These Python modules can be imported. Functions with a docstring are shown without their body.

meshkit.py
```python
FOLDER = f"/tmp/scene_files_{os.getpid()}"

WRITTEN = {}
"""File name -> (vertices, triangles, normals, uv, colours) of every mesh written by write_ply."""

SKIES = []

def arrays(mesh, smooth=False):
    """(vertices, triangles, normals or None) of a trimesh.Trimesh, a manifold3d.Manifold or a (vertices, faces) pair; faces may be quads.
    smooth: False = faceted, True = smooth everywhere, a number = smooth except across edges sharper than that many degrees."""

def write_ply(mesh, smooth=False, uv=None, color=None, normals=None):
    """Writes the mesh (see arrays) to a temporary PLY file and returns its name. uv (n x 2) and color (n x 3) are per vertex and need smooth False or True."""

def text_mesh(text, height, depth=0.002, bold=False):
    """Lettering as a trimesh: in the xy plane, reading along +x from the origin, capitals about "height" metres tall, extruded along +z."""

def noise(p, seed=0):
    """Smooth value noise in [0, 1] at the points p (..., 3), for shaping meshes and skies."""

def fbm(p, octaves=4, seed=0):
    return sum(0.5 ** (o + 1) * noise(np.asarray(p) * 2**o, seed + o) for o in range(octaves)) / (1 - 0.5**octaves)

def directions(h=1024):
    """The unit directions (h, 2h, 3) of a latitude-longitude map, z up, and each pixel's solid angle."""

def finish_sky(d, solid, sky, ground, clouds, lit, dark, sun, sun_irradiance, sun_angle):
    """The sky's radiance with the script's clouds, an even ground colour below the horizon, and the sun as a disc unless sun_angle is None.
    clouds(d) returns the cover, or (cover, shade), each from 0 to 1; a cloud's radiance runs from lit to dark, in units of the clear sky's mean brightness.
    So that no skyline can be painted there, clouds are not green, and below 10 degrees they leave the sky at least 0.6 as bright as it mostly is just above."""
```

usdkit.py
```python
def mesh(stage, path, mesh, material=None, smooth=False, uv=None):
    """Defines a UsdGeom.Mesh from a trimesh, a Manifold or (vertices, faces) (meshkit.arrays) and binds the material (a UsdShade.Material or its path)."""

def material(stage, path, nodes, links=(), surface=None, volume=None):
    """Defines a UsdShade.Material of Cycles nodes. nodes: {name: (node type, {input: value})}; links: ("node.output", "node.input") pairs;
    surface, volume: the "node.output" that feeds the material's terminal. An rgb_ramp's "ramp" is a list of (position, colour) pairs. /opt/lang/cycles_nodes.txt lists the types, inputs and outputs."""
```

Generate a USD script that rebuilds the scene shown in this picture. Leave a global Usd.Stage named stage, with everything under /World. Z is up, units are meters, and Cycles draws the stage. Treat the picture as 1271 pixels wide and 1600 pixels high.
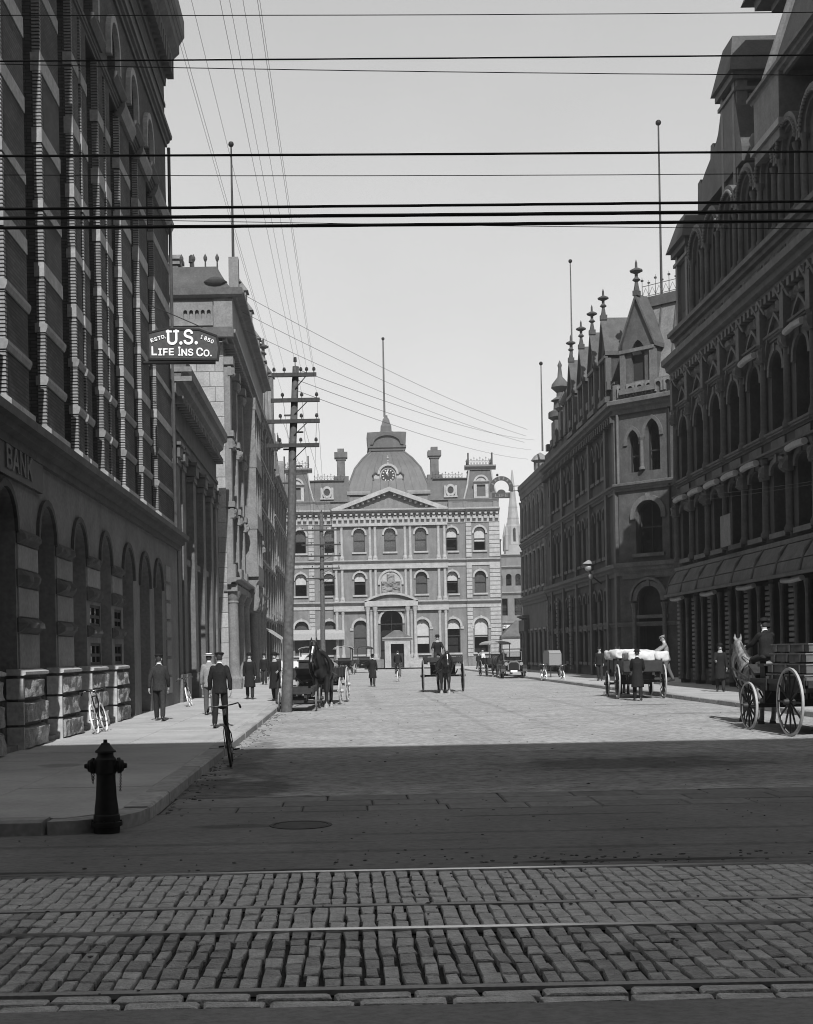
import math, random
import numpy as np, trimesh, manifold3d as m3, shapely.geometry as sg, shapely.ops as so, shapely.affinity as sa
import usdkit, meshkit
from pxr import Usd, UsdGeom, UsdLux, UsdShade, Gf, Sdf
stage = Usd.Stage.CreateInMemory()
UsdGeom.SetStageUpAxis(stage, UsdGeom.Tokens.z)
UsdGeom.SetStageMetersPerUnit(stage, 1.0)
world = UsdGeom.Xform.Define(stage, '/World'); stage.SetDefaultPrim(world.GetPrim())
UsdGeom.Scope.Define(stage, '/World/Looks')
RND = random.Random(7)
# ---------------------------------------------------------------- camera, sky, sun, exposure
EYE = 1.85
SUN_EL, SUN_AZ = math.radians(44), math.radians(4.2)      # the sun stands behind the viewer, a little to the right
cam = UsdGeom.Camera.Define(stage, '/World/camera')
cam.CreateHorizontalApertureAttr(36.0); cam.CreateVerticalApertureAttr(36.0 * 1024 / 813)
cam.CreateFocalLengthAttr(56.65)
cam.CreateHorizontalApertureOffsetAttr(2.705); cam.CreateVerticalApertureOffsetAttr(6.288)
cam.CreateClippingRangeAttr(Gf.Vec2f(0.1, 5000)); cam.CreateExposureAttr(0.34)
UsdGeom.XformCommonAPI(cam).SetTranslate((0, 0, EYE))
ra = math.atan(.0192)
xf = UsdGeom.Xformable(cam); xf.ClearXformOpOrder()
xf.AddTranslateOp().Set(Gf.Vec3d(0, 0, EYE)); xf.AddRotateXOp().Set(90.0); xf.AddRotateZOp().Set(-math.degrees(ra))
dome = UsdLux.DomeLight.Define(stage, '/World/sky'); dome.CreateIntensityAttr(1.0)
sm = usdkit.material(stage, '/World/Looks/sky', {
    'sky': ('sky_texture', {'sky_type': 'single_scattering', 'sun_disc': False, 'sun_elevation': SUN_EL, 'sun_rotation': math.atan2(math.sin(SUN_AZ), -math.cos(SUN_AZ)),
                            'air_density': 1.0, 'aerosol_density': 1.0, 'ozone_density': 1.0}),
    'sep': ('separate_color', {'color_type': 'rgb'}), 'com': ('combine_color', {'color_type': 'rgb'}),
    'tc': ('texture_coordinate', {}), 'n': ('noise_texture', {'scale': 2.2, 'detail': 4.0, 'roughness': .55}), 'mr': ('map_range', {'from_min': .2, 'from_max': .8, 'to_min': .9, 'to_max': 1.1}),
    'mul': ('math', {'math_type': 'multiply'}), 'gm': ('math', {'math_type': 'power', 'value2': .6}), 'gk': ('math', {'math_type': 'multiply', 'value2': 2.1}),
    'bg': ('background_shader', {'strength': 0.1})},
    [('sky.color', 'sep.color'), ('tc.generated', 'n.vector'), ('n.fac', 'mr.value'), ('sep.b', 'gm.value1'), ('gm.value', 'gk.value1'), ('gk.value', 'mul.value1'), ('mr.result', 'mul.value2'),
     ('mul.value', 'com.r'), ('mul.value', 'com.g'), ('mul.value', 'com.b'), ('com.color', 'bg.color')], surface='bg.background')
UsdShade.MaterialBindingAPI.Apply(dome.GetPrim()).Bind(sm)
sun = UsdLux.DistantLight.Define(stage, '/World/sun')
sun.CreateIntensityAttr(1.25); sun.CreateAngleAttr(0.5); sun.CreateNormalizeAttr(True); sun.CreateColorAttr(Gf.Vec3f(1, 1, 1))
xs = UsdGeom.Xformable(sun); xs.AddRotateZOp().Set(math.degrees(SUN_AZ)); xs.AddRotateXOp().Set(90 - math.degrees(SUN_EL))
# ---------------------------------------------------------------- helpers
used = {}
def numbered(path):
    n = used.get(path, -1) + 1; used[path] = n
    return path if n == 0 else '%s_%03d' % (path, n)
I4 = np.eye(4)
def frame(o, sdir, odir):                 # facade frame: local x along the wall, y out of the wall, z up
    m = np.eye(4); m[:2, 0] = sdir; m[:2, 1] = odir; m[:3, 3] = o if len(o) == 3 else (o[0], o[1], 0)
    return m
class Bag:
    def __init__(s, M=None): s.M = I4 if M is None else M; s.v = []; s.f = []; s.n = 0
    def add(s, v, f):
        v = np.asarray(v, float); f = np.asarray(f, int)
        if f.shape[1] == 4: f = np.vstack([f[:, [0, 1, 2]], f[:, [0, 2, 3]]])
        v = v @ s.M[:3, :3].T + s.M[:3, 3]
        if np.linalg.det(s.M[:3, :3]) < 0: f = f[:, ::-1]
        s.v.append(v); s.f.append(f + s.n); s.n += len(v); return s
    def box(s, x0, x1, y0, y1, z0, z1):
        v = [(x, y, z) for x in (x0, x1) for y in (y0, y1) for z in (z0, z1)]
        return s.add(v, [(0, 1, 3, 2), (4, 6, 7, 5), (0, 4, 5, 1), (2, 3, 7, 6), (0, 2, 6, 4), (1, 5, 7, 3)])
    def cbox(s, x0, x1, y0, y1, z0, z1, b=.02):          # box with its front (y1) edges chamfered
        v = [(x, y0, z) for x in (x0, x1) for z in (z0, z1)] + [(x, y1 - b, z) for x in (x0, x1) for z in (z0, z1)] + [(x, y1, z) for x in (x0 + b, x1 - b) for z in (z0 + b, z1 - b)]
        f = [(0, 2, 3, 1)]
        for a in (0, 4):
            for i, j in ((0, 1), (1, 3), (3, 2), (2, 0)): f.append((a + i, a + j, a + 4 + j, a + 4 + i))
        f.append((8, 9, 11, 10)); return s.add(v, f)
    def tm(s, m, T=None):
        v = np.asarray(m.vertices)
        if T is not None: v = v @ T[:3, :3].T + T[:3, 3]
        return s.add(v, m.faces)
    def man(s, m): q = m.to_mesh(); return s.add(q.vert_properties[:, :3], q.tri_verts)
    def poly(s, p, y0, y1):              # polygon in (x, z) extruded along y
        for g in getattr(p, 'geoms', [p]):
            if g.is_empty or g.geom_type != 'Polygon' or g.area < 1e-5: continue
            t = trimesh.creation.extrude_polygon(g, y1 - y0, engine='earcut'); v = t.vertices
            s.add(np.c_[v[:, 0], y0 + v[:, 2], v[:, 1]], t.faces[:, ::-1])
        return s
    def face(s, p, y):                   # flat polygon in (x, z) at y, facing out
        for g in getattr(p, 'geoms', [p]):
            if g.is_empty or g.geom_type != 'Polygon': continue
            v, f = trimesh.creation.triangulate_polygon(sg.polygon.orient(g), engine='earcut')
            e = v[f]; cr = (e[:, 1, 0] - e[:, 0, 0]) * (e[:, 2, 1] - e[:, 0, 1]) - (e[:, 1, 1] - e[:, 0, 1]) * (e[:, 2, 0] - e[:, 0, 0]); f = np.where((cr > 0)[:, None], f[:, ::-1], f)
            s.add(np.c_[v[:, 0], np.full(len(v), y), v[:, 1]], f)
        return s
    def prof(s, pts, x0, x1, m0=0, m1=0):                # profile (y, z) run along x; m: mitre at the ends (+1 runs out with y)
        n = len(pts); p = np.array(pts, float)
        v = np.r_[np.c_[x0 - m0 * p[:, 0], p], np.c_[x1 + m1 * p[:, 0], p]]
        f = [(i, (i + 1) % n, n + (i + 1) % n, n + i) for i in range(n)]
        s.add(v, f)
        tv, tf = trimesh.creation.triangulate_polygon(sg.Polygon(p), engine='earcut')
        d = np.array([int(np.argmin(((p - q) ** 2).sum(1))) for q in tv]); tf = d[tf]
        s.add(v, np.r_[tf[:, ::-1], tf + n])
        return s
    def lathe(s, pr, cx=0, cy=0, n=10, ph=0, half=1.0):
        k = n if half == 1.0 else n + 1
        a = ph + np.arange(k) * 2 * math.pi * half / n; v = []
        for r, z in pr: v += [(cx + r * math.cos(t), cy + r * math.sin(t), z) for t in a]
        f = [(i * k + j, i * k + (j + 1) % k, (i + 1) * k + (j + 1) % k, (i + 1) * k + j) for i in range(len(pr) - 1) for j in range(n if half == 1.0 else n)]
        return s.add(v, f)
    def tube(s, pts, r, n=6, r1=None):
        P = np.asarray(pts, float); k = len(P); R = np.linspace(r, r if r1 is None else r1, k)
        d = np.gradient(P, axis=0); d /= np.linalg.norm(d, axis=1)[:, None] + 1e-12
        up = np.array([0, 0, 1.]) if abs(d[:, 2]).mean() < .9 else np.array([1., 0, 0])
        u = np.cross(d, up); u /= np.linalg.norm(u, axis=1)[:, None] + 1e-12; w = np.cross(u, d)
        a = np.arange(n) * 2 * math.pi / n
        v = (P[:, None] + R[:, None, None] * (np.cos(a)[None, :, None] * u[:, None] + np.sin(a)[None, :, None] * w[:, None])).reshape(-1, 3)
        f = [(i * n + j, i * n + (j + 1) % n, (i + 1) * n + (j + 1) % n, (i + 1) * n + j) for i in range(k - 1) for j in range(n)]
        v = np.r_[v, P[:1], P[-1:]]; m = k * n
        tri = [(m, (j + 1) % n, j) for j in range(n)] + [(m + 1, (k - 1) * n + j, (k - 1) * n + (j + 1) % n) for j in range(n)]
        q = np.array(f); return s.add(v, np.vstack([q[:, [0, 1, 2]], q[:, [0, 2, 3]], np.array(tri)]))
    def rough(s, x0, x1, z0, z1, y0, y1, amp, seed=0, n=5, m=4, pl=.02):   # rock-faced block
        X, Z = np.meshgrid(np.linspace(x0, x1, n), np.linspace(z0, z1, m), indexing='ij')
        e = (np.minimum(np.arange(n), n - 1 - np.arange(n))[:, None] > 0) & (np.minimum(np.arange(m), m - 1 - np.arange(m))[None] > 0)
        h = meshkit.fbm(np.stack([X * 3.1, Z * 3.7, X * 0 + seed * 1.7], -1), 3, seed)
        Y = y1 + np.where(e, amp * (h - .15) * 1.6, -pl)
        jx = np.where(e, (meshkit.noise(np.stack([X * 9, Z * 9, X * 0 + seed], -1), 3) - .5) * .25 * (x1 - x0) / n, 0)
        v = np.stack([X + jx, Y, Z], -1).reshape(-1, 3); idx = np.arange(n * m).reshape(n, m)
        f = [(idx[i, j], idx[i + 1, j], idx[i + 1, j + 1], idx[i, j + 1]) for i in range(n - 1) for j in range(m - 1)]
        rim = list(idx[:, 0]) + list(idx[-1, 1:]) + list(idx[-2::-1, -1]) + list(idx[0, -2:0:-1]); k = len(rim)
        back = v[rim].copy(); back[:, 1] = y0; b0 = n * m
        f += [(rim[(i + 1) % k], rim[i], b0 + i, b0 + (i + 1) % k) for i in range(k)]
        return s.add(np.r_[v, back], f)
    def out(s): return np.vstack(s.v), np.vstack(s.f)
def keys(p, **k):
    for a, b in k.items():
        if b: p.SetCustomDataByKey(a, b)
class Thing:
    def __init__(t, path, off, local): t.path, t.off, t.local = path, off, local
    def part(t, name, bag, mat, smooth=False, label=None, kind=None):
        if isinstance(bag, Bag):
            if not bag.v: return t
            v, f = bag.out()
        else:
            v, f = np.array(bag.vertices, float), np.array(bag.faces)
        if not t.local: v = v - t.off
        p = numbered(t.path + '/' + name)
        m = usdkit.mesh(stage, p, (v, f), M[mat] if isinstance(mat, str) else mat, smooth)
        keys(m.GetPrim(), label=label, kind=kind)
        return Thing(p, t.off, t.local)
def thing(name, label, cat, loc=(0, 0, 0), rot=0, group=None, tilt=0, local=False, kind=None, pitch=0, ref=None):
    p = numbered('/World/' + name); x = UsdGeom.Xform.Define(stage, p)
    x.AddTranslateOp().Set(Gf.Vec3d(*map(float, loc)))
    if rot: x.AddRotateZOp().Set(float(rot))
    if tilt: x.AddRotateYOp().Set(float(tilt))
    if pitch: x.AddRotateXOp().Set(float(pitch))
    if ref is not None:
        x.GetPrim().GetReferences().AddInternalReference(ref.path); x.GetPrim().SetInstanceable(True)
    keys(x.GetPrim(), label=label, category=cat, group=group, kind=kind)
    return Thing(p, np.array(loc, float), local)
def solo(name, bag, mat, label=None, cat=None, group=None, kind=None, smooth=False):
    v, f = bag.out(); p = numbered('/World/' + name)
    m = usdkit.mesh(stage, p, (v, f), M[mat], smooth); keys(m.GetPrim(), label=label, category=cat, group=group, kind=kind)
    return Thing(p, np.zeros(3), True)
# ---------------------------------------------------------------- materials (a monochrome world)
M = {}
def g3(v): return (v, v, v)
def stone(name, c, var=.3, scale=2.0, bump=.25, rough=.85, fine=11., spec=.3, streak=0.0, isl=0.0):
    nd = {'g': ('geometry', {}), 'n': ('noise_texture', {'scale': scale, 'detail': 6.0, 'roughness': .62}), 'r': ('rgb_ramp', {'ramp': [(.25, g3(c * (1 - var))), (.75, g3(c * (1 + var)))]}),
          'f': ('noise_texture', {'scale': fine, 'detail': 4.0}), 'b': ('bump', {'strength': bump, 'distance': .02}),
          'p': ('principled_bsdf', {'roughness': rough, 'specular_ior_level': spec})}
    lk = [('g.position', 'n.vector'), ('g.position', 'f.vector'), ('n.fac', 'r.fac'), ('f.fac', 'b.height'), ('b.normal', 'p.normal')]
    nd['f2'] = ('rgb_ramp', {'ramp': [(.3, g3(.82)), (.7, g3(1.14))]}); nd['fx'] = ('mix', {'mix_type': 'multiply', 'fac': 1.0}); lk += [('f.fac', 'f2.fac'), ('r.color', 'fx.color1'), ('f2.color', 'fx.color2')]
    src = 'fx.color'
    if streak:
        nd['mp'] = ('mapping', {'scale': (2.0, 2.0, .35)}); nd['sn'] = ('noise_texture', {'scale': 1.3, 'detail': 5.0}); nd['sr'] = ('rgb_ramp', {'ramp': [(.35, g3(1 - .55 * streak)), (.65, g3(1.0))]})
        nd['sx'] = ('mix', {'mix_type': 'multiply', 'fac': 1.0}); lk += [('g.position', 'mp.vector'), ('mp.vector', 'sn.vector'), ('sn.fac', 'sr.fac'), (src, 'sx.color1'), ('sr.color', 'sx.color2')]; src = 'sx.color'
    if isl:
        nd['ir'] = ('rgb_ramp', {'ramp': [(0, g3(1 - isl)), (1, g3(1 + isl))]}); nd['oi'] = ('object_info', {}); nd['wn'] = ('math', {'math_type': 'fraction'}); nd['ad'] = ('math', {'math_type': 'add'})
        nd['ix'] = ('mix', {'mix_type': 'multiply', 'fac': 1.0}); lk += [('g.random_per_island', 'ad.value1'), ('oi.random', 'ad.value2'), ('ad.value', 'wn.value1'), ('wn.value', 'ir.fac'), (src, 'ix.color1'), ('ir.color', 'ix.color2')]; src = 'ix.color'
    lk.append((src, 'p.base_color'))
    M[name] = usdkit.material(stage, '/World/Looks/' + name, nd, lk, surface='p.BSDF')
def brick(name, c1, c2, mor, bump=.5, w=.24, h=.0755, ms=.012):
    nd = {'g': ('geometry', {}), 's': ('separate_xyz', {}), 'a': ('math', {'math_type': 'add'}), 'c': ('combine_xyz', {}),
          'k': ('brick_texture', {'color1': g3(c1), 'color2': g3(c2), 'mortar': g3(mor), 'scale': 1.0, 'mortar_size': ms, 'brick_width': w, 'row_height': h, 'mortar_smooth': .2}),
          'n': ('noise_texture', {'scale': .8, 'detail': 6.0, 'roughness': .65}), 'r': ('rgb_ramp', {'ramp': [(.3, g3(.62)), (.7, g3(1.15))]}), 'x': ('mix', {'mix_type': 'multiply', 'fac': 1.0}),
          'iv': ('math', {'math_type': 'subtract', 'value1': 1.0}), 'b': ('bump', {'strength': bump, 'distance': .015}), 'p': ('principled_bsdf', {'roughness': .88, 'specular_ior_level': .25})}
    M[name] = usdkit.material(stage, '/World/Looks/' + name, nd, [('g.position', 's.vector'), ('s.x', 'a.value1'), ('s.y', 'a.value2'), ('a.value', 'c.x'), ('s.z', 'c.y'), ('c.vector', 'k.vector'), ('g.position', 'n.vector'),
        ('n.fac', 'r.fac'), ('k.color', 'x.color1'), ('r.color', 'x.color2'), ('x.color', 'p.base_color'), ('k.fac', 'iv.value2'), ('iv.value', 'b.height'), ('b.normal', 'p.normal')], surface='p.BSDF')
def plain(name, c, rough=.6, metal=0., spec=.4, var=.15, scale=14., bump=.1):
    M[name] = usdkit.material(stage, '/World/Looks/' + name, {'t': ('texture_coordinate', {}), 'n': ('noise_texture', {'scale': scale, 'detail': 4.0}), 'r': ('rgb_ramp', {'ramp': [(.3, g3(c * (1 - var))), (.7, g3(c * (1 + var)))]}),
        'b': ('bump', {'strength': bump, 'distance': .01}), 'p': ('principled_bsdf', {'roughness': rough, 'metallic': metal, 'specular_ior_level': spec})},
        [('t.object', 'n.vector'), ('n.fac', 'r.fac'), ('r.color', 'p.base_color'), ('n.fac', 'b.height'), ('b.normal', 'p.normal')], surface='p.BSDF')
stone('brownstone', .15, .25, 1.2, .35, streak=.2); stone('brownstone_dark', .06, .3, 1.5, .35, streak=.3)
stone('pale_band', .26, .2, 3., .25, streak=.2); stone('ashlar', .19, .18, 1.6, .2, streak=.08, isl=.15)
stone('granite_rough', .24, .4, 7., .8, fine=40., isl=.2); stone('granite_cap', .34, .15, 6., .2)
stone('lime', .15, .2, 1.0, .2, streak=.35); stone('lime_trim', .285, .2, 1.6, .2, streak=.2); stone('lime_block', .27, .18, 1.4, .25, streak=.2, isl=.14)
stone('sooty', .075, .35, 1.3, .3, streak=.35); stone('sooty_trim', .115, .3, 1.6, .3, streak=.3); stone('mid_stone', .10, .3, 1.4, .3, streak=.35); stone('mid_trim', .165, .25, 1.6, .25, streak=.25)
stone('dark_stone', .042, .35, 1.2, .3, streak=.35); stone('dark_trim', .075, .3, 1.5, .3, streak=.3); stone('dark_pier', .11, .3, 1.5, .3, streak=.2)
stone('slate', .06, .3, 1.0, .3, streak=.2); stone('slate_pale', .09, .2, 1.0, .2, streak=.35); stone('tin_roof', .085, .18, .8, .12, rough=.6, streak=.3)
stone('slate_light', .17, .25, 1.2, .25, streak=.4); stone('iron_crest', .05, .2, 9., .1); stone('lettering', .8, .06, 20., .05); stone('sign_field', .045, .3, 6., .1, rough=.5)
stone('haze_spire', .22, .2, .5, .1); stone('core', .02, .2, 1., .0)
brick('brick_dark', .055, .085, .04); brick('brick_pale', .25, .3, .2, h=.09); stone('brick_corner', .22, .25, 12., .3, isl=.25)
stone('street_dirt', .07, .4, 9., .5)
stone('kerbstone', .27, .25, 4., .3, isl=.18); stone('sett', .30, .4, 9., .9, rough=.5, spec=.5, fine=45., isl=.35); stone('joint_mud', .014, .3, 8., .6)
stone('crossing', .15, .25, 3., .3, isl=.2)
plain('black_iron', .01, .6, .0, .22, .3, 20., .2); plain('rail_steel', .55, .28, 1., .5, .1, 30., .05); plain('rail_dull', .26, .6, .0, .5, .2, 30., .1)
plain('wood_pole', .085, .8, 0, .2, .3, 9., .3); plain('wood_dark', .022, .6, 0, .35, .3, 7., .2); plain('wood_mid', .14, .7, 0, .3, .3, 7., .2); plain('wood_pale', .55, .7, 0, .3, .15, 7., .15)
plain('white_paint', .75, .5, 0, .4, .08); plain('paper', .48, .9, 0, .1, .12, 6., .6); plain('canvas', .26, .9, 0, .1, .12, 6., .4); plain('blind', .5, .9, 0, .1, .08, 3., .05); plain('blind_grey', .085, .9, 0, .1, .1, 3., .05)
plain('black_cloth', .014, .85, 0, .15, .3, 30., .4); plain('dark_cloth', .028, .9, 0, .15, .3, 30., .4); plain('mid_cloth', .09, .9, 0, .15, .2, 30., .4); plain('grey_cloth', .2, .9, 0, .15, .2, 30., .4); plain('pale_cloth', .5, .9, 0, .15, .15, 30., .3)
plain('skin', .32, .6, 0, .3, .1, 20., .05); plain('hair', .03, .6, 0, .3, .3, 60., .3); plain('straw', .6, .8, 0, .2, .12, 50., .3); plain('leather', .018, .4, 0, .5, .3, 20., .2); plain('linen', .8, .8, 0, .2, .05)
plain('coat_black', .012, .38, 0, .5, .4, 3., .08); plain('coat_bay', .05, .45, 0, .4, .4, 3., .08); plain('coat_grey', .17, .6, 0, .3, .55, 9., .15); plain('hoof', .25, .6, 0, .3, .3); plain('hoof_dark', .04, .6, 0, .3, .3)
plain('nickel', .55, .2, 1., .5, .05); plain('rubber', .02, .7, 0, .3, .2); plain('tyre_white', .72, .7, 0, .3, .1); plain('spoke_pale', .3, .5, 0, .4, .1); plain('car_black', .012, .15, 0, .6, .1, 5., .02); plain('brass', .6, .25, 1., .5, .1)
plain('crate', .10, .75, 0, .3, .35, 5., .3); plain('wire_black', .008, .6, 0, .3, .1); plain('glass_insulator', .04, .15, 0, .6, .1); plain('lamp_glass', .22, .2, 0, .5, .05)
M['glass'] = usdkit.material(stage, '/World/Looks/glass', {'l': ('layer_weight', {'blend': .5}), 'p': ('math', {'math_type': 'power', 'value2': 4.0}), 'q': ('math', {'math_type': 'multiply_add', 'value2': .5, 'value3': .04}), 'g': ('glossy_bsdf', {'color': g3(.9), 'roughness': .03}), 't': ('transparent_bsdf', {'color': g3(.85)}), 'm': ('mix_closure', {})},
    [('l.facing', 'p.value1'), ('p.value', 'q.value1'), ('q.value', 'm.fac'), ('t.BSDF', 'm.closure1'), ('g.BSDF', 'm.closure2')], surface='m.closure')
def ground_mat(name, c, marks, bumpscale=18., bump=.5, rough=.85, spec=.3, dash=.3):
    """macadam or asphalt: blotches, grit, stains with their own shape, and on macadam one painted shade patch. marks: (x, y, rx, ry, factor)"""
    nd = {'g': ('geometry', {}), 'n': ('noise_texture', {'scale': .55, 'detail': 8.0, 'roughness': .65}), 'r': ('rgb_ramp', {'ramp': [(.3, g3(c * .78)), (.7, g3(c * 1.2))]}),
          'fm': ('mapping', {'scale': (.55, 1.0, 1.0)}), 'f': ('noise_texture', {'scale': bumpscale, 'detail': 6.0, 'roughness': .75}), 'fr': ('rgb_ramp', {'ramp': [(.3, g3(1 - dash)), (.5, g3(1.0)), (.68, g3(1 + .6 * dash))]}), 'fx': ('mix', {'mix_type': 'multiply', 'fac': 1.0}),
          'b': ('bump', {'strength': bump, 'distance': .03}), 'p': ('principled_bsdf', {'roughness': rough, 'specular_ior_level': spec}), 'dn': ('noise_texture', {'scale': 1.6, 'detail': 5.0})}
    lk = [('g.position', 'n.vector'), ('g.position', 'fm.vector'), ('fm.vector', 'f.vector'), ('g.position', 'dn.vector'), ('n.fac', 'r.fac'), ('f.fac', 'fr.fac'), ('r.color', 'fx.color1'), ('fr.color', 'fx.color2'), ('f.fac', 'b.height'), ('b.normal', 'p.normal')]
    src = 'fx.color'
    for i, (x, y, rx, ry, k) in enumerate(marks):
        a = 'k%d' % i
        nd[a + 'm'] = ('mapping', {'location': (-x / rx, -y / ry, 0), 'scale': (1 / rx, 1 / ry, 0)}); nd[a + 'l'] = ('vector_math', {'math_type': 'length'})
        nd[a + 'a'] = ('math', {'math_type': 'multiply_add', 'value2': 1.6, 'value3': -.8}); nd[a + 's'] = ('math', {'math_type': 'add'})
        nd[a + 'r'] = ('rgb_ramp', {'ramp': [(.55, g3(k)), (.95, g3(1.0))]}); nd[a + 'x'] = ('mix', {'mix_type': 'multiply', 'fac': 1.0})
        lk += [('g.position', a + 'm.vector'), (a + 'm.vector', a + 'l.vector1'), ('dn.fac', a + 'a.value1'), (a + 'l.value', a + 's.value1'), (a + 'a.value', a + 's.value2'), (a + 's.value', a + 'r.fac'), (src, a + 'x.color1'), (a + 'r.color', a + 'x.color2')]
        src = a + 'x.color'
    lk.append((src, 'p.base_color')); M[name] = usdkit.material(stage, '/World/Looks/' + name, nd, lk, surface='p.BSDF')
ground_mat('macadam', .275, [(4.5, 20.6, 2.6, 1.5, .45), (-1.7, 17.5, 1.2, 2.6, .45), (-1.75, 24, .5, 5, .6), (9.5, 42, 2.2, .5, .6), (12, 78, 2.2, 1.5, .6), (7.5, 50, 1.5, .3, .7), (3, 20.3, 12, 3.9, .7), (3.4, 44, .14, 22, .84), (5.0, 46, .14, 20, .84), (7.6, 42, .18, 16, .87), (1.0, 52, .35, 14, .88), (9.8, 36, 1.6, .5, .75), (5.8, 33, 1.1, .25, .8), (2.2, 66, .8, 2.5, .82)], 9., 1.3, dash=.8)  # the widest mark paints deeper cast shade into the road colour
ground_mat('asphalt', .155, [(-.5, 10.95, 1.1, .12, .3), (2.6, 11.2, 1.6, .1, .3), (5.1, 11.3, 1.0, .1, .3), (-3.0, 11.1, 1.2, .1, .35), (-1.2, 13.9, .55, .22, .6), (.8, 5.9, 2, .2, .7), (2.2, 14.4, 1.6, .06, .5), (-3, 12.6, 5, .12, .72), (4, 13.1, 6, .1, .74), (1.5, 12.0, 7, .1, .76), (-1, 6.5, 4, .08, .7), (3.4, 6.25, 1.2, .1, .6)], 16., .7, dash=.42)
ground_mat('worn_roadway', .2, [(1, 6.0, 2, .12, .7), (-1.5, 5.8, 1.5, .1, .75)], 22., .5, dash=.35)
ground_mat('pavement', .31, [(-4.6, 20.5, .5, .5, .6), (-4.9, 32.3, .5, .12, .7), (-5.4, 17.5, 1.0, .3, .7)], 30., .3, dash=.2)
ground_mat('dirt', .2, [], 6., .5)
# ---------------------------------------------------------------- architecture helpers
def arch(sc, w, z0, z1, kind='round', n=10):
    h = w / 2
    if kind == 'flat': return sg.box(sc - h, z0, sc + h, z1)
    if kind == 'round': zs = z1 - h; top = [(sc + h * math.cos(t), zs + h * math.sin(t)) for t in np.linspace(0, math.pi, n + 1)]
    elif kind == 'seg': r = .22 * w; zs = z1 - r; top = [(sc + h * math.cos(t), zs + r * math.sin(t)) for t in np.linspace(0, math.pi, n + 1)]
    else:                                                   # pointed
        rise = .85 * w; zs = z1 - rise; R = (h * h + rise * rise) / (2 * h); cx = sc + h - R; a = math.atan2(rise, sc - cx)
        right = [(cx + R * math.cos(t), zs + R * math.sin(t)) for t in np.linspace(0, a, n // 2 + 1)]
        top = right + [(2 * sc - x, z) for x, z in right[-2::-1]]
    return sg.Polygon([(sc - h, z0), (sc + h, z0)] + top)
def grow(sc, w, z0, z1, kind, t): return arch(sc, w + 2 * t, z0, z1 + t, kind)
def window(th, fr, sc, w, z0, z1, kind='round', d=-.3, fm='wood_dark', blind=None, bm='blind', mull=True, bar=.5):
    b = Bag(fr); t = .07
    inner = arch(sc, w - 2 * t, z0 + t, z1 - t, kind); ring = arch(sc, w + .02, z0, z1 + .01, kind).difference(inner)
    zm = z0 + (z1 - z0) * bar
    bars = [sg.box(sc - w / 2, zm - .04, sc + w / 2, zm + .04)] + ([sg.box(sc - .025, z0, sc + .025, z1)] if mull else [])
    b.poly(so.unary_union([ring] + [q.intersection(inner) for q in bars]), d, d + .07)
    wd = th.part('window', b, fm)
    wd.part('pane', Bag(fr).face(inner, d + .03), 'glass')
    if blind:
        lo = z1 - (z1 - z0) * blind
        wd.part('blind', Bag(fr).poly(arch(sc, w - .1, z0 + .05, z1 - .05, kind).intersection(sg.box(sc - w, lo, sc + w, z1)), d - .06, d - .05), bm)
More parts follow.
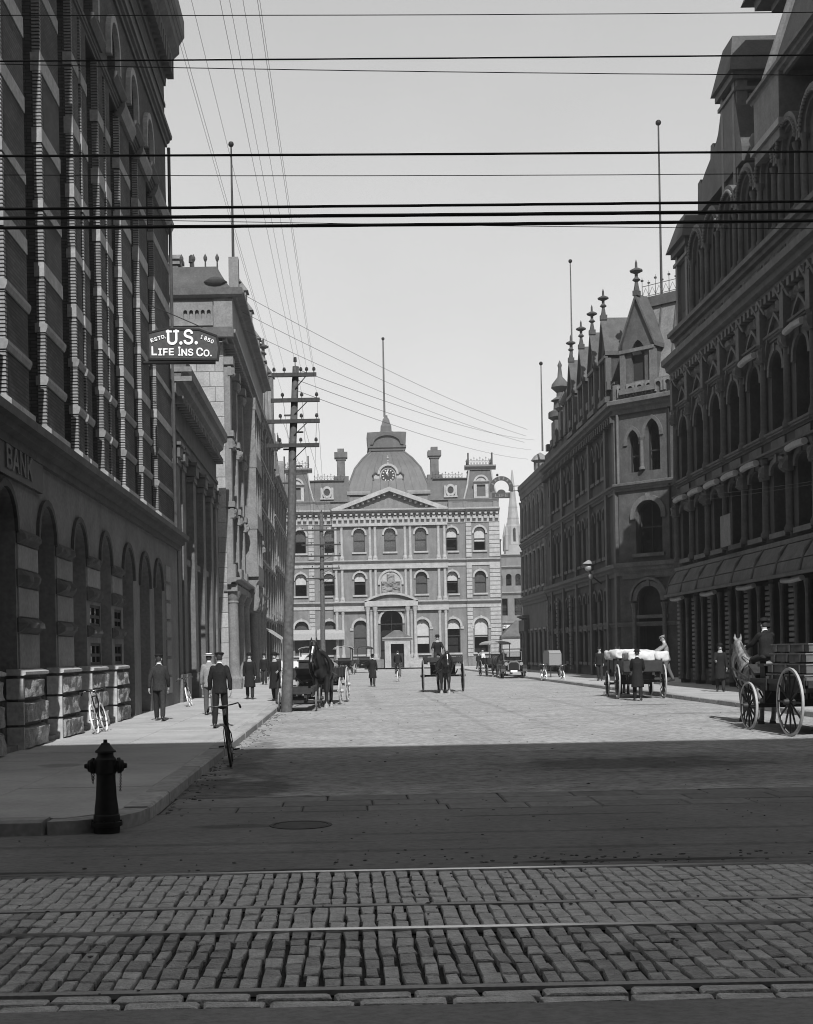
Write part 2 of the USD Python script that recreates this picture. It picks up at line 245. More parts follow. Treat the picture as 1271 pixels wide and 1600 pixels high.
def hood(bag, sc, w, z1, kind='round', t=.16, d0=0., d1=.08, drop=0., key=True):
    zs = z1 - {'round': w / 2, 'seg': .22 * w, 'point': .85 * w, 'flat': 0}[kind] - drop
    o = grow(sc, w, zs - 2, z1, kind, t).difference(arch(sc, w, zs - 2.1, z1, kind)).intersection(sg.box(sc - 2 * w, zs, sc + 2 * w, z1 + 2)); bag.poly(o, d0, d1)
    if key and kind != 'flat': bag.box(sc - .1, sc + .1, d0, d1 + .05, z1 - .03, z1 + t + .08)
def trim(th, fr, s, w, z0, z1, kind, mat, t=.16, d=0., q=.1, drop=.1, key=True, sill=.16):
    b = Bag(fr); hood(b, s, w, z1, kind, t, d, d + q, drop, key); th.part('window_hood', b, mat)
    if sill: th.part('window_sill', Bag(fr).box(s - w / 2 - .18, s + w / 2 + .18, d, d + sill, z0 - .2, z0), mat)
def cornice(bag, s0, s1, z0, z1, d, d0=0., ends=(0, 0)):
    h = z1 - z0; q = d - d0
    bag.prof([(d0, z0), (d0 + .25 * q, z0), (d0 + .3 * q, z0 + .3 * h), (d0 + .6 * q, z0 + .4 * h), (d0 + .68 * q, z0 + .62 * h), (d - .02, z0 + .68 * h), (d, z1 - .04 * h), (d - .06 * q - .01, z1), (d0, z1)], s0 - ends[0] * q, s1 + ends[1] * q)
def dentils(bag, s0, s1, z0, z1, d0, d1, step, fill=.5):
    d1 += .043; n = max(1, int((s1 - s0) / step)); st = (s1 - s0) / n
    for i in range(n): bag.box(s0 + (i + .5 - fill / 2) * st, s0 + (i + .5 + fill / 2) * st, d0, d1, z0, z1)
def column(bag, s, d, r, z0, z1, n=10):
    h = z1 - z0
    bag.lathe([(0, z0), (r * 1.45, z0), (r * 1.45, z0 + .05 * h), (r * 1.15, z0 + .07 * h), (r, z0 + .1 * h), (r * .85, z1 - .13 * h), (r * 1.0, z1 - .12 * h), (r * .9, z1 - .1 * h), (r * 1.4, z1 - .03 * h), (r * 1.5, z1), (0, z1)], s, d, n)
def finial(bag, s, d, z0, h, n=8):
    bag.lathe([(0, z0), (.10 * h, z0), (.07 * h, z0 + .18 * h), (.05 * h, z0 + .3 * h), (.13 * h, z0 + .36 * h), (.05 * h, z0 + .45 * h), (.05 * h, z0 + .55 * h), (.2 * h, z0 + .62 * h), (.2 * h, z0 + .66 * h), (.04 * h, z0 + .74 * h), (.035 * h, z0 + .9 * h), (0, z0 + h)], s, d, n)
def cresting(bag, a, b, z0, h, step=.35, M4=None):
    a, b = np.array(a, float), np.array(b, float); L = np.linalg.norm(b - a); n = max(2, int(L / step)); u = (b - a) / L
    for zz in (z0 + .08, z0 + .55 * h): bag.tube([(*a, zz), (*(a + u * L / 2), zz), (*b, zz)], .02, 4)
    for i in range(n + 1):
        p = a + u * L * i / n; hh = h * (1.0 if i % 2 == 0 else .8)
        bag.tube([(*p, z0), (*p, z0 + hh * .5), (*p, z0 + hh)], .03, 4, .012)
        bag.box(p[0] - .06, p[0] + .06, p[1] - .06, p[1] + .06, z0 + hh * .8, z0 + hh * .88)
        if i < n:
            q = a + u * L * (i + .5) / n; bag.tube([(*p, z0 + .1), (*q, z0 + .45 * h), (*(a + u * L * (i + 1) / n), z0 + .1)], .018, 4)
def mansard(bag, s0, s1, d0, d1, z0, z1, ins, conc=.25, n=6, back=True, i0=None, i1=None):
    """hipped roof slope over the rectangle s0..s1, d1 (back)..d0 (front); slightly concave"""
    i0 = ins if i0 is None else i0; i1 = ins if i1 is None else i1; rings = []
    for k in range(n + 1):
        t = k / n; e = (1 - conc) * t + conc * (1 - (1 - t) ** 2)
        rings.append([(s0 + i0 * e, d0 - ins * e, z0 + (z1 - z0) * t), (s1 - i1 * e, d0 - ins * e, z0 + (z1 - z0) * t), (s1 - i1 * e, d1 + (ins * e if back else 0), z0 + (z1 - z0) * t), (s0 + i0 * e, d1 + (ins * e if back else 0), z0 + (z1 - z0) * t)])
    v = np.array(rings).reshape(-1, 3); f = [(k * 4 + j, k * 4 + (j + 1) % 4, k * 4 + 4 + (j + 1) % 4, k * 4 + 4 + j) for k in range(n) for j in range(4)]
    f.append((n * 4, n * 4 + 1, n * 4 + 2, n * 4 + 3)); bag.add(v, f)
def quoins(bag, s0, s1, z0, z1, d0, d1, h=.42, gap=.05):
    n = int((z1 - z0) / h); hh = (z1 - z0) / n
    for i in range(n): bag.cbox(s0, s1, d0, d1, z0 + i * hh + gap / 2, z0 + (i + 1) * hh - gap / 2, .03)
def flagpole(label, x, y, z0, z1, r=.09, mat='white_paint'):
    t = thing('flagpole', label, 'flagpole', (x, y, z0))
    t.part('pole', Bag().tube([(x, y, z0), (x, y, (z0 + z1) / 2), (x, y, z1)], r, 8, r * .55), mat, True)
    t.part('ball', Bag().tm(trimesh.creation.icosphere(1, r * 2.0), trimesh.transformations.translation_matrix((x, y, z1 + r))), 'black_iron', True)
    return t
# ================================================================ the ground
def sheet(x0, x1, y0, y1, z, nx=1, ny=1):
    X, Y = np.meshgrid(np.linspace(x0, x1, nx + 1), np.linspace(y0, y1, ny + 1), indexing='ij'); i = np.arange((nx + 1) * (ny + 1)).reshape(nx + 1, ny + 1)
    return Bag().add(np.c_[X.ravel(), Y.ravel(), X.ravel() * 0 + z], [(i[a, b], i[a + 1, b], i[a + 1, b + 1], i[a, b + 1]) for a in range(nx) for b in range(ny)])
KX0, KX1, KY = -2.27, 11.93, 13.45            # kerb lines of the side street, kerb line of the cross street
solo('ground', sheet(-1500, 1500, -1500, 1500, -.06), 'dirt', kind='structure')
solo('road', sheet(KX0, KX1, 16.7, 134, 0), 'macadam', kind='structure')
b = sheet(-60, 60, 10.98, 15.05, 0); b.add(*sheet(KX0 - .02, KX1, 15.04, 15.1, -.004).out()); 
solo('road', b, 'asphalt', kind='structure'); solo('road', sheet(-60, 60, -1.6, 6.72, 0), 'worn_roadway', kind='structure')
solo('road', sheet(-60, 70, 134, 149.2, 0), 'macadam', kind='structure')
# stone crossing of long slabs over the mouth of the side street
cr = thing('crossing', None, None, kind='structure')
cr.part('joint_bed', sheet(KX0, KX1, 15.06, 16.7, -.014), 'joint_mud')
for r in range(3):
    x = KX0 + .02 + .4 * r; y0 = 15.08 + r * .54
    first = True
    while x < KX1 - .1:
        L = RND.uniform(.75, 1.25); x1 = min(x + L, KX1 - .02)
        xa = KX0 + .02 if first else x; first = False
        bb = Bag(); z = RND.uniform(-.002, .006); j = RND.uniform(-.015, .015)
        bb.M = np.array([[1, 0, 0, 0], [0, 0, 1, 0], [0, 1, 0, 0], [0, 0, 0, 1.]])
        bb.cbox(xa + .008, x1 - .008, -.05, z, y0 + .01 + j, y0 + .53 + j, .015); cr.part('slab', bb, 'crossing'); x = x1
# tram tracks on King-side: rails and granite setts
tk = thing('tram_track', None, None, kind='structure')
tk.part('joint_bed', sheet(-60, 60, 6.72, 10.98, -.04), 'joint_mud')
RAILS = [7.09, 8.60, 9.43, 10.90]
for y, mt in zip(RAILS, ('rail_dull', 'rail_steel', 'rail_dull', 'rail_steel')):
    tk.part('rail', Bag().box(-60, 60, y - .035, y + .035, -.03, .006 if mt == 'rail_steel' else .0), mt)
def settbag(bag, xa, xb, ya, yb, seed):
    r = random.Random(seed); z = r.uniform(-.008, .003); q = .018
    jit = lambda: r.uniform(-.012, .012)
    base = [(xa + jit(), ya + jit()), (xb + jit(), ya + jit()), (xb + jit(), yb + jit()), (xa + jit(), yb + jit())]
    cx, cy = (xa + xb) / 2, (ya + yb) / 2
    ring = lambda k, zz: [(cx + (x - cx) * k, cy + (y - cy) * k, zz + r.uniform(-.003, .003)) for x, y in base]
    v = ring(1.0, -.045) + ring(.985, z - .009) + ring(.9, z) + [(cx + r.uniform(-.01, .01), cy + r.uniform(-.02, .02), z + r.uniform(-.003, .004))]
    f = []
    for a in (0, 4):
        for i in range(4): j = (i + 1) % 4; f += [(a + i, a + j, a + 4 + j), (a + i, a + 4 + j, a + 4 + i)]
    for i in range(4): f.append((8 + i, 8 + (i + 1) % 4, 12))
    bag.add(v, f)
rest = Bag(); single = 0; sd = 0
for (ya, yb, rows, one) in ((7.14, 8.55, 6, True), (8.65, 9.38, 3, True), (9.48, 10.85, 6, False), (6.88, 7.02, 1, False), (6.73, 6.87, 1, False)):
    x = -16.0
    while x < 22:
        w = RND.uniform(.098, .135); hs = [RND.uniform(.8, 1.25) for _ in range(rows)]; t = (yb - ya) / sum(hs); y = ya
        if rows == 1: w = RND.uniform(.3, .5)
        for h in hs:
            g = .012 if ya < 8 else .009; sd += 1
            vis = -.3 * y - .1 < x < .39 * y + .1
            if one and vis and single < 300:
                bb = Bag(); settbag(bb, x + g, x + w - g, y + g, y + h * t - g, sd); tk.part('sett', bb, 'sett'); single += 1
            else: settbag(rest, x + g, x + w - g, y + g, y + h * t - g, sd)
            y += h * t
        x += w
tk.part('setts', rest, 'sett', kind='stuff')
# pavements with kerbstones
def walk(xa, xb, name_label):
    t = thing('pavement', None, None, kind='structure'); return t
pv = thing('pavement', None, None, kind='structure')
slabs = Bag(np.array([[1, 0, 0, 0], [0, 0, 1, 0], [0, 1, 0, 0], [0, 0, 0, 1.]])); yy = KY + .75; r9 = random.Random(3)
pl = sg.Polygon([(-60, KY + .28), (KX0 - .75, KY + .28), (KX0 - .33, KY + .75), (KX0 - .28, KY + 1.1), (KX0 - .28, 134), (-60, 134)])
flat = Bag(np.array([[1, 0, 0, 0], [0, 0, 1, 0], [0, 1, 0, 0], [0, 0, 0, 1.]]))
flat.poly(pl, -.05, .15); pv.part('paving', flat, 'pavement')
while yy < 60:
    for xa, xb in ((-6.15, -4.35), (-4.35, KX0 - .3)):
        o = .0 if xa < -6 else .9; sb = Bag(np.array([[1, 0, 0, 0], [0, 0, 1, 0], [0, 1, 0, 0], [0, 0, 0, 1.]])); z = .156 + r9.uniform(0, .004); e = .012
        if yy < 15 and xb > -3: continue
        sb.cbox(xa + .006, xb - .006, .1, z, yy + o + .006, yy + o + 1.79, .006); pv.part('paving_slab', sb, 'pavement')
    yy += 1.8
for xa in np.arange(-16, -6.2, 1.8):
    sb = Bag(flat.M); sb.cbox(xa + .006, xa + 1.794, .1, .157, KY + .3, KY + 2.5, .006); pv.part('paving_slab', sb, 'pavement'); sb = Bag(flat.M); sb.cbox(xa + .006, xa + 1.794, .1, .156, KY + 2.51, KY + 4.9, .006); pv.part('paving_slab', sb, 'pavement')
y = KY + 1.12; k = 0
while y < 133.9:
    L = min(RND.uniform(1.5, 2.1), 134 - y); bb = Bag(); j = RND.uniform(-.008, .008)
    bb.M = np.array([[0, 1, 0, KX0], [1, 0, 0, 0], [0, 0, 1, 0], [0, 0, 0, 1.]])
    bb.cbox(y + .012, y + L - .012, -.29, j, -.05, .155 + j, .025); pv.part('kerb_stone', bb, 'kerbstone'); y += L
for (p, q) in (((KX0 - .29, KY + 1.1), (KX0 - .78, KY + .29)),):            # rounded corner stone
    a = np.linspace(0, math.pi / 2, 6); o = [(KX0 - .9 + .9 * math.cos(t), KY + 1.1 - 1.1 * math.sin(t)) for t in a]; i_ = [(KX0 - .9 + .6 * math.cos(t), KY + 1.1 - .82 * math.sin(t)) for t in a[::-1]]
    cb = Bag(flat.M).poly(sg.Polygon(o + i_), -.05, .145); pv.part('kerb_stone', cb, 'kerbstone')
x = KX0 - .92
while x > -30:
    L = RND.uniform(1.6, 2.1); bb = Bag(); bb.M = np.array([[1, 0, 0, 0], [0, -1, 0, KY], [0, 0, 1, 0], [0, 0, 0, 1.]])
    bb.cbox(x - L + .012, x - .012, -.29, RND.uniform(-.01, .01), -.05, .165, .03); pv.part('kerb_stone', bb, 'kerbstone'); x -= L
pr = thing('pavement', None, None, kind='structure')
pr.part('paving', Bag(flat.M).poly(sg.Polygon([(60, KY + .28), (KX1 + .8, KY + .28), (KX1 + .28, KY + 1.0), (KX1 + .28, 134), (60, 134)]), -.05, .15), 'pavement')
y = KY + 1.0
while y < 133.9:
    L = min(RND.uniform(1.5, 2.1), 134 - y); bb = Bag(); bb.M = np.array([[0, -1, 0, KX1], [1, 0, 0, 0], [0, 0, 1, 0], [0, 0, 0, 1.]])
    bb.cbox(y + .012, y + L - .012, -.29, RND.uniform(-.008, .008), -.05, .155, .025); pr.part('kerb_stone', bb, 'kerbstone'); y += L
pf = thing('pavement', None, None, kind='structure'); pf.part('paving', Bag().box(-60, 70, 149.2, 200, -.05, .15), 'pavement')
solo('pavement', Bag().box(-60, 60, -40, -1.6, -.05, .15), 'pavement', kind='structure')
t = thing('manhole_cover', 'round iron manhole cover set in the asphalt right of the hydrant', 'manhole cover', (-.52, 13.9, .004))
t.part('lid', Bag().lathe([(0, .006), (.27, .006), (.29, .004), (.29, -.01)], -.52, 13.9, 24), 'dark_trim'); t.part('rim', Bag().lathe([(.30, -.01), (.30, .007), (.34, .007), (.35, -.01)], -.52, 13.9, 24), 'black_iron')
# ================================================================ building A: the tall brick bank on the left corner
XL = -6.2
A = thing('bank_building', 'tall dark brick bank with striped piers and arched stone ground floor on the left', 'building', (XL, 32, .15))
fA = frame((XL, 0), (0, 1), (1, 0))
A.part('core', Bag(fA).box(18.9, 47.2, -14, -1.5, .15, 25.8), 'core')
S0, S1 = 18.5, 47.6
cent = [20.15, 23.42, 26.7, 29.98, 33.26]; port = [36.7, 39.75, 42.6]
ops = [arch(c, 1.5, .25, 5.05) for c in cent] + [arch(c, 1.95 if c > 37 and c < 40 else 1.8, .16, 5.02) for c in port]
side = [sg.box(31.15, 1.7, 32.45, 2.24), sg.box(31.15, 2.66, 32.45, 3.18), sg.box(34.45, 1.7, 35.5, 2.24), sg.box(34.45, 2.66, 35.5, 3.18)]
A.part('ground_storey_wall', Bag(fA).poly(sg.box(S0, .15, S1, 6.0).difference(so.unary_union(ops + side)), -.5, 0), 'brownstone')
A.part('south_wall', Bag(fA).box(18.5, 18.9, -14, -.76, .15, 25.5), 'brick_dark'); A.part('north_wall', Bag(fA).box(47.2, 47.6, -14, -.76, .15, 23), 'brick_dark')
A.part('roof', Bag(fA).box(18.5, 47.6, -14.4, -.76, 25.5, 25.9), 'slate')
for c in cent: window(A, fA, c, 1.5, 1.5, 5.05, 'round', -.45, 'wood_dark', None, bar=.62); hb = Bag(fA); hood(hb, c, 1.5, 5.05, 'round', .13, 0, .07, 0, False); A.part('arch_moulding', hb, 'brownstone_dark')
for c in port:
    w = 1.95 if 37 < c < 40 else 1.8; hb = Bag(fA); hood(hb, c, w, 5.02, 'round', .14, 0, .08, 0, False); A.part('arch_moulding', hb, 'brownstone_dark')
    d = A.part('door', Bag(fA).poly(arch(c, w, .16, 5.02).difference(sg.box(c - .6, .3, c - .06, 2.6)).difference(sg.box(c + .06, .3, c + .6, 2.6)), -1.45, -1.38), 'wood_dark')
    d.part('door_panel', Bag(fA).box(c - .6, c - .06, -1.44, -1.41, .3, 2.6), 'black_iron'); d.part('door_panel', Bag(fA).box(c + .06, c + .6, -1.44, -1.41, .3, 2.6), 'black_iron')
A.part('portal_reveal', Bag(fA).box(35.5, 43.8, -1.49, -1.46, .15, 5.3), 'core')
for q in side:
    x0, z0, x1, z1 = q.bounds; window(A, fA, (x0 + x1) / 2, x1 - x0, z0, z1, 'flat', -.09, 'wood_dark', .97, 'pale_cloth', bar=.45)  # pale blinds painted in for the sky reflected by these small panes
    A.part('window_backing', Bag(fA).box(x0, x1, -.7, -.68, z0, z1), 'blind')
edges = [S0] + [v for c in cent for v in (c - .75, c + .75)] + [35.72]
for i in range(0, len(edges), 2):
    a, c = edges[i], edges[i + 1]
    for (z0, z1, k) in ((4.08, 4.36, 1), (3.26, 3.58, 1), (2.38, 2.66, 1), (3.6, 4.06, 0), (2.68, 3.24, 0), (1.68, 2.36, 0)):
        if k: A.part('rough_course', Bag(fA).rough(a + .04, c - .04, z0, z1, 0, .05, .16, i * 7 + int(z0 * 10), 8, 4), 'brownstone_dark')
        elif not (i >= 8 and z1 < 3.5): A.part('ashlar_block', Bag(fA).cbox(a + .1, c - .1, 0, .03, z0, z1, .012), 'ashlar')
for i, z in enumerate((.6, 1.25, 1.9, 2.55, 3.2, 3.85, 4.5)): A.part('ashlar_block', Bag(fA).cbox(44.3, 45.4, 0, .05, z, z + .55, .02), 'ashlar')
bases = [(19.9 - .9 + .9, 20.0), ] if False else []
for i in range(0, len(edges), 2):                       # rock-faced granite bases
    a, c = edges[i], edges[i + 1]
    for k, (z0, z1) in enumerate(((.15, .58), (.63, 1.06), (1.11, 1.5))):
        A.part('granite_block', Bag(fA).rough(a - .02 + .015 * k, c + .04 - .015 * k, z0, z1, -.3, .09 - .012 * k, .15, 31 + i * 5 + k, 24, 11, .06), 'granite_rough')
        A.part('granite_margin', Bag(fA).box(a - .07, a - .006 + .015 * k, -.2, .12, z0, z1), 'granite_cap')
    A.part('granite_cap', Bag(fA).prof([(-.2, 1.56), (.13, 1.56), (.17, 1.58), (.17, 1.63), (.02, 1.68), (-.2, 1.68)], a - .06, c + .06), 'granite_cap')
hb = Bag(fA); cornice(hb, S0, S1, 5.82, 6.36, .45, 0, (1, .6)); hb.box(S0, S1, -1.2, 0, 6.0, 6.3); A.part('belt_cornice', hb, 'brownstone_dark')
st = A.part('name_board', Bag(fA).box(22.4, 26.15, .0, .09, 5.24, 6.0), 'sign_field')
tx = meshkit.text_mesh('BANK', .42, .025, True); tw = tx.bounds[1][0]
TM = np.array([[2.0 / tw, 0, 0, 23.2], [0, 0, 1, .09], [0, 1, 0, 5.38], [0, 0, 0, 1.]]); st.part('lettering', Bag(fA).tm(tx, TM), 'mid_trim')
# upper storeys: recessed back wall with windows, and projecting piers
piers = [(20.85, 22.6)] + [(24.1 + 3.27 * i, 25.9 + 3.27 * i) for i in range(7)] + [(18.5, 19.35)]
piers[7] = (43.7, 47.6)
pz0, pz1 = 6.36, 17.75
gaps = [(19.35, 20.85), (22.6, 24.1)] + [(25.9 + 3.27 * i, 27.37 + 3.27 * i) for i in range(6)]
storeys = [(6.7, 9.2, 'flat'), (9.7, 12.2, 'flat'), (12.7, 14.6, 'flat'), (15.0, 17.1, 'round')]
op2 = [arch((a + c) / 2, 1.2, z0, z1, k) for a, c in gaps for z0, z1, k in storeys] + [arch((a + c) / 2, 1.25, 18.35, 19.9) for a, c in gaps]
A.part('recessed_wall', Bag(fA).poly(sg.box(S0, 6.36, S1, 23.0).difference(so.unary_union(op2)), -1.15, -.75), 'brick_dark')
A.part('upper_wall', Bag(fA).poly(sg.box(S0, 17.75, S1, 23.2).difference(so.unary_union([arch((a + c) / 2, 1.25, 18.2, 19.9) for a, c in gaps])), -.74, -.15), 'brick_dark')
for a, c in gaps:
    for z0, z1, k in storeys:
        window(A, fA, (a + c) / 2, 1.2, z0, z1, k, -1.1, 'wood_dark', RND.choice([None, .4, .5]), 'blind_grey')
        A.part('window_sill', Bag(fA).box(a + .02, c - .02, -.75, -.62, z0 - .2, z0), 'pale_band')
    window(A, fA, (a + c) / 2, 1.25, 18.35, 19.9, 'round', -1.1, 'wood_dark', .5, 'blind_grey')
    hb = Bag(fA); hood(hb, (a + c) / 2, 1.25, 19.9, 'round', .2, -.15, .0, .55, False); A.part('arch_hood', hb, 'pale_band')
    A.part('hood_sill', Bag(fA).prof([(-.15, 17.95), (.05, 17.95), (.16, 18.12), (.16, 18.2), (-.15, 18.25)], a - .1, c + .1), 'brownstone_dark')
bandz = [(10.05, 10.35), (11.47, 11.68), (12.92, 13.24), (14.45, 14.85), (16.1, 16.4)]
for i, (a, c) in enumerate(piers):
    subs = [(a, c)] if i not in (3, 4) else [(a, a + .78), (a + 1.05, c)]
    P = A.part('pier', Bag(fA).poly(so.unary_union([sg.box(x0, pz0, x1, pz1) for x0, x1 in subs]), -.74, -.1), 'brick_dark')
    if len(subs) > 1: P.part('pier_channel', Bag(fA).box(a + .78, a + 1.05, -.74, -.5, pz0, pz1), 'brick_dark')
    cb = Bag(fA)
    for x0, x1 in subs:
        z = 6.85
        while z < pz1 - .1:
            if not any(q0 - .05 < z < q1 for q0, q1 in bandz): cb.box(x0 - .014, x0 + .1, -.26, -.085, z, z + .044)
            z += .0755
        for q0, q1 in bandz: P.part('stone_band', Bag(fA).box(x0 - .02, x1, -.3, -.08, q0, q1), 'pale_band')
        for q0 in (7.72, 8.85):
            P.part('belt_moulding', Bag(fA).prof([(-.3, q0), (-.07, q0), (-.03, q0 + .1), (-.03, q0 + .17), (-.09, q0 + .2), (-.3, q0 + .2)], x0 - .04, x1 + .02), 'ashlar')
        P.part('pier_base', Bag(fA).prof([(-.3, 6.37), (.02, 6.37), (.02, 6.78), (-.08, 6.86), (-.3, 6.86)], x0 - .05, x1 + .03), 'pale_band')
    P.part('corner_bricks', cb, 'brick_corner', kind='stuff')
    if i >= 5 or i in (0, 1): P.part('pier_cap', Bag(fA).prof([(-.2, 17.6), (.0, 17.6), (.12, 17.85), (.12, 18.0), (-.2, 18.1)], a - .08, c + .08), 'brownstone')
hb = Bag(fA); cornice(hb, S0, S1, 20.85, 21.25, .12, -.15, (0, .3)); cornice(hb, S0, S1, 17.72, 17.95, .0, -.15); A.part('string_course', hb, 'brownstone_dark')
hb = Bag(fA); cornice(hb, S0, S1, 23.1, 24.0, .15, -.15, (0, 0)); hb.box(S0, S1, -.76, -.149, 23.0, 25.5); hb.prof([(-.15, 24.0), (.2, 24.0), (.2, 24.2), (.42, 24.4), (.42, 24.7), (.62, 25.0), (.62, 25.6), (-.15, 25.6)], S0, S1 + .25); dentils(hb, S0, S1, 23.3, 23.95, .0, .2, .45); A.part('main_cornice', hb, 'dark_trim')
for z in (21.6, 22.3): A.part('frieze_band', Bag(fA).box(S0, S1, -.15, -.1, z, z + .12), 'brownstone_dark')
A.part('drain_pipe', Bag(fA).tube([(47.1, .05, 6.4), (47.1, .05, 14), (47.1, .05, 20.6)], .06, 8), 'brownstone_dark')
# hanging sign
S = thing('hanging_sign', 'dark projecting sign reading U.S. LIFE INS CO. hung on the tall brick bank', 'sign', (-4.9, 41, 11.9))
fS = frame((-.08, 41), (1, 0), (0, -1))
po = sg.Polygon([(-6.02, 11.42), (-3.84, 11.36), (-3.78, 11.75), (-3.86, 12.1), (-4.4, 12.31), (-5.5, 12.35), (-6.02, 12.24)])
S.part('board', Bag(fS).poly(po, -.07, .07), 'sign_field'); S.part('frame', Bag(fS).poly(po.buffer(.04, join_style=2).difference(po.buffer(-.02)), -.09, .09), 'black_iron')
S.part('bracket', Bag(fS).tube([(-6.6, 0, 11.30), (-4.8, 0, 11.29), (-3.9, 0, 11.27)], .06, 6), 'black_iron'); S.part('stay_rod', Bag(fS).tube([(-6.6, 0, 13.4), (-5.4, 0, 12.9), (-4.3, 0, 12.4)], .015, 5), 'black_iron')
def put(th, fr, s, x, z, h, w, d=.07, rot=0, mat='lettering', serif=False):
    m = meshkit.text_mesh(s, h, .025, True); b0 = m.bounds; m.apply_translation((-b0[0][0], -b0[0][1], 0))
    k = w / (b0[1][0] - b0[0][0]); v = m.vertices * [k, 1, 1]; c, q = math.cos(rot), math.sin(rot)
    v = np.c_[v[:, 0] * c - v[:, 1] * q, v[:, 0] * q + v[:, 1] * c, v[:, 2]]
    th.part('lettering', Bag(fr).add(np.c_[x + v[:, 0], d + v[:, 2], z + v[:, 1]], m.faces), mat)
put(S, fS, 'U.S.', -5.43, 11.84, .45, .98)
lb = Bag(fS)                                            # slab serifs of the big initials
for x in (-5.43, -5.2): lb.box(x - .03, x + .16, .07, .097, 12.24, 12.30)
S.part('lettering', lb, 'lettering')
put(S, fS, 'L', -5.93, 11.52, .27, .17); put(S, fS, 'IFE', -5.72, 11.51, .21, .50); put(S, fS, 'I', -5.08, 11.49, .27, .07); put(S, fS, 'NS', -4.98, 11.48, .21, .38); put(S, fS, 'C', -4.5, 11.46, .25, .21); put(S, fS, 'O.', -4.27, 11.45, .2, .26)
for i, ch in enumerate('ESTD'): put(S, fS, ch, -5.94 + i * .115, 11.93 + i * .035, .11, .095, rot=.25)
put(S, fS, '.', -5.49, 12.05, .11, .025, rot=.2)
for i, ch in enumerate('1850'): put(S, fS, ch, -4.36 + i * .105, 12.03 - i * .05, .115, .05 if i == 0 else .085, rot=-.3)
# ================================================================ building B: classical bank with pilasters
B = thing('classical_bank', 'dark temple-like bank with tall pilasters and deep cornice beside the brick bank', 'building', (XL, 56, .15))
fB = frame((XL, 0), (0, 1), (1, 0)); b0, b1 = 47.62, 63.4
B.part('core', Bag(fB).box(b0 + .1, b1, -14, -1.2, .15, 12.2), 'core')
bays = [51.7, 55.3, 58.75]
B.part('wall', Bag(fB).poly(sg.box(b0, .15, b1, 9.9).difference(so.unary_union([sg.box(c - .85, 1.3, c + .85, 5.2) for c in bays] + [sg.box(c - .85, 5.8, c + .85, 8.8) for c in bays])), -.9, -.25), 'sooty')
for c in bays: window(B, fB, c, 1.7, 1.3, 5.2, 'flat', -.8, 'wood_dark', None); window(B, fB, c, 1.7, 5.8, 8.8, 'flat', -.8, 'wood_dark', .3, 'blind_grey'); B.part('window_sill', Bag(fB).box(c - .95, c + .95, -.25, -.1, 5.55, 5.8), 'sooty_trim')
for s in (48.3, 49.9, 53.5, 57.1, 60.4, 62.7):
    pb = Bag(fB); pb.box(s - .45, s + .45, -.25, .02, 1.2, 9.1); pb.box(s - .55, s + .55, -.25, .12, .15, 1.2); pb.box(s - .55, s + .55, -.25, .08, 9.1, 9.3); pb.box(s - .5, s + .5, -.25, .16, 9.35, 9.75); pb.box(s - .6, s + .6, -.25, .22, 9.78, 9.9)
    B.part('pilaster', pb, 'sooty_trim')
hb = Bag(fB); hb.box(b0, b1, -.9, .0, 9.9, 10.35); hb.box(b0, b1, -.9, .06, 10.35, 10.5); hb.box(b0, b1, -.9, -.03, 10.5, 11.6); B.part('entablature', hb, 'sooty')
hb = Bag(fB); cornice(hb, b0 - .55, b1, 11.6, 12.9, .55, 0, (0, .3)); dentils(hb, b0, b1, 11.35, 11.6, 0, .3, .55); B.part('main_cornice', hb, 'sooty_trim'); B.part('roof', Bag(fB).box(b0, b1, -14, 0, 12.2, 12.6), 'slate')
for z in (12.0, 12.35): B.part('cornice_return_band', Bag(fB).box(b0 - .6, b0 - .55, .1, .75, z, z + .18), 'mid_trim')
# ================================================================ building C: ornate pale stone building with the sunlit flank
C = thing('ornate_stone_building', 'ornate stone office building with sunlit block flank behind the hanging sign', 'building', (-6, 78, .15))
XC = -6.0; fC = frame((XC, 0), (0, 1), (1, 0)); c0, c1 = 66.0, 90.0
C.part('core', Bag(fC).box(c0 + .6, c1, -16, -1.3, .15, 19), 'core')
C.part('flank_backing', Bag(fC).box(c0 + .12, c0 + .6, -16, -.05, .15, 20.3), 'joint_mud')
fCs = frame((XC, c0), (-1, 0), (0, -1))                 # south flank: local x runs back from the street
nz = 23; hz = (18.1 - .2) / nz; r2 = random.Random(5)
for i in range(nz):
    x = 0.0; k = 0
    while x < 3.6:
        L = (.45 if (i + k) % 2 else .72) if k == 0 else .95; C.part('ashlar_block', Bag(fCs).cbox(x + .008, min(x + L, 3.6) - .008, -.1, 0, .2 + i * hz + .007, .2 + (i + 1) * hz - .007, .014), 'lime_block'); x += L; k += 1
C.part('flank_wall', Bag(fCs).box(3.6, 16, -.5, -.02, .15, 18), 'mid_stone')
bayC = [68.6, 72.0, 77.5, 82.4, 85.6, 88.6]
flr = [(1.0, 4.6, 'round'), (6.6, 9.4, 'flat'), (10.2, 13.0, 'flat'), (13.8, 16.4, 'round')]
C.part('front_wall', Bag(fC).poly(sg.box(c0 + .115, .15, c1, 19.3).difference(so.unary_union([arch(s, 1.5, z0, z1, k) for s in bayC for z0, z1, k in flr])), -.8, 0), 'mid_stone')
for s in bayC:
    for z0, z1, k in flr:
        window(C, fC, s, 1.5, z0, z1, k, -.5, 'wood_dark', RND.choice([None, .5, .3]))
        trim(C, fC, s, 1.5, z0, z1, k, 'mid_trim', .18, 0, .12, .2)
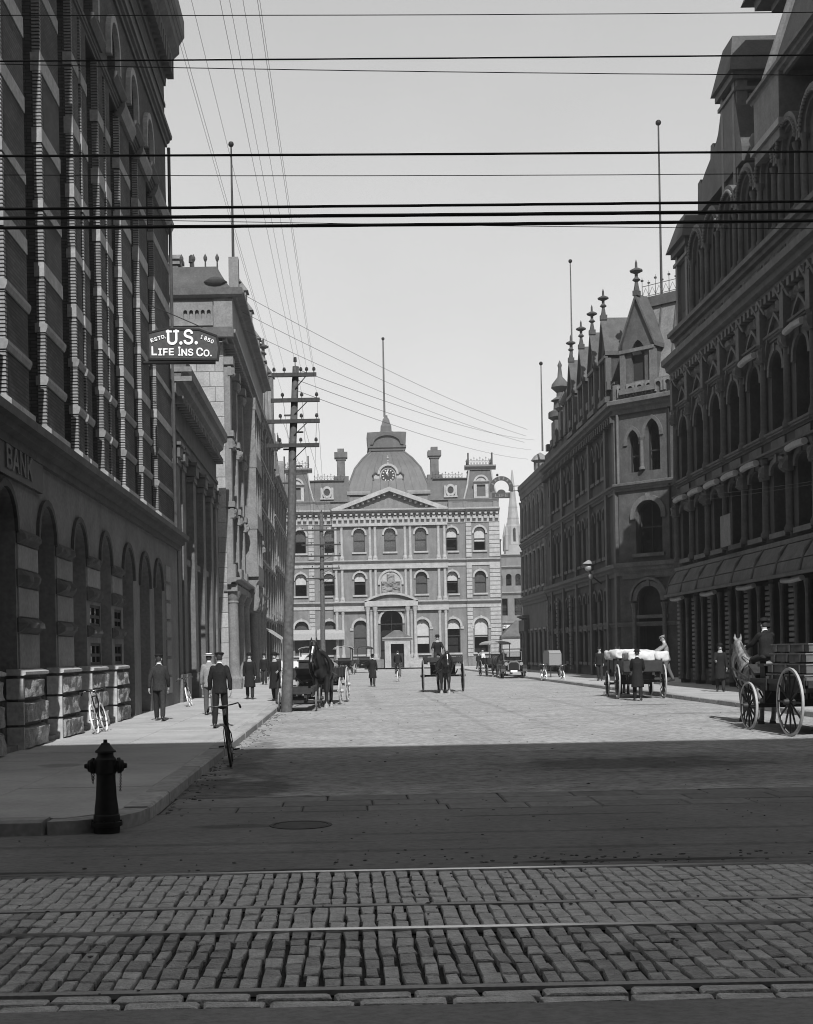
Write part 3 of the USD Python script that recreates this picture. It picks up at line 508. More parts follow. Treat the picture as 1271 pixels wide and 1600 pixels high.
for s in (66.45, 70.3, 74.3, 80.9, 84.0, 87.1, 89.6):
    pb = Bag(fC); pb.box(s - .38, s + .38, 0, .3, 5.9, 17.2); pb.box(s - .45, s + .45, 0, .42, 5.6, 6.6); pb.box(s - .48, s + .48, 0, .45, 9.55, 9.85); pb.box(s - .48, s + .48, 0, .45, 13.2, 13.5); pb.box(s - .5, s + .5, 0, .5, 16.9, 17.3); C.part('pilaster', pb, 'mid_trim')
    cb = Bag(fC); column(cb, s, .22, .3, .45, 5.2, 12); cb.box(s - .45, s + .45, -.1, .6, .15, .45); C.part('column', cb, 'mid_trim', 40)
hb = Bag(fC); hb.box(c0 - .1, c1, -.2, .5, 5.2, 5.55); cornice(hb, c0 - .15, c1, 5.55, 5.9, .75, 0, (.3, 0)); C.part('shop_cornice', hb, 'mid_trim')
for z in (9.55, 13.25): hb = Bag(fC); cornice(hb, c0, c1, z, z + .3, .3, 0); C.part('string_course', hb, 'mid_trim')
r7 = random.Random(21)
for z0, z1 in ((9.9, 10.12), (13.56, 13.75), (6.05, 6.5)):
    for s in bayC: C.part('carved_panel', Bag(fC).rough(s - .85, s + .85, z0, z1, 0, .06, .22, int(s * 7 + z0 * 3), 12, 4, .0), 'mid_trim')
for z in (9.38, 13.02, 17.85): bk = Bag(fC); dentils(bk, c0 + .2, c1, z, z + .2, 0, .24 if z < 17 else .5, .55, .5); C.part('brackets', bk, 'mid_trim', kind='stuff')
for s in (66.45, 70.3, 74.3, 80.9, 84.0, 87.1, 89.6):
    for z in (9.0, 12.6, 16.35): C.part('carved_capital', Bag(fC).rough(s - .42, s + .42, z, z + .5, .2, .38, .22, int(s * 3 + z), 7, 6, .0), 'mid_trim')
    fb = Bag(fC); finial(fb, s, .75, 20.55, 1.1); C.part('cornice_finial', fb, 'dark_stone')
# projecting bay on carved brackets
bb = Bag(fC); bay = [(74.9, 0), (75.3, .95), (79.7, .95), (80.1, 0)]
fl = Bag(np.array([[0, 1, 0, XC], [1, 0, 0, 0], [0, 0, 1, 0], [0, 0, 0, 1.]]))
ob = Bag(fC)
for (z0, z1) in ((6.5, 7.2), (9.3, 10.2), (12.9, 13.8), (16.3, 17.0)): ob.box(75.1, 79.9, .01, 1.0, z0, z1)
for x in (75.1, 76.6, 78.1, 79.6): ob.box(x + .03, x + .29, .01, .95, 7.2, 16.3)
ob.box(75.15, 79.85, .01, .7, 7.2, 16.3); C.part('oriel', ob, 'mid_trim')
for z0, z1 in ((7.4, 9.1), (10.4, 12.7), (14.0, 16.1)):
    for x in (75.5, 77.0, 78.5): w_ = C.part('oriel_window', Bag(fC).box(x, x + 1.0, .72, .76, z0, z1), 'wood_dark'); w_.part('pane', Bag(fC).face(sg.box(x + .08, z0 + .08, x + .92, z1 - .08), .765), 'glass')
ob = Bag(fC); ob.prof([(.01, 4.7), (.2, 4.75), (.35, 5.2), (.75, 5.6), (.85, 6.1), (1.0, 6.3), (1.0, 6.5), (.01, 6.5)], 75.3, 79.7); C.part('oriel_corbel', ob, 'mid_trim')
for x in (75.4, 77.5, 79.3): C.part('console', Bag(fC).rough(x, x + .5, 4.5, 6.2, .1, .8, .25, int(x * 10), 6, 9), 'mid_trim', 50)
# deep attic cornice with the small arcade
hb = Bag(fC); cornice(hb, c0 - .5, c1, 18.05, 18.6, .7, 0, (0, 0)); hb.box(c0 - .39, c1, -5, .55, 18.6, 20.25); cornice(hb, c0 - .55, c1, 20.15, 20.6, 1.15, .0, (0, 0)); C.part('attic', hb, 'mid_trim')
fr_ = Bag(fCs); fr_.M = frame((XC, c0 - .4), (-1, 0), (0, -1)); pnl = sg.box(.45, 18.8, 4.4, 20.05)
ars = [arch(.66 + i * .3, .2, 19.15, 19.6) for i in range(5)]
fr_.poly(pnl.difference(so.unary_union(ars)), .005, .14); C.part('arcade_frieze', fr_, 'mid_trim'); fk = Bag(fr_.M); fk.box(-.55, .4, .005, .16, 18.65, 20.15); C.part('corner_pier', fk, 'mid_trim')
ck = Bag(); ck.M = frame((XC, c0 - .55), (-1, 0), (0, -1)); ck.prof([(0, 18.15), (.25, 18.15), (.45, 18.6), (0, 18.6)], -.6, 6.5); ck.prof([(0, 20.2), (.3, 20.3), (.45, 20.6), (0, 20.6)], -1.1, 6.5); C.part('flank_cornice', ck, 'mid_trim')
rf = Bag(fC); mansard(rf, c0 - .3, c1, .6, -12, 20.6, 22.15, .9); RF = C.part('roof', rf, 'slate')
RF.part('roof_vent', Bag(fC).lathe([(0, 20.9), (.3, 20.95), (.62, 21.2), (.3, 21.42), (0, 21.46)], 66.2, -.35, 14), 'dark_stone', True)
for i in range(6): RF.part('ridge_finial', Bag(fC).lathe([(0, 22.05), (.05, 22.05), (.04, 22.45), (.11, 22.6), (.11, 22.7), (0, 22.9)], 66.8, -.5 - i * .31 * 2 + .2, 6), 'iron_crest')
fp = Bag(fC); fp.box(66.0, 66.6, .35, .85, 20.6, 22.45); C.part('corner_pinnacle', fp, 'mid_trim')
for i, (s, z0, d) in enumerate(((70.3, 20.6, .95), (74.3, 20.6, .95), (80.9, 20.6, .95), (87.1, 20.6, .9))):
    fb = Bag(fC); fb.box(s - .4, s + .4, .2, d, z0, z0 + 1.2); fb.prof([(.2, z0 + 1.2), (d + .12, z0 + 1.2), (d * .6, z0 + 1.9), (.2, z0 + 1.9)], s - .5, s + .5); C.part('parapet_pedestal', fb, 'mid_trim')
ch = thing('chimney', 'pale ribbed chimney stack on the roof left of the roof trestle', 'chimney', (-8.5, 68, 19.5))
DX = -.5; cb = Bag(trimesh.transformations.translation_matrix((DX, 0, 0))); cb.box(-8.95, -7.95, 67.6, 68.6, 18.5, 22.6)
for z in (20.8, 21.2, 21.55): cb.box(-9.0, -7.9, 67.55, 68.65, z, z + .14)
ch.part('stack', cb, 'lime'); cb = Bag(cb.M); cb.box(-9.05, -7.85, 67.5, 68.7, 22.6, 22.85); cb.box(-9.15, -7.75, 67.4, 68.8, 22.85, 23.05); ch.part('cap', cb, 'mid_trim')
tr = thing('roof_trestle', 'dark braced wooden roof post beside the ribbed chimney stack', 'post', (-7.3, 68, 21))
tr.part('post', Bag().tube([(-7.85, 68.5, 20.9), (-7.85, 68.5, 22.2), (-7.85, 68.5, 23.0)], .09, 6), 'wood_dark')
for dx in (-1.0, -.35, 1.0): tr.part('brace', Bag().tube([(-7.85 + dx, 68.5, 21.2), (-7.85 + dx * .5, 68.5, 21.8), (-7.85, 68.5, 22.4)], .05, 5), 'wood_dark')
tr.part('post_cap', Bag().lathe([(0, 22.9), (.14, 22.95), (.12, 23.3), (0, 23.4)], -7.85, 68.5, 8), 'wood_dark')
flagpole('tall thin flagpole on the corner of the ornate stone building', -5.42, 66.3, 22.4, 28.3, .075, 'wood_dark')
flagpole('stout white-edged pole rising behind the top of the tall brick bank', -6.72, 48.4, 12.3, 22.6, .075, 'wood_pole')
# ================================================================ buildings D and E farther down the left side
trim_ = trim
def row_front(t, fr, s0, s1, floors, cent, w, wall, trim, d=-.5, pil=(), blind=.5, hoods=True):
    t.part('front_wall', Bag(fr).poly(sg.box(s0, .15, s1, floors[-1][1] + 1.0).difference(so.unary_union([arch(s, w, z0, z1, k) for s in cent for z0, z1, k in floors])), d - .3, 0), wall)
    for s in cent:
        for z0, z1, k in floors:
            window(t, fr, s, w, z0, z1, k, d, 'wood_dark', blind if RND.random() < .6 else None, 'blind')
            if hoods: trim_(t, fr, s, w, z0, z1, k, trim, .15, 0, .09, .2)
    for s in pil: pb = Bag(fr); pb.box(s - .3, s + .3, 0, .22, .15, floors[-1][1] + .7); pb.box(s - .38, s + .38, 0, .3, floors[-1][1] + .5, floors[-1][1] + .8); t.part('pilaster', pb, trim)
D = thing('gabled_building', 'narrow gabled building with tall pinnacle beyond the ornate stone building', 'building', (-6, 100, .15))
D.part('core', Bag(fC).box(91, 108, -14, -1, .15, 19), 'core')
row_front(D, fC, 90.05, 108, [(.7, 3.6, 'flat'), (5.2, 7.8, 'round'), (9.0, 11.4, 'round'), (12.6, 15.0, 'round'), (16.2, 18.2, 'flat')], [92.2, 95.8, 99.4, 103, 106.3], 1.6, 'mid_stone', 'mid_trim', pil=(90.5, 94, 97.6, 101.2, 104.7, 107.6))
for z in (4.3, 8.3, 12.0, 15.6, 18.9): hb = Bag(fC); cornice(hb, 90.05, 108, z, z + .35, .55 if z > 18 else .35, 0, (0, 0)); D.part('string_course', hb, 'mid_trim')
rf = Bag(fC); mansard(rf, 90.05, 108, .0, -10, 19.25, 22.4, 2.0); D.part('roof', rf, 'slate')
for s, h in ((93.5, 4.0), (99.2, 5.2), (104.8, 4.4)):
    gb = Bag(fC); gb.poly(sg.Polygon([(s - 1.7, 19.2), (s + 1.7, 19.2), (s + 1.7, 20.6), (s, 19.2 + h), (s - 1.7, 20.6)]), -2.5, .15); gb.box(s - .3, s + .3, -.3, .35, 19.2, 19.2 + h + .3); D.part('gable', gb, 'mid_trim')
    fb = Bag(fC); finial(fb, s, .02, 19.2 + h + .3, 1.7); D.part('finial', fb, 'iron_crest')
tb = Bag(fC); tb.box(107.0, 108.2, -1.2, .35, 19.2, 25.2); tb.prof([(-1.3, 25.2), (.5, 25.2), (-.4, 26.6)], 106.9, 108.3); D.part('pinnacle_tower', tb, 'mid_stone'); fb = Bag(fC); finial(fb, 107.6, -.4, 26.4, 2.2); D.part('finial', fb, 'iron_crest')
aw = thing('shop_awning', 'pale striped shop awnings lowered over the left pavement, far down the street', 'awning', (-5.6, 94, 3.4)); 
for s in (92.2, 95.8, 99.4): aw.part('canvas', Bag(fC).prof([(.2, 3.9), (1.5, 3.0), (1.52, 2.7), (1.48, 2.7), (1.45, 2.95), (.2, 3.8)], s - 1.3, s + 1.3), 'canvas')
E_ = thing('mansard_building', 'mansard-roofed building with small towers at the far left end of the street', 'building', (-6, 119, .15))
E_.part('core', Bag(fC).box(108.9, 130, -14, -1, .15, 17), 'core')
row_front(E_, fC, 108.25, 131, [(.7, 3.8, 'round'), (5.6, 8.6, 'round'), (10.2, 13.0, 'round'), (14.0, 16.0, 'round')], [110.3, 113.5, 116.7, 119.9, 123.1, 126.3, 129.3], 1.5, 'mid_stone', 'mid_trim', pil=(108.7, 112, 115.1, 118.3, 121.5, 124.7, 127.8, 130.6))
for z in (4.5, 9.2, 13.4, 16.8): hb = Bag(fC); cornice(hb, 108.25, 131, z, z + .4, .7 if z > 16 else .35, 0, (0, .5)); E_.part('string_course', hb, 'mid_trim')
rf = Bag(fC); mansard(rf, 108.25, 131, .0, -10, 17.2, 20.0, 1.4); E_.part('roof', rf, 'slate_pale')
for s in (111.5, 127.5):
    tb = Bag(fC); mansard(tb, s - 2.1, s + 2.1, .25, -4, 17.2, 22.6, .8); T_ = E_.part('tower_roof', tb, 'slate_pale')
    hb = Bag(fC); hb.box(s - 1.6, s + 1.6, -3.4, -.25, 22.6, 22.9); cornice(hb, s - 1.5, s + 1.5, 22.4, 22.9, .1, -.6, (0, 0)); T_.part('tower_cornice', hb, 'dark_trim')
    db = Bag(fC); db.poly(arch(s, 1.3, 18, 21.2), -.6, .25); T_.part('dormer', db, 'mid_trim'); T_.part('dormer_window', Bag(fC).poly(arch(s, .8, 18.4, 20.8), .25, .27), 'wood_dark')
    cr_ = Bag(fC); cresting(cr_, (s - 1.5, -.3), (s + 1.5, -.3), 22.9, .9, .4); T_.part('cresting', cr_, 'iron_crest')
# ================================================================ the domed post office closing the street
P = thing('post_office', 'large pale domed building with clock and pediment closing the end of the street', 'building', (5.45, 160, .15))
fP = frame((5.45, 150), (1, 0), (0, -1)); HW = 12.85
P.part('core', Bag(fP).box(-HW + .6, HW - .6, -24, -1.4, .15, 18.5), 'core')
W1 = [-10.5, -7.25, -3.6, 3.6, 7.25, 10.5]; W3 = [-10.5, -7.0, -3.6, 0, 3.6, 7.25, 10.5]
def proud(s): return .55 if abs(s) < 6.7 else (.3 if abs(s) > 8.9 else 0.0)
zones = [(-HW, -8.4, .3), (-8.4, -6.7, 0), (-6.7, 6.7, .55), (6.7, 8.4, 0), (8.4, HW, .3)]
zones = [(-HW, -8.9, .3), (-8.9, -6.75, 0), (-6.75, 6.75, .55), (6.75, 8.9, 0), (8.9, HW, .3)]
ops = [arch(s, 1.65, 1.75, 5.75) for s in W1] + [arch(s, 1.35, 8.7, 11.3) for s in W1] + [arch(s, 1.35, 13.7, 16.45) for s in W3] + [arch(0, 2.6, 1.2, 6.9)]
uo = so.unary_union(ops)
for a, c, d in zones: P.part('front_wall', Bag(fP).poly(sg.box(a, .15, c, 17.3).difference(uo), -.6, d), 'lime')
for sx in (-1, 1): P.part('side_wall', Bag(fP).box(sx * HW - .01 if sx > 0 else -HW, HW if sx > 0 else -HW + .01, -24, -.6, .15, 18.6), 'mid_stone')
bl1 = {3.6: .72, 7.25: .3, 10.5: .55}; bl2 = {-10.5: .5, -7.25: .35, -3.6: .4, 7.25: .42, 3.6: 0}; bl3 = {7.25: .42, 10.5: .62}
for s in W1:
    d = proud(s); window(P, fP, s, 1.65, 1.75, 5.75, 'round', d - .28, 'wood_dark', bl1.get(s, 1.0), 'blind' if s in bl1 else 'blind_grey', mull=False)
    window(P, fP, s, 1.35, 8.7, 11.3, 'round', d - .26, 'wood_dark', bl2.get(s) or 1.0, 'blind' if bl2.get(s) else 'blind_grey', mull=False)
    trim(P, fP, s, 1.65, 1.75, 5.75, 'round', 'lime_trim', .26, d, .16, .1, True, .2); trim(P, fP, s, 1.35, 8.7, 11.3, 'round', 'lime_trim', .22, d, .14, .1, True, .18)
    for e in (-1, 1): P.part('impost_block', Bag(fP).box(s + e * 1.05 - .2, s + e * 1.05 + .2, d, d + .12, 4.55, 4.85), 'lime_trim')
for s in W3:
    d = proud(s); window(P, fP, s, 1.35, 13.7, 16.45, 'round', d - .26, 'wood_dark', bl3.get(s, 1.0 if abs(s) < 4 else .5), 'blind' if s > 5 else 'blind_grey', mull=False)
    trim(P, fP, s, 1.35, 13.7, 16.45, 'round', 'lime_trim', .22, d, .14, .1, True, .18)
for a, c, d in zones:
    for z0, z1, q in ((7.15, 7.95, .5), (12.05, 12.75, .45)):
        hb = Bag(fP); cornice(hb, a, c, z0 + .3, z1, d + q, d); hb.box(a, c, d, d + .1, z0 - .1, z0 + .3); P.part('storey_cornice', hb, 'lime_trim')
    hb = Bag(fP); hb.box(a, c, d, d + .1, 17.0, 17.3); hb.box(a, c, -.6, d + .08, 17.3, 18.2); cornice(hb, a, c, 18.1, 18.65, d + .95, d); P.part('main_cornice', hb, 'lime_trim')
    md = Bag(fP); dentils(md, a, c, 17.42, 17.82, d + .08, d + .42, .62, .6); dentils(md, a, c, 17.92, 18.12, d + .08, d + .6, .62, .42); P.part('modillions', md, 'lime_trim', kind='stuff')
    hb = Bag(fP); hb.box(a, c, d, d + .12, .15, 1.2); hb.box(a, c, d, d + .2, .15, .5); P.part('plinth', hb, 'lime')
for s0, s1 in ((8.9, 9.55), (11.6, HW), (-9.55, -8.9), (-HW, -11.6)):
    for z0, z1 in ((1.25, 7.0), (8.1, 12.0), (12.9, 16.95)): qb = Bag(fP); quoins(qb, s0, s1, z0, z1, .3, .4, .46); P.part('rusticated_quoins', qb, 'lime_trim')
for s in (-6.35, -5.65, -2.35, -1.75, 1.75, 2.35, 5.65, 6.35):
    for z0, z1 in ((1.3, 7.0), (8.1, 11.95), (12.9, 16.95)): cb = Bag(fP); column(cb, s, .62, .2, z0, z1, 10); cb.box(s - .26, s + .26, .55, .86, z0 - .15, z0); P.part('column', cb, 'lime_trim', 40)
for z0, z1 in ((11.7, 12.05), (16.7, 17.0), (6.8, 7.1)): P.part('entablature', Bag(fP).box(-6.7, 6.7, .55, .92, z0, z1), 'lime_trim')
# pediment
pd = sg.Polygon([(-6.9, 18.66), (6.9, 18.66), (0, 21.2)]); P.part('pediment', Bag(fP).poly(sg.Polygon([(-6.5, 18.66), (6.5, 18.66), (0, 20.95)]), -.3, .62), 'lime')
rk = pd.difference(sg.Polygon([(-6.0, 18.5), (6.0, 18.5), (0, 20.7)])); rk2 = rk.intersection(sg.box(-9, 18.67, 9, 30)); P.part('raking_cornice', Bag(fP).poly(rk2, .3, 1.35), 'lime_trim')
md = Bag(fP)
for i in range(1, 10):
    for sx in (-1, 1): s = sx * i * .62; zz = 20.62 - abs(s) * .368; md.box(s - .15, s + .15, .62, 1.05, zz - .22, zz + .06)
P.part('modillions', md, 'lime_trim', kind='stuff')
# arms panel and entrance
ap = Bag(fP); hood(ap, 0, 2.5, 11.4, 'round', .25, .55, .75, .3); ap.poly(arch(0, 2.5, 8.75, 11.4), .5, .62); P.part('arms_arch', ap, 'lime_trim')
ap = Bag(fP).rough(-1.12, 1.12, 8.8, 10.25, .6, .66, .4, 77, 24, 18, .0); P.part('carved_arms', ap, 'mid_trim'); P.part('arms_shield', Bag(fP).tm(trimesh.creation.icosphere(2, .42), np.array([[1, 0, 0, 0], [0, .35, 0, .74], [0, 0, 1.2, 10.15], [0, 0, 0, 1.]])), 'mid_trim', 40); P.part('arms_crest', Bag(fP).rough(-.45, .45, 10.3, 11.1, .6, .66, .3, 78, 10, 9, .0), 'mid_trim')
sp = Bag(fP); sp.poly(sg.Polygon([(-2.9, 7.95), (2.9, 7.95), (2.2, 8.35), (1.2, 8.62), (0, 8.72), (-1.2, 8.62), (-2.2, 8.35)]), .5, .95); P.part('porch_pediment', sp, 'lime'); sp = Bag(fP)
seg = [(x, 7.95 + .85 * (1 - (x / 3.0) ** 2)) for x in np.linspace(-3, 3, 13)]; sp.poly(sg.LineString(seg).buffer(.12), .5, 1.35); sp.box(-3.1, 3.1, .5, 1.35, 7.3, 7.95); P.part('porch_cornice', sp, 'lime_trim')
for s in (-2.75, 2.75, -1.9, 1.9): cb = Bag(fP); column(cb, s, 1.05, .22, 1.3, 7.25, 12); cb.box(s - .32, s + .32, .6, 1.4, .15, 1.3); P.part('porch_column', cb, 'lime_trim', 40)
window(P, fP, 0, 2.6, 3.6, 6.9, 'round', .1, 'wood_dark', None); hb = Bag(fP); hood(hb, 0, 2.6, 6.9, 'round', .25, .55, .7, .3); P.part('window_surround', hb, 'lime_trim')
P.part('porch_floor', Bag(fP).box(-3.2, 3.2, .2, 1.5, .15, 1.15), 'lime')
for i in range(6): P.part('stair_step', Bag(fP).box(2.0, 5.6, 1.2, 3.2 - i * .3, .15 + i * .17, .32 + i * .17 - .002), 'lime_trim')
V = thing('entrance_kiosk', 'small hip-roofed porch with dark doorway at the post office steps', 'kiosk', (6.0, 147.6, .15)); fV = frame((6.0, 147.2), (1, 0), (0, -1))
V.part('wall', Bag(fV).poly(sg.box(-1.45, .15, 1.45, 3.35).difference(sg.box(-.75, .16, .75, 2.9)), -1.2, 0), 'lime_trim'); V.part('door_opening', Bag(fV).box(-.75, .75, -1.2, -1.1, .16, 2.9), 'core')
hb = Bag(fV); cornice(hb, -1.5, 1.5, 3.3, 3.65, .3, 0, (.8, .8)); V.part('eaves', hb, 'lime_trim'); rf = Bag(fV); mansard(rf, -1.6, 1.6, .2, -1.4, 3.65, 4.5, .78, 0, 2, True, 1.3, 1.3); V.part('roof', rf, 'slate_pale')
V.part('doorpost', Bag(fV).box(-.98, -.78, 0, .1, .15, 3.0), 'lime_trim'); V.part('doorpost', Bag(fV).box(.78, .98, 0, .1, .15, 3.0), 'lime_trim')
# parapet, mansard, ovals
P.part('attic_wall', Bag(fP).box(-6.95, 6.95, -.9, -.31, 18.6, 19.75), 'lime')
for sx in (-1, 1):
    a, c = sorted((sx * 6.9, sx * HW)); pb = Bag(fP); pb.box(a, c, -.6, .25, 18.65, 19.45); cornice(pb, a, c, 19.4, 19.75, .45, .25)
    for s in (7.2, 8.9, 12.4): pb.box(sx * s - .25, sx * s + .25, .25, .38, 18.7, 19.4)
    P.part('parapet', pb, 'lime')
    rf = Bag(fP); mansard(rf, *sorted((sx * 4.6, sx * 9.4)), -.1, -22, 19.7, 22.15, .8, .2, 5, True, 0, 0); R_ = P.part('mansard_roof', rf, 'slate_pale')
    hb = Bag(fP); cornice(hb, *sorted((sx * 5.2, sx * 9.3)), 22.05, 22.35, -.65, -.95); R_.part('roof_curb', hb, 'dark_trim')
    ob = Bag(fP); s = sx * 7.25; ob.tm(trimesh.creation.annulus(.36, .6, .5, sections=16), np.array([[1, 0, 0, s], [0, 0, 1, -.25], [0, 1.2, 0, 20.85], [0, 0, 0, 1.]])); ob.box(s - .8, s + .8, -.6, .0, 20.0, 20.2); ob.box(s - .75, s - .5, -.6, -.1, 20.2, 21.4); ob.box(s + .5, s + .75, -.6, -.1, 20.2, 21.4); R_.part('oval_dormer', ob, 'lime_trim')
    R_.part('oval_glass', Bag(fP).tm(trimesh.creation.cylinder(.4, .1, sections=16), np.array([[1, 0, 0, s], [0, 0, 1, -.15], [0, 1.2, 0, 20.85], [0, 0, 0, 1.]])), 'wood_dark')
    cb = Bag(fP); cresting(cb, (sx * 5.2, -.8), (sx * 8.7, -.8), 22.3, .85, .36); R_.part('cresting', cb, 'iron_crest')
    tb = Bag(fP); s = sx * 10.8; mansard(tb, s - 2.0, s + 2.0, .1, -4, 19.7, 23.2, .72, .3); T_ = P.part('pavilion_roof', tb, 'slate_pale')
    for e in (-1, 1): T_.part('hip_rib', Bag(fP).tube([(s + e * 2.0, .12, 19.75), (s + e * 1.55, -.3, 21.4), (s + e * 1.3, -.58, 23.2)], .1, 6), 'lime_trim')
    hb = Bag(fP); hb.box(s - 1.35, s + 1.35, -3.3, -.5, 23.2, 23.35); cornice(hb, s - 1.4, s + 1.4, 23.2, 23.75, -.1, -.6, (.9, .9)); T_.part('pavilion_cornice', hb, 'mid_trim')
    cb = Bag(fP); cresting(cb, (s - 1.4, -.4), (s + 1.4, -.4), 23.75, 1.0, .33)
    for e in (-1, 1): cb.box(s + e * 1.4 - .09, s + e * 1.4 + .09, -.5, -.3, 23.75, 25.2); cresting(cb, (s + e * 1.4, -.4), (s + e * 1.4, -2.9), 23.75, 1.0, .4)
    T_.part('cresting', cb, 'iron_crest')
    db = Bag(fP); db.poly(sg.box(s - .85, 19.8, s + .85, 21.6).difference(sg.box(s - .5, 20, s + .5, 21.4)), -.9, .3); cornice(db, s - .95, s + .95, 21.5, 21.8, .6, .2); hood(db, s, 1.3, 22.3, 'round', .22, -.6, .45, 0, False); db.poly(arch(s, 1.3, 21.7, 22.3), -.6, .3); D_ = P.part('dormer', db, 'lime_trim'); D_.part('dormer_window', Bag(fP).box(s - .5, s + .5, .0, .05, 20, 21.4), 'blind_grey')
    # chimneys
    s = sx * 5.55; cb = Bag(fP); cb.box(s - .9, s + .9, -2.6, -1.4, 19.7, 22.9); cb.box(s - .48, s + .48, -2.5, -1.5, 22.9, 25.0); cb.box(s - .6, s + .6, -2.6, -1.4, 24.85, 25.1); cb.box(s - .78, s + .78, -2.75, -1.25, 25.1, 25.75); cb.box(s - .4, s + .4, -2.4, -1.6, 25.75, 26.2); P.part('chimney', cb, 'mid_stone')
# square dome
pts = [(5.35, 19.7), (4.95, 20.9), (4.55, 22.1), (3.9, 23.8), (2.95, 25.1), (2.1, 25.95), (1.9, 26.2)]
db = Bag(fP); cy = -5.6; v = []; nsub = 4
for h, z in pts: v += [(-h, cy + h, z), (h, cy + h, z), (h, cy - h, z), (-h, cy - h, z)]
db.add(v, [(k * 4 + j, k * 4 + (j + 1) % 4, k * 4 + 4 + (j + 1) % 4, k * 4 + 4 + j) for k in range(len(pts) - 1) for j in range(4)]); DM = P.part('dome', db, 'tin_roof', 50)
for ex in (-1, 1): DM.part('dome_rib', Bag(fP).tube([(ex * h, cy + h, z) for h, z in pts], .12, 6), 'tin_roof')
sb = Bag(fP)
for i in range(1, 10):
    u = -1 + i * .2; sb.tube([(u * h, cy + h + .005, z) for h, z in pts], .028, 4)
DM.part('seams', sb, 'tin_roof', kind='stuff')
hb = Bag(fP); hb.box(-2.15, 2.15, cy - 2.15, cy + 2.15, 26.15, 26.5); hb.box(-2.3, 2.3, cy - 2.3, cy + 2.3, 26.5, 26.75); hb.poly(sg.Polygon([(-2.25, 26.75), (2.25, 26.75), (2.35, 28.35), (1.5, 28.4), (-1.5, 28.4), (-2.35, 28.35)]), cy - 2.2, cy + 2.2); CP = P.part('dome_cap', hb, 'slate_pale')
ar = [(x, 26.85 + 1.35 * math.sqrt(max(0, 1 - (x / 2.0) ** 2))) for x in np.linspace(-2, 2, 17)]
CP.part('cap_arch', Bag(fP).poly(sg.Polygon(ar + [(1.7, 26.85)] + [(x * .84, 26.85 + 1.1 * math.sqrt(max(0, 1 - (x / 2.0) ** 2))) for x in np.linspace(2, -2, 17)]), cy + 2.2, cy + 2.45), 'dark_trim')
lb = Bag(fP); lb.lathe([(1.3, 28.35), (1.3, 28.6), (.95, 28.75), (.9, 29.4), (.75, 29.6), (.55, 30.2), (.3, 30.5), (.28, 30.75), (0, 30.8)], 0, cy, 4, math.pi / 4); P.part('lantern', lb, 'slate_pale')
fl_ = thing('flagpole', 'flagpole on the lantern of the domed building at the end of the street', 'flagpole', (5.3, 155.6, 30.7)); fl_.part('pole', Bag().tube([(5.3, 155.6, 30.6), (5.3, 155.6, 35), (5.3, 155.6, 40.0)], .13, 8, .09), 'wood_pole'); fl_.part('ball', Bag().tm(trimesh.creation.icosphere(1, .2), trimesh.transformations.translation_matrix((5.3, 155.6, 40.1))), 'black_iron')
# clock dormer
cd = Bag(fP); dz = -1.15; cd.box(-1.75, 1.75, -3, dz, 21.55, 21.95); cd.box(-1.7, -1.05, -2.6, dz - .05, 21.95, 23.0); cd.box(1.05, 1.7, -2.6, dz - .05, 21.95, 23.0); cd.poly(arch(0, 2.0, 21.95, 24.0), -3.5, dz - .1); hood(cd, 0, 2.0, 24.0, 'round', .25, -2.6, dz + .15, .0, False); CL = P.part('clock_dormer', cd, 'lime_trim')
for sx in (-1, 1): CL.part('scroll', Bag(fP).tube([(sx * 1.1, dz, 23.0), (sx * 1.5, dz, 23.2), (sx * 1.8, dz, 22.9), (sx * 1.75, dz, 22.3)], .14, 6), 'dark_trim')
fc = CL.part('clock_face', Bag(fP).tm(trimesh.creation.cylinder(.82, .1, sections=28), np.array([[1, 0, 0, 0], [0, 0, 1, dz], [0, 1, 0, 22.85], [0, 0, 0, 1.]])), 'dark_stone')
mk = Bag(fP)
for i in range(12):
    a = i * math.pi / 6; M2 = np.array([[math.cos(a), 0, math.sin(a), 0], [0, 1, 0, 0], [-math.sin(a), 0, math.cos(a), 22.85], [0, 0, 0, 1.]]); tmp = Bag(); tmp.box(-.05, .05, dz + .05, dz + .065, .55, .72); vv, ff = tmp.out(); mk.add(vv @ M2[:3, :3].T + M2[:3, 3], ff)
fc.part('numerals', mk, 'pale_cloth')
for a, L, w in ((-.55, .42, .07), (-.2, .62, .05)): M2 = np.array([[math.cos(a), 0, math.sin(a), 0], [0, 1, 0, 0], [-math.sin(a), 0, math.cos(a), 22.85], [0, 0, 0, 1.]]); tmp = Bag(); tmp.box(-w, w, dz + .066, dz + .08, -.1, L); vv, ff = tmp.out(); fc.part('clock_hand', Bag(fP).add(vv @ M2[:3, :3].T + M2[:3, 3], ff), 'pale_cloth')
fb = Bag(fP); finial(fb, 0, dz - .2, 24.2, 1.1); CL.part('finial', fb, 'lime_trim')
for sx in (-1, 1): P.part('dome_foot_moulding', Bag(fP).prof([(-.9, 20.5), (-.2, 20.5), (-.2, 20.75), (-.6, 21.0), (-.9, 21.0)], *sorted((sx * 2.2, sx * 4.9))), 'mid_trim')
aw = thing('window_awning', 'two pale canvas awnings over the left ground windows of the post office', 'awning', (-3, 149, 4))
for s, w_ in ((-10.6, 1.7), (-7.1, 1.6)): aw.part('canvas', Bag(fP).prof([(.35, 4.75), (1.5, 4.3), (1.55, 3.55), (1.5, 3.55), (1.45, 4.25), (.35, 4.65)], s - w_, s + w_), 'canvas'); aw.part('arm', Bag(fP).tube([(s - w_ + .1, .3, 3.0), (s - w_ + .1, .9, 3.3), (s - w_ + .1, 1.5, 3.6)], .03, 4), 'black_iron')
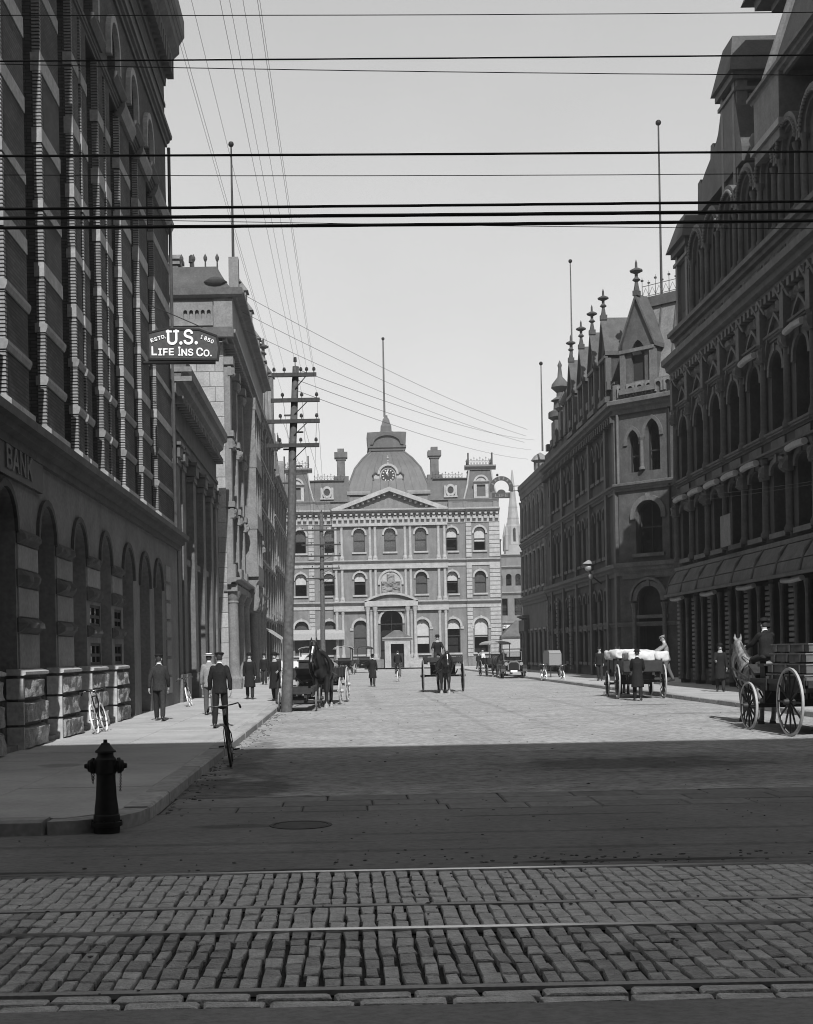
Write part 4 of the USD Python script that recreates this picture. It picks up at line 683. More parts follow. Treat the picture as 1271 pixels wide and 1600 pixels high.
# ---- behind and beside the post office
G = thing('rear_building', 'plain pale three-storey building seen right of the post office', 'building', (22, 176, .15)); fG = frame((22, 172), (1, 0), (0, -1))
G.part('core', Bag(fG).box(-5.4, 9, -10, -.9, .15, 14), 'core')
gx = [-1.1 + 1.25 * i for i in range(7)]; g2 = [-2.6 + 2.0 * i for i in range(5)]
fo = [arch(s, .75, 10.6, 12.2, 'round') for s in gx] + [sg.box(s - .55, 6.6, s + .55, 8.9) for s in g2] + [sg.box(s - .8, 3.0, s + .8, 4.8) for s in g2]
G.part('front_wall', Bag(fG).poly(sg.box(-5.6, .15, 9, 14.6).difference(so.unary_union(fo)), -.4, 0), 'lime')
for s in gx: window(G, fG, s, .75, 10.6, 12.2, 'round', -.3, 'wood_dark', None, mull=False)
for s in g2: window(G, fG, s, 1.1, 6.6, 8.9, 'flat', -.3, 'wood_dark', None, mull=False); window(G, fG, s, 1.6, 3.0, 4.8, 'flat', -.3, 'wood_dark', None)
for z in (5.4, 9.4, 12.9, 14.5): hb = Bag(fG); cornice(hb, -5.6, 9, z, z + .35, .35, 0); G.part('string_course', hb, 'lime_trim')
bd = G.part('sign_board', Bag(fG).box(-3.4, .6, .02, .12, 4.9, 5.35), 'blind'); put(bd, fG, 'CLEAN', -2.9, 5.0, .28, 2.6, .125, 0, 'sign_field')
H = thing('hut', 'low pale hut with a hipped roof beside the right corner of the post office', 'hut', (20.2, 150, .15)); fH = frame((20.2, 148), (1, 0), (0, -1))
H.part('wall', Bag(fH).box(-2.0, 2.4, -4, 0, .15, 3.55), 'canvas'); rf = Bag(fH); mansard(rf, -2.15, 2.55, .2, -4.2, 3.55, 5.4, 2.1, 0, 2, True, 2.0, 2.0); H.part('roof', rf, 'slate_pale'); H.part('eaves', Bag(fH).box(-2.15, 2.55, .0, .2, 3.4, 3.56), 'dark_trim')
SPY = 255.; K = SPY / 150.
ch = thing('church_spire', 'pale hazy church spire far behind, between the post office and the right-hand row', 'spire', (19.9 * K, SPY, .15)); cx = 19.95 * K; z_ = lambda z: EYE + (z - EYE) * K
ch.part('tower', Bag().box(cx - 1.75, cx + 1.75, SPY - 1.7, SPY + 1.7, .15, z_(14.2)), 'haze_spire')
ch.part('spire', Bag().lathe([(1.9, z_(14.2)), (1.45, z_(16.4)), (1.25, z_(16.6)), (.75, z_(19.3)), (.14, z_(23.0)), (0, z_(23.1))], cx, SPY, 8, math.pi / 8), 'haze_spire')
for ex in (-1, 1):
    for ey in (-1, 1): ch.part('pinnacle', Bag().lathe([(.45, z_(13.6)), (.45, z_(15.2)), (.5, z_(15.3)), (0, z_(16.9))], cx + ex * 1.5, SPY + ey * 1.5, 6), 'haze_spire')
for zz in (17.3, 18.6): ch.part('spire_band', Bag().lathe([(.98 * (1.2 if zz < 18 else .95), z_(zz)), (.98 * (1.2 if zz < 18 else .95), z_(zz + .12))], cx, SPY, 8, math.pi / 8), 'haze_spire')
ch.part('lancet', Bag().poly(arch(cx, .5, z_(14.6), z_(16.2), 'point'), SPY - 1.75, SPY - 1.4), 'core')
tp = thing('brick_annex', 'small brown annex behind the right shoulder of the post office', 'building', (19.3, 160, .15)); tp.part('wall', Bag().box(18.3, 19.1, 155, 168, .15, 15.2), 'mid_stone'); tp.part('roof', Bag().box(18.3, 19.15, 154.9, 168, 15.2, 15.4), 'slate')
# ================================================================ right row
XR = 16.4; fR = frame((XR, 0), (0, 1), (-1, 0))
R1 = thing('mansard_block', 'huge dark mansard-roofed block with shopfronts and stacked dormers on the right', 'building', (XR, 45, .15))
e0, e1 = 18.5, 62.5
R1.part('core', Bag(fR).box(e0 + .3, e1 - .3, -16, -1.2, .15, 22), 'core'); R1.part('north_wall', Bag(fR).box(e1 - .3, e1, -16, -.8, .15, 16), 'dark_stone'); R1.part('south_wall', Bag(fR).box(e0, e0 + .3, -16, -.8, .15, 16), 'dark_stone')
bc = [61.0 - 2.62 * i for i in range(16)]
fls = [(6.1, 8.75, 'seg'), (9.95, 12.9, 'round')]
R1.part('front_wall', Bag(fR).poly(sg.box(e0, 5.4, e1, 15.0).difference(so.unary_union([arch(s, 1.45, z0, z1, k) for s in bc for z0, z1, k in fls])), -.8, 0), 'dark_stone')
for i, s in enumerate(bc):
    vis = s > 41
    for z0, z1, k in fls:
        window(R1, fR, s, 1.45, z0, z1, k, -.5, 'wood_dark', None)
        trim(R1, fR, s, 1.45, z0, z1, k, 'dark_trim', .2, 0, .12, .1)
    hb = Bag(fR); hood(hb, s, 2.1, 14.2, 'point', .16, 0, .14, 0, False); R1.part('blind_arch', hb, 'dark_trim')
    R1.part('spandrel_panel', Bag(fR).box(s - .75, s + .75, 0, .07, 9.15, 9.6), 'dark_trim')
    if vis and i % 2 == 0 or i in (1, 3):
        for z1 in (8.95,) + ((13.15,) if i > 3 else ()): R1.part('rolled_awning', Bag(fR).tube([(s - .85, .32, z1), (s, .36, z1 + .02), (s + .85, .32, z1)], .13, 8), 'canvas')
for s in [b + 1.31 for b in bc] + [bc[-1] - 1.31]:
    cb = Bag(fR); column(cb, s, .12, .15, 6.0, 9.0, 8); column(cb, s, .12, .15, 9.8, 13.4, 8); cb.box(s - .2, s + .2, 0, .3, 13.4, 14.9); R1.part('shaft', cb, 'dark_trim', 40)
for z, d in ((8.95, .28), (9.65, .22), (13.35, .2)): hb = Bag(fR); cornice(hb, e0, e1, z, z + .28, d, 0, (0, .8)); R1.part('string_course', hb, 'dark_trim')
hb = Bag(fR); cornice(hb, e0, e1, 15.0, 15.95, .62, 0, (0, .7)); dentils(hb, e0, e1, 14.75, 15.05, 0, .3, .5); R1.part('main_cornice', hb, 'dark_trim')
hb = Bag(fR); cornice(hb, e0, e1, 16.6, 17.25, .3, -.2, (0, .8)); hb.box(e0, e1, -.4, .0, 15.95, 16.6); R1.part('blocking_course', hb, 'dark_trim')
for s in [b + 1.31 for b in bc if b > 38]:
    for z in (8.2, 12.7): R1.part('carved_capital', Bag(fR).rough(s - .3, s + .3, z, z + .55, .05, .26, .24, int(s * 5 + z), 7, 6, .0), 'dark_trim')
for s in [b for b in bc if b > 38]:
    R1.part('carved_panel', Bag(fR).rough(s - .95, s + .95, 14.3, 14.72, 0, .05, .2, int(s * 9), 14, 5, .0), 'dark_trim'); R1.part('carved_panel', Bag(fR).rough(s - 1.1, s + 1.1, 16.02, 16.55, 0, .05, .16, int(s * 11), 14, 5, .0), 'dark_stone')
    for e in (-.95, .95): bb_ = Bag(fR); bb_.prof([(0, 14.5), (.18, 14.5), (.45, 15.0), (0, 15.0)], s + e - .09, s + e + .09); R1.part('console', bb_, 'dark_pier')
# shopfront and panelled canopy
for s in [b + 1.31 for b in bc] + [bc[-1] - 1.31]:
    P_ = R1.part('rusticated_pier', Bag(fR).box(s - .3, s + .3, -.8, .0, .15, 4.5), 'dark_stone'); qb = Bag(fR); quoins(qb, s - .3, s + .3, .3, 4.2, 0, .14, .2, .05); P_.part('pier_blocks', qb, 'dark_pier', kind='stuff')
for i, s in enumerate(bc):
    wd = R1.part('shop_window', Bag(fR).poly(sg.box(s - 1.02, .3, s + 1.02, 4.4).difference(so.unary_union([sg.box(s - .93, .9, s - .05, 3.2), sg.box(s + .05, .9, s + .93, 3.2), sg.box(s - .93, 3.35, s + .93, 4.25)])), -.55, -.45), 'wood_dark'); wd.part('pane', Bag(fR).face(sg.box(s - .95, .85, s + .95, 4.3), -.5), 'glass')
    cb = Bag(fR); column(cb, s - .55, .22, .085, .35, 4.2, 8); column(cb, s + .55, .22, .085, .35, 4.2, 8); R1.part('shop_column', cb, 'mid_stone', 40); R1.part('stallriser', Bag(fR).box(s - 1.02, s + 1.02, -.44, -.3, .15, .85), 'dark_trim')
    R1.part('canopy_panel', Bag(fR).prof([(.18, 5.5), (.24, 5.52), (.62, 4.9), (.57, 4.88)], s - 1.22, s + 1.22), 'mid_stone'); R1.part('canopy_panel', Bag(fR).prof([(.58, 4.86), (.63, 4.86), (.72, 4.42), (.66, 4.42)], s - 1.22, s + 1.22), 'mid_stone')
    R1.part('canopy_rib', Bag(fR).tube([(s + 1.31, .16, 5.6), (s + 1.31, .5, 5.2), (s + 1.31, .75, 4.4)], .06, 5), 'dark_trim')
hb = Bag(fR); hb.box(e0, e1, 0, .25, 5.55, 5.72); hb.prof([(.0, 4.4), (.78, 4.3), (.8, 4.42), (.0, 4.55)], e0, e1); R1.part('canopy_frame', hb, 'dark_trim')
for s in bc[::2]: R1.part('rolled_awning', Bag(fR).tube([(s - 1.0, .55, 4.2), (s, .6, 4.15), (s + 1.0, .55, 4.2)], .1, 8), 'canvas')
R1.part('hanging_board', Bag(fR).box(52.2, 53.6, .55, .6, 6.0, 7.3), 'dark_pier')
# mansard, dormers
rf = Bag(fR); mansard(rf, e0, e1 - .1, -.2, -15, 17.2, 22.0, 2.2, .5); RM = R1.part('mansard_roof', rf, 'slate')
hb = Bag(fR); cornice(hb, e0 + 2, e1 - 1.9, 21.9, 22.4, -2.0, -2.6, (0, .5)); RM.part('roof_curb', hb, 'dark_trim')
def dormer(th, fr, s, w, d0, d1, z0, z1, za, wall, trim, roof, ov=.45, face=True):
    b = Bag(fr); b.poly(sg.Polygon([(s - w / 2, z0), (s + w / 2, z0), (s + w / 2, z1), (s, za - .25), (s - w / 2, z1)]).difference(arch(s, w * .42, z0 + .5, z1 + .2, 'point')), d1 - .3, d1); b.box(s - w / 2, s - w / 2 + .2, d0, d1 - .3, z0, z1); b.box(s + w / 2 - .2, s + w / 2, d0, d1 - .3, z0, z1); d_ = th.part('dormer', b, wall)
    p = Bag(fr); p.add([(s - w / 2 - ov, d0, z1 - .1), (s, d0, za), (s, d1 + ov, za), (s - w / 2 - ov, d1 + ov, z1 - .1), (s - w / 2 - ov, d0, z1 - .35), (s, d0, za - .3), (s, d1 + ov, za - .3), (s - w / 2 - ov, d1 + ov, z1 - .35)], [(0, 1, 2, 3), (7, 6, 5, 4), (3, 2, 6, 7), (0, 3, 7, 4), (1, 0, 4, 5), (2, 1, 5, 6)])
    p.add([(s + w / 2 + ov, d0, z1 - .1), (s, d0, za), (s, d1 + ov, za), (s + w / 2 + ov, d1 + ov, z1 - .1), (s + w / 2 + ov, d0, z1 - .35), (s, d0, za - .3), (s, d1 + ov, za - .3), (s + w / 2 + ov, d1 + ov, z1 - .35)], [(3, 2, 1, 0), (4, 5, 6, 7), (7, 6, 2, 3), (4, 7, 3, 0), (5, 4, 0, 1), (6, 5, 1, 2)]); d_.part('dormer_roof', p, roof)
    q = Bag(fr); q.box(s - w / 2 - .12, s + w / 2 + .12, d1, d1 + .2, z1 - .5, z1 - .3); q.box(s - w / 2 - .1, s - w / 2 + .22, d1 - .2, d1 + .14, z0, z1 - .5); q.box(s + w / 2 - .22, s + w / 2 + .1, d1 - .2, d1 + .14, z0, z1 - .5); q.box(s - w / 2 - .14, s + w / 2 + .14, d1, d1 + .24, z0 - .1, z0 + .2); d_.part('dormer_trim', q, trim)
    d_.part('dormer_window', Bag(fr).poly(arch(s, w * .42, z0 + .5, z1 + .2, 'point'), d1 - .25, d1 - .22), 'core')
    return d_
for s in (58.0, 55.6, 53.2, 50.8, 48.4, 46.0, 43.6):
    db = Bag(fR); db.poly(arch(s, 1.9, 17.25, 20.9).difference(arch(s, .9, 17.7, 20.2)), -2.4, -.05); d_ = R1.part('dormer', db, 'dark_stone')
    for w_, q in ((1.5, .1), (1.95, .22)): hb = Bag(fR); hood(hb, s, w_, 20.45 + (w_ - 1.5) / 2 + .1, 'round', .2, -.3, q, .2, False); d_.part('archivolt', hb, 'dark_trim')
    vs = Bag(fR)
    for k in range(21): a_ = math.pi * (k + .5) / 21; vs.tm(trimesh.creation.icosphere(1, .075), trimesh.transformations.translation_matrix((s + .98 * math.cos(a_), .24, 19.75 + .98 * math.sin(a_))))
    d_.part('rope_moulding', vs, 'dark_pier', 40, kind='stuff'); d_.part('dormer_window', Bag(fR).poly(arch(s, .9, 17.7, 20.2), -.5, -.45), 'core')
    for e in (-1, 1): cb = Bag(fR); column(cb, s + e * .82, .12, .12, 17.25, 19.6, 8); d_.part('colonnette', cb, 'dark_trim', 40)
# upper tier: tall hooded towers
def tower(s, w, dfront, z0, z1, zt, ov):
    b = Bag(fR); b.box(s - w / 2, s + w / 2, dfront - 2.6, dfront, z0, z1); t_ = R1.part('roof_tower', b, 'dark_stone')
    q = Bag(fR)
    for e in (-1, 1): q.box(s + e * (w / 2 - .15) - .16, s + e * (w / 2 - .15) + .16, dfront - .1, dfront + .16, z0, z1 - .3)
    for e in (-1, 1): q.box(s - w / 2 - .15, s - w / 2 + .05, dfront - .35 if e > 0 else dfront - 2.6, dfront + .1 if e > 0 else dfront - 2.2, z0, z1 - .3)
    q.box(s - w / 2 - .22, s + w / 2 + .22, dfront - 2.7, dfront + .22, z1 - .75, z1 - .6); t_.part('tower_pilasters', q, 'mid_stone')
    t_.part('tower_lancet', Bag(fR).poly(arch(s, w * .35, z0 + .6, z1 - .6, 'round'), dfront + .005, dfront + .02), 'core')
    t_.part('flank_panel', Bag(fR).box(s - w / 2 - .03, s - w / 2, dfront - 2.1, dfront - .45, z0 + .2, z1 - .8), 'ashlar')
    h = Bag(fR); h.box(s - w / 2 - .3, s + w / 2 + .3, dfront - 2.8, dfront + .3, z1 - .3, z1)
    v = [(s - w / 2 - ov, dfront + ov, z1), (s + w / 2 + ov, dfront + ov, z1), (s + w / 2 + ov, dfront - 2.9, z1), (s - w / 2 - ov, dfront - 2.9, z1), (s - w * .36, dfront + .1, zt), (s + w * .36, dfront + .1, zt), (s + w * .36, dfront - 2.3, zt), (s - w * .36, dfront - 2.3, zt)]
    h.add(v, [(0, 1, 5, 4), (1, 2, 6, 5), (2, 3, 7, 6), (3, 0, 4, 7), (4, 5, 6, 7), (3, 2, 1, 0)]); t_.part('tower_roof', h, 'slate')
mb = Bag(fR); mansard(mb, 36.0, 58.5, -.9, -12, 21.6, 25.4, 1.2, .4, 5); RU = R1.part('upper_roof', mb, 'slate'); hb = Bag(fR); cornice(hb, 37, 57.4, 25.3, 25.7, -1.6, -2.2, (0, .6)); RU.part('roof_curb', hb, 'dark_trim')
tower(60.6, 2.0, .0, 17.25, 20.9, 22.2, .5); tower(53.8, 1.9, -.25, 20.5, 25.5, 27.2, .45);
R1.part('flared_roof', Bag(fR).poly(sg.Polygon([(58.5, 21.6), (58.4, 23.0), (58.0, 23.05), (57.9, 22.8), (57.2, 23.1), (56.4, 23.35), (56.3, 23.9), (56.0, 23.9), (55.7, 23.6), (55.2, 23.95), (54.75, 24.7), (52.9, 24.7), (52.0, 22.2), (52.0, 21.6)]), -2.5, -.1), 'slate')
pv_ = Bag(fR); pv_.add([(48.9, .0, 22.9), (38, .0, 22.9), (46.2, -1.3, 28.2), (40.5, -1.3, 28.2), (48.9, -7, 22.9), (38, -7, 22.9), (46.2, -5.5, 28.2), (40.5, -5.5, 28.2)], [(0, 1, 3, 2), (4, 0, 2, 6), (5, 4, 6, 7), (1, 5, 7, 3), (2, 3, 7, 6), (0, 4, 5, 1)]); PV = R1.part('pavilion_roof', pv_, 'slate')
PV.part('hip_rib', Bag(fR).tube([(48.95, .06, 22.9), (47.55, -.6, 25.6), (46.15, -1.28, 28.3)], .2, 8), 'ashlar'); pv_ = Bag(fR); pv_.box(46.4, 49.2, -1.2, .3, 20.3, 22.7); R1.part('pavilion_pier', pv_, 'mid_stone'); pv_ = Bag(fR); cornice(pv_, 38, 49.2, 22.55, 22.95, .5, .0, (0, .6)); R1.part('pavilion_cornice', pv_, 'mid_stone'); R1.part('pavilion_cap', Bag(fR).box(46.2, 49.4, -1.2, .4, 20.7, 20.95), 'ashlar'); R1.part('cap_ball', Bag(fR).lathe([(.0, 20.95), (.3, 21.0), (.2, 21.2), (.28, 21.45), (.18, 21.7), (0, 21.75)], 49.6, .1, 12), 'mid_stone', True)
t2 = Bag(fR); t2.box(48.4, 49.9, -2.4, -1.3, 24.6, 27.5); TH = R1.part('upper_dormer', t2, 'dark_stone'); h2 = Bag(fR); h2.add([(47.2, .1, 27.4), (51.2, .1, 27.4), (51.2, -3, 27.4), (47.2, -3, 27.4), (48.4, -.9, 30.0), (49.9, -.9, 30.0), (49.9, -2.6, 30.0), (48.4, -2.6, 30.0)], [(0, 1, 5, 4), (1, 2, 6, 5), (2, 3, 7, 6), (3, 0, 4, 7), (4, 5, 6, 7), (3, 2, 1, 0)]); TH.part('dormer_roof', h2, 'slate'); h2 = Bag(fR); h2.box(47.6, 50.7, -2.7, -.3, 27.0, 27.38); h2.box(48.0, 50.2, -2.5, -.8, 26.7, 26.98); TH.part('eaves_brackets', h2, 'dark_trim')
flagpole('tallest thin flagpole behind the gabled corner building, right of centre in the sky', 20.2, 80.0, 22, 34.6, .09, 'wood_dark')
# ---- R2: gabled corner building
R2 = thing('gothic_corner_building', 'dark gothic corner building with rounded corner, gables and iron finials on the right', 'building', (XR, 90, .15))
q0, q1 = 76.0, 103.0
R2.part('core', Bag(fR).box(q0 + 3.2, q1, -14, -1.1, .15, 17), 'core')
fc_ = frame((XR, 76.0), (.7071, -.7071), (-.7071, -.7071)); CW = 4.05    # chamfered corner face
R2.part('corner_core', Bag(fc_).box(-.6, CW + .6, -4.5, -1.0, .15, 17), 'core')
cw = [80.0 + 1.75 * i for i in range(13)]
fl2 = [(1.0, 3.1, 'flat'), (3.5, 5.5, 'round'), (7.6, 10.6, 'round'), (12.6, 14.9, 'point')]
R2.part('front_wall', Bag(fR).poly(sg.box(q0, .15, q1, 15.7).difference(so.unary_union([arch(s, 1.0, z0, z1, k) for s in cw for z0, z1, k in fl2])), -.7, 0), 'dark_stone')
for i, s in enumerate(cw):
    for z0, z1, k in fl2:
        window(R2, fR, s, 1.0, z0, z1, k, -.45, 'wood_dark', None, mull=False)
        trim(R2, fR, s, 1.0, z0, z1, k, 'dark_trim', .16, 0, .1, .1, False, .12)
for s in (76.4, 79.0, 84.35, 89.6, 94.9, 100.1): pb = Bag(fR); pb.box(s - .28, s + .28, 0, .2, .15, 15.6); R2.part('pilaster', pb, 'dark_trim')
for s in (91.5, 97.0, 101.6): qb = Bag(fR); quoins(qb, s - .3, s + .3, .4, 5.8, .2, .32, .3); R2.part('rusticated_quoins', qb, 'dark_pier')
for z0, z1, d in ((6.15, 6.9, .4), (11.15, 11.6, .35), (15.7, 16.5, .6), (3.15, 3.4, .15)):
    hb = Bag(fR); cornice(hb, q0, q1, z0, z1, d, 0, (0, 0)); hb2 = Bag(fc_); cornice(hb2, -.2, CW + .2, z0, z1, d, 0, (0, 0)); s_ = R2.part('string_course', hb, 'dark_trim'); s_.part('corner_return', hb2, 'sooty_trim')
cop = [arch(CW / 2, 1.55, .3, 5.5), arch(CW / 2, 1.75, 7.4, 10.5), arch(CW / 2 + .35, .95, 12.2, 15.2, 'point'), arch(CW / 2 - .95, .8, 12.2, 14.7, 'point')]
R2.part('corner_wall', Bag(fc_).poly(sg.box(0, .15, CW, 15.7).difference(so.unary_union(cop)), -.7, 0), 'sooty')
dr = R2.part('door', Bag(fc_).poly(arch(CW / 2, 1.55, .3, 5.5).difference(sg.box(CW / 2 - .6, .4, CW / 2 + .6, 3.6)), -.6, -.5), 'wood_dark'); dr.part('door_panel', Bag(fc_).box(CW / 2 - .6, CW / 2 - .02, -.56, -.53, .4, 3.6), 'black_iron'); dr.part('door_panel', Bag(fc_).box(CW / 2 + .02, CW / 2 + .6, -.56, -.53, .4, 3.6), 'black_iron')
hb = Bag(fc_); hood(hb, CW / 2, 1.55, 5.5, 'round', .3, 0, .2, .1); hood(hb, CW / 2, 2.2, 5.85, 'round', .14, 0, .3, .1, False); hb.box(CW / 2 - 1.2, CW / 2 + 1.2, 0, .12, 3.6, 3.8); R2.part('door_arch', hb, 'sooty_trim')
for e in (-1, 1): cb = Bag(fc_); column(cb, CW / 2 + e * 1.0, .15, .14, .4, 4.5, 8); R2.part('door_column', cb, 'sooty_trim', 40)
R2.part('carved_frieze', Bag(fc_).rough(.2, CW - .2, 5.95, 6.35, 0, .1, .12, 5, 18, 4), 'sooty_trim')
window(R2, fc_, CW / 2, 1.75, 7.4, 10.5, 'round', -.45, 'wood_dark', None); trim(R2, fc_, CW / 2, 1.75, 7.4, 10.5, 'round', 'sooty_trim', .3, 0, .14, .2)
for s, w_, zt in ((CW / 2 + .35, .95, 15.2), (CW / 2 - .95, .8, 14.7)): window(R2, fc_, s, w_, 12.2, zt, 'point', -.45, 'wood_dark', None, mull=False, bar=.4); hb = Bag(fc_); hood(hb, s, w_, zt, 'point', .24, 0, .08, .2, False); R2.part('window_hood', hb, 'mid_stone')
cb = Bag(fc_); column(cb, CW / 2 - .34, .06, .13, 12.3, 14.2, 8); R2.part('window_column', cb, 'mid_stone', 40); R2.part('rain_pipe', Bag(fc_).tube([(CW - .55, .1, 7), (CW - .55, .1, 12), (CW - .55, .1, 17)], .06, 6), 'black_iron'); R2.part('rain_pipe', Bag(fc_).tube([(.1, .14, 11.6), (.1, .14, 13.6), (.1, .14, 15.7)], .09, 6), 'sooty_trim')
hb = Bag(fc_); hb.box(-.2, CW + .2, -.3, .1, 16.5, 17.5); R2.part('corner_parapet', hb, 'sooty_trim'); hb = Bag(fc_)
for i in range(6): hb.poly(sg.box(.2 + i * .62, 16.7, .72 + i * .62, 17.4).difference(arch(.46 + i * .62, .34, 16.65, 17.25)), .1, .25)
R2.part('parapet_arcade', hb, 'mid_trim')
hb = Bag(fR); hb.box(q0, q1, -.4, .05, 16.5, 17.5); dentils(hb, q0, q1, 15.3, 15.7, 0, .35, .6); R2.part('parapet', hb, 'dark_stone')
rf = Bag(fR); mansard(rf, q0 + 1.4, q1, -.3, -13, 17.2, 22.6, 2.4, .3); RF = R2.part('roof', rf, 'slate_pale'); cr_ = Bag(fR); cresting(cr_, (q0 + 3.6, -2.9), (q0 + 3.6, -9), 22.6, 1.2, .45); cresting(cr_, (q0 + 3.6, -2.9), (q0 + 12, -2.9), 22.6, 1.2, .5); RF.part('cresting', cr_, 'iron_crest')
RF.part('roof_curb', Bag(fR).box(q0 + 3.4, q1 - 2, -11, -2.6, 22.4, 22.65), 'dark_trim')
def gable(th, fr, s, w, d, z0, z1, za, wall, trim, fin=1.7, back=-3.0):
    d_ = dormer(th, fr, s, w, back, d, z0, z1, za, wall, trim, 'dark_trim', .18); fb = Bag(fr); fb.box(s - .16, s + .16, d - .2, d + .2, za - .15, za + .15); finial(fb, s, d, za + .1, fin); d_.part('finial', fb, 'iron_crest')
gable(R2, fc_, CW / 2 - .45, 2.1, .12, 16.9, 19.7, 22.6, 'sooty', 'sooty_trim', 1.9, -1.1)
rf = Bag(fc_); mansard(rf, .4, CW + 3.2, -.25, -6, 17.0, 22.3, 1.0, .3, 5, True, .8, .3); RC = R2.part('corner_roof', rf, 'slate_light'); RC.part('corner_curb', Bag(fc_).box(1.1, CW + 3.1, -5, -1.05, 22.0, 22.6), 'dark_trim'); cr_ = Bag(fc_); cresting(cr_, (1.2, -1.1), (CW + 3.0, -1.1), 22.6, 1.25, .42); RC.part('cresting', cr_, 'iron_crest')
for x in (2.4, 3.4, 4.4): RC.part('roof_rib', Bag(fc_).tube([(x, -.28, 17.3), (x, -.75, 19.6), (x, -1.2, 22.0)], .05, 5), 'slate')
for s in (78.6, 82.2, 86.0, 89.9): gable(R2, fR, s, 1.9, .15, 16.9, 20.0, 22.2, 'dark_stone', 'dark_trim', 1.7)
for s in (92.6, 94.6): fb = Bag(fR); fb.box(s - .5, s + .5, -.5, .25, 17.4, 19.5); fb.lathe([(.5, 19.5), (.7, 19.7), (.4, 20.3), (.0, 21.0)], s, -.1, 8); R2.part('parapet_pinnacle', fb, 'dark_trim')
ub = Bag(fR); ub.box(97.0, 98.6, -1.2, .2, 17.4, 19.3); ub.lathe([(.5, 19.3), (.95, 19.6), (.95, 20.0), (.55, 20.2), (.5, 20.8), (.75, 20.9), (.3, 21.2), (.28, 21.5), (.7, 21.9), (.62, 22.2), (.2, 22.7), (.12, 23.4), (.18, 23.6), (0, 24.0)], 97.8, -.4, 10); R2.part('urn_pinnacle', ub, 'dark_trim', 40)
for s in np.arange(77.5, 102.5, 2.1): R2.part('parapet_block', Bag(fR).box(s - .3, s + .3, -.35, .3, 17.5, 18.0), 'dark_trim')
flagpole('flagpole on the gabled corner building, standing over its smaller gables', 16.4, 90.3, 19, 29.2, .07, 'wood_pole'); flagpole('shortest flagpole of the right-hand row, at its far end', 16.5, 105.0, 18.2, 25.3, .08, 'wood_pole')
lm = thing('wall_lamp', 'pale globe lamp on a bracket fixed to the gabled corner building', 'lamp', (16, 81.5, 6.2)); lm.part('bracket', Bag().tube([(XR, 81.5, 6.0), (15.9, 81.5, 6.4), (15.6, 81.5, 6.9)], .05, 6), 'black_iron'); lm.part('globe', Bag().tm(trimesh.creation.icosphere(2, .25), trimesh.transformations.translation_matrix((15.6, 81.5, 7.05))), 'lamp_glass', True); lm.part('hood', Bag().lathe([(.38, 7.28), (.36, 7.34), (.1, 7.5), (0, 7.55)], 15.6, 81.5, 12), 'lamp_glass'); lm.part('globe', Bag().tm(trimesh.creation.icosphere(2, .17), trimesh.transformations.translation_matrix((15.75, 81.5, 6.5))), 'lamp_glass', True)
# ---- R3: pilastered building at the far right end
R3 = thing('pilastered_building', 'dark building with pale pilasters at the far end of the right-hand row', 'building', (XR, 110, .15)); r0, r1 = 103.05, 117.6
R3.part('core', Bag(fR).box(r0, r1 - .3, -14, -1, .15, 16), 'core'); R3.part('north_wall', Bag(fR).box(r1 - .3, r1, -14, -.8, .15, 16.5), 'dark_stone')
row_front(R3, fR, r0, r1, [(.8, 3.6, 'flat'), (7.3, 10.4, 'flat'), (12.0, 15.0, 'round')], [104.7, 107.1, 109.5, 111.9, 114.3, 116.4], 1.2, 'sooty', 'mid_trim', pil=())
for s in (103.5, 105.9, 108.3, 110.7, 113.1, 115.4, 117.3): 
    for z0, z1 in ((6.8, 10.9), (11.7, 15.4)): cb = Bag(fR); column(cb, s, .02, .15, z0, z1, 8); R3.part('column', cb, 'mid_trim', 40)
for z0, z1, d in ((5.9, 6.7, .5), (11.1, 11.6, .45), (15.6, 16.9, .5)): d *= .55; hb = Bag(fR); cornice(hb, r0, r1, z0, z1, d, 0, (0, .5)); R3.part('cornice', hb, 'dark_trim')
rf = Bag(fR); mansard(rf, r0, r1, -.1, -12, 16.9, 19.6, 2.6, .3); R3.part('roof', rf, 'slate'); pb = Bag(fR); pb.lathe([(.55, 16.9), (.55, 17.6), (.8, 17.7), (.5, 18.1), (0, 18.4)], 107, -.2, 8); R3.part('parapet_urn', pb, 'mid_trim')
pc = Bag(fR); pc.box(113.8, 117.4, 0, .45, 3.6, 4.6); cornice(pc, 113.8, 117.4, 4.6, 5.0, .62, .0); R3.part('porch_entablature', pc, 'dark_trim')
for s in (114.1, 115.6, 117.1): cb = Bag(fR); column(cb, s, .25, .16, .2, 3.6, 8); R3.part('porch_column', cb, 'mid_stone', 40)
# ---- arched sign out over the street
AS = thing('arched_sign', 'dark arch-shaped lettered sign held out on rods from the far right corner', 'sign', (14.6, 117, 16)); fA_ = frame((14.55, 117), (1, 0), (0, -1)); z0 = 16.75
ring = sg.Polygon([(1.08 * math.cos(t), z0 + 1.08 * math.sin(t)) for t in np.linspace(-.35, math.pi + .35, 28)] + [(.7 * math.cos(t), z0 + .7 * math.sin(t)) for t in np.linspace(math.pi + .35, -.35, 28)])
AS.part('arch_board', Bag(fA_).poly(ring, -.1, .1), 'sign_field'); lo_ = so.unary_union([sg.box(-.85, z0 - .92, .8, z0 - .42), sg.Polygon([(.38 * math.cos(t) - .02, z0 - .44 + .3 * math.sin(t)) for t in np.linspace(0, math.pi, 12)])])
AS.part('lower_board', Bag(fA_).poly(lo_, -.09, .09), 'sign_field'); put(AS, fA_, 'LIFE', -.6, z0 - .84, .28, 1.2, .095, 0, 'mid_trim')
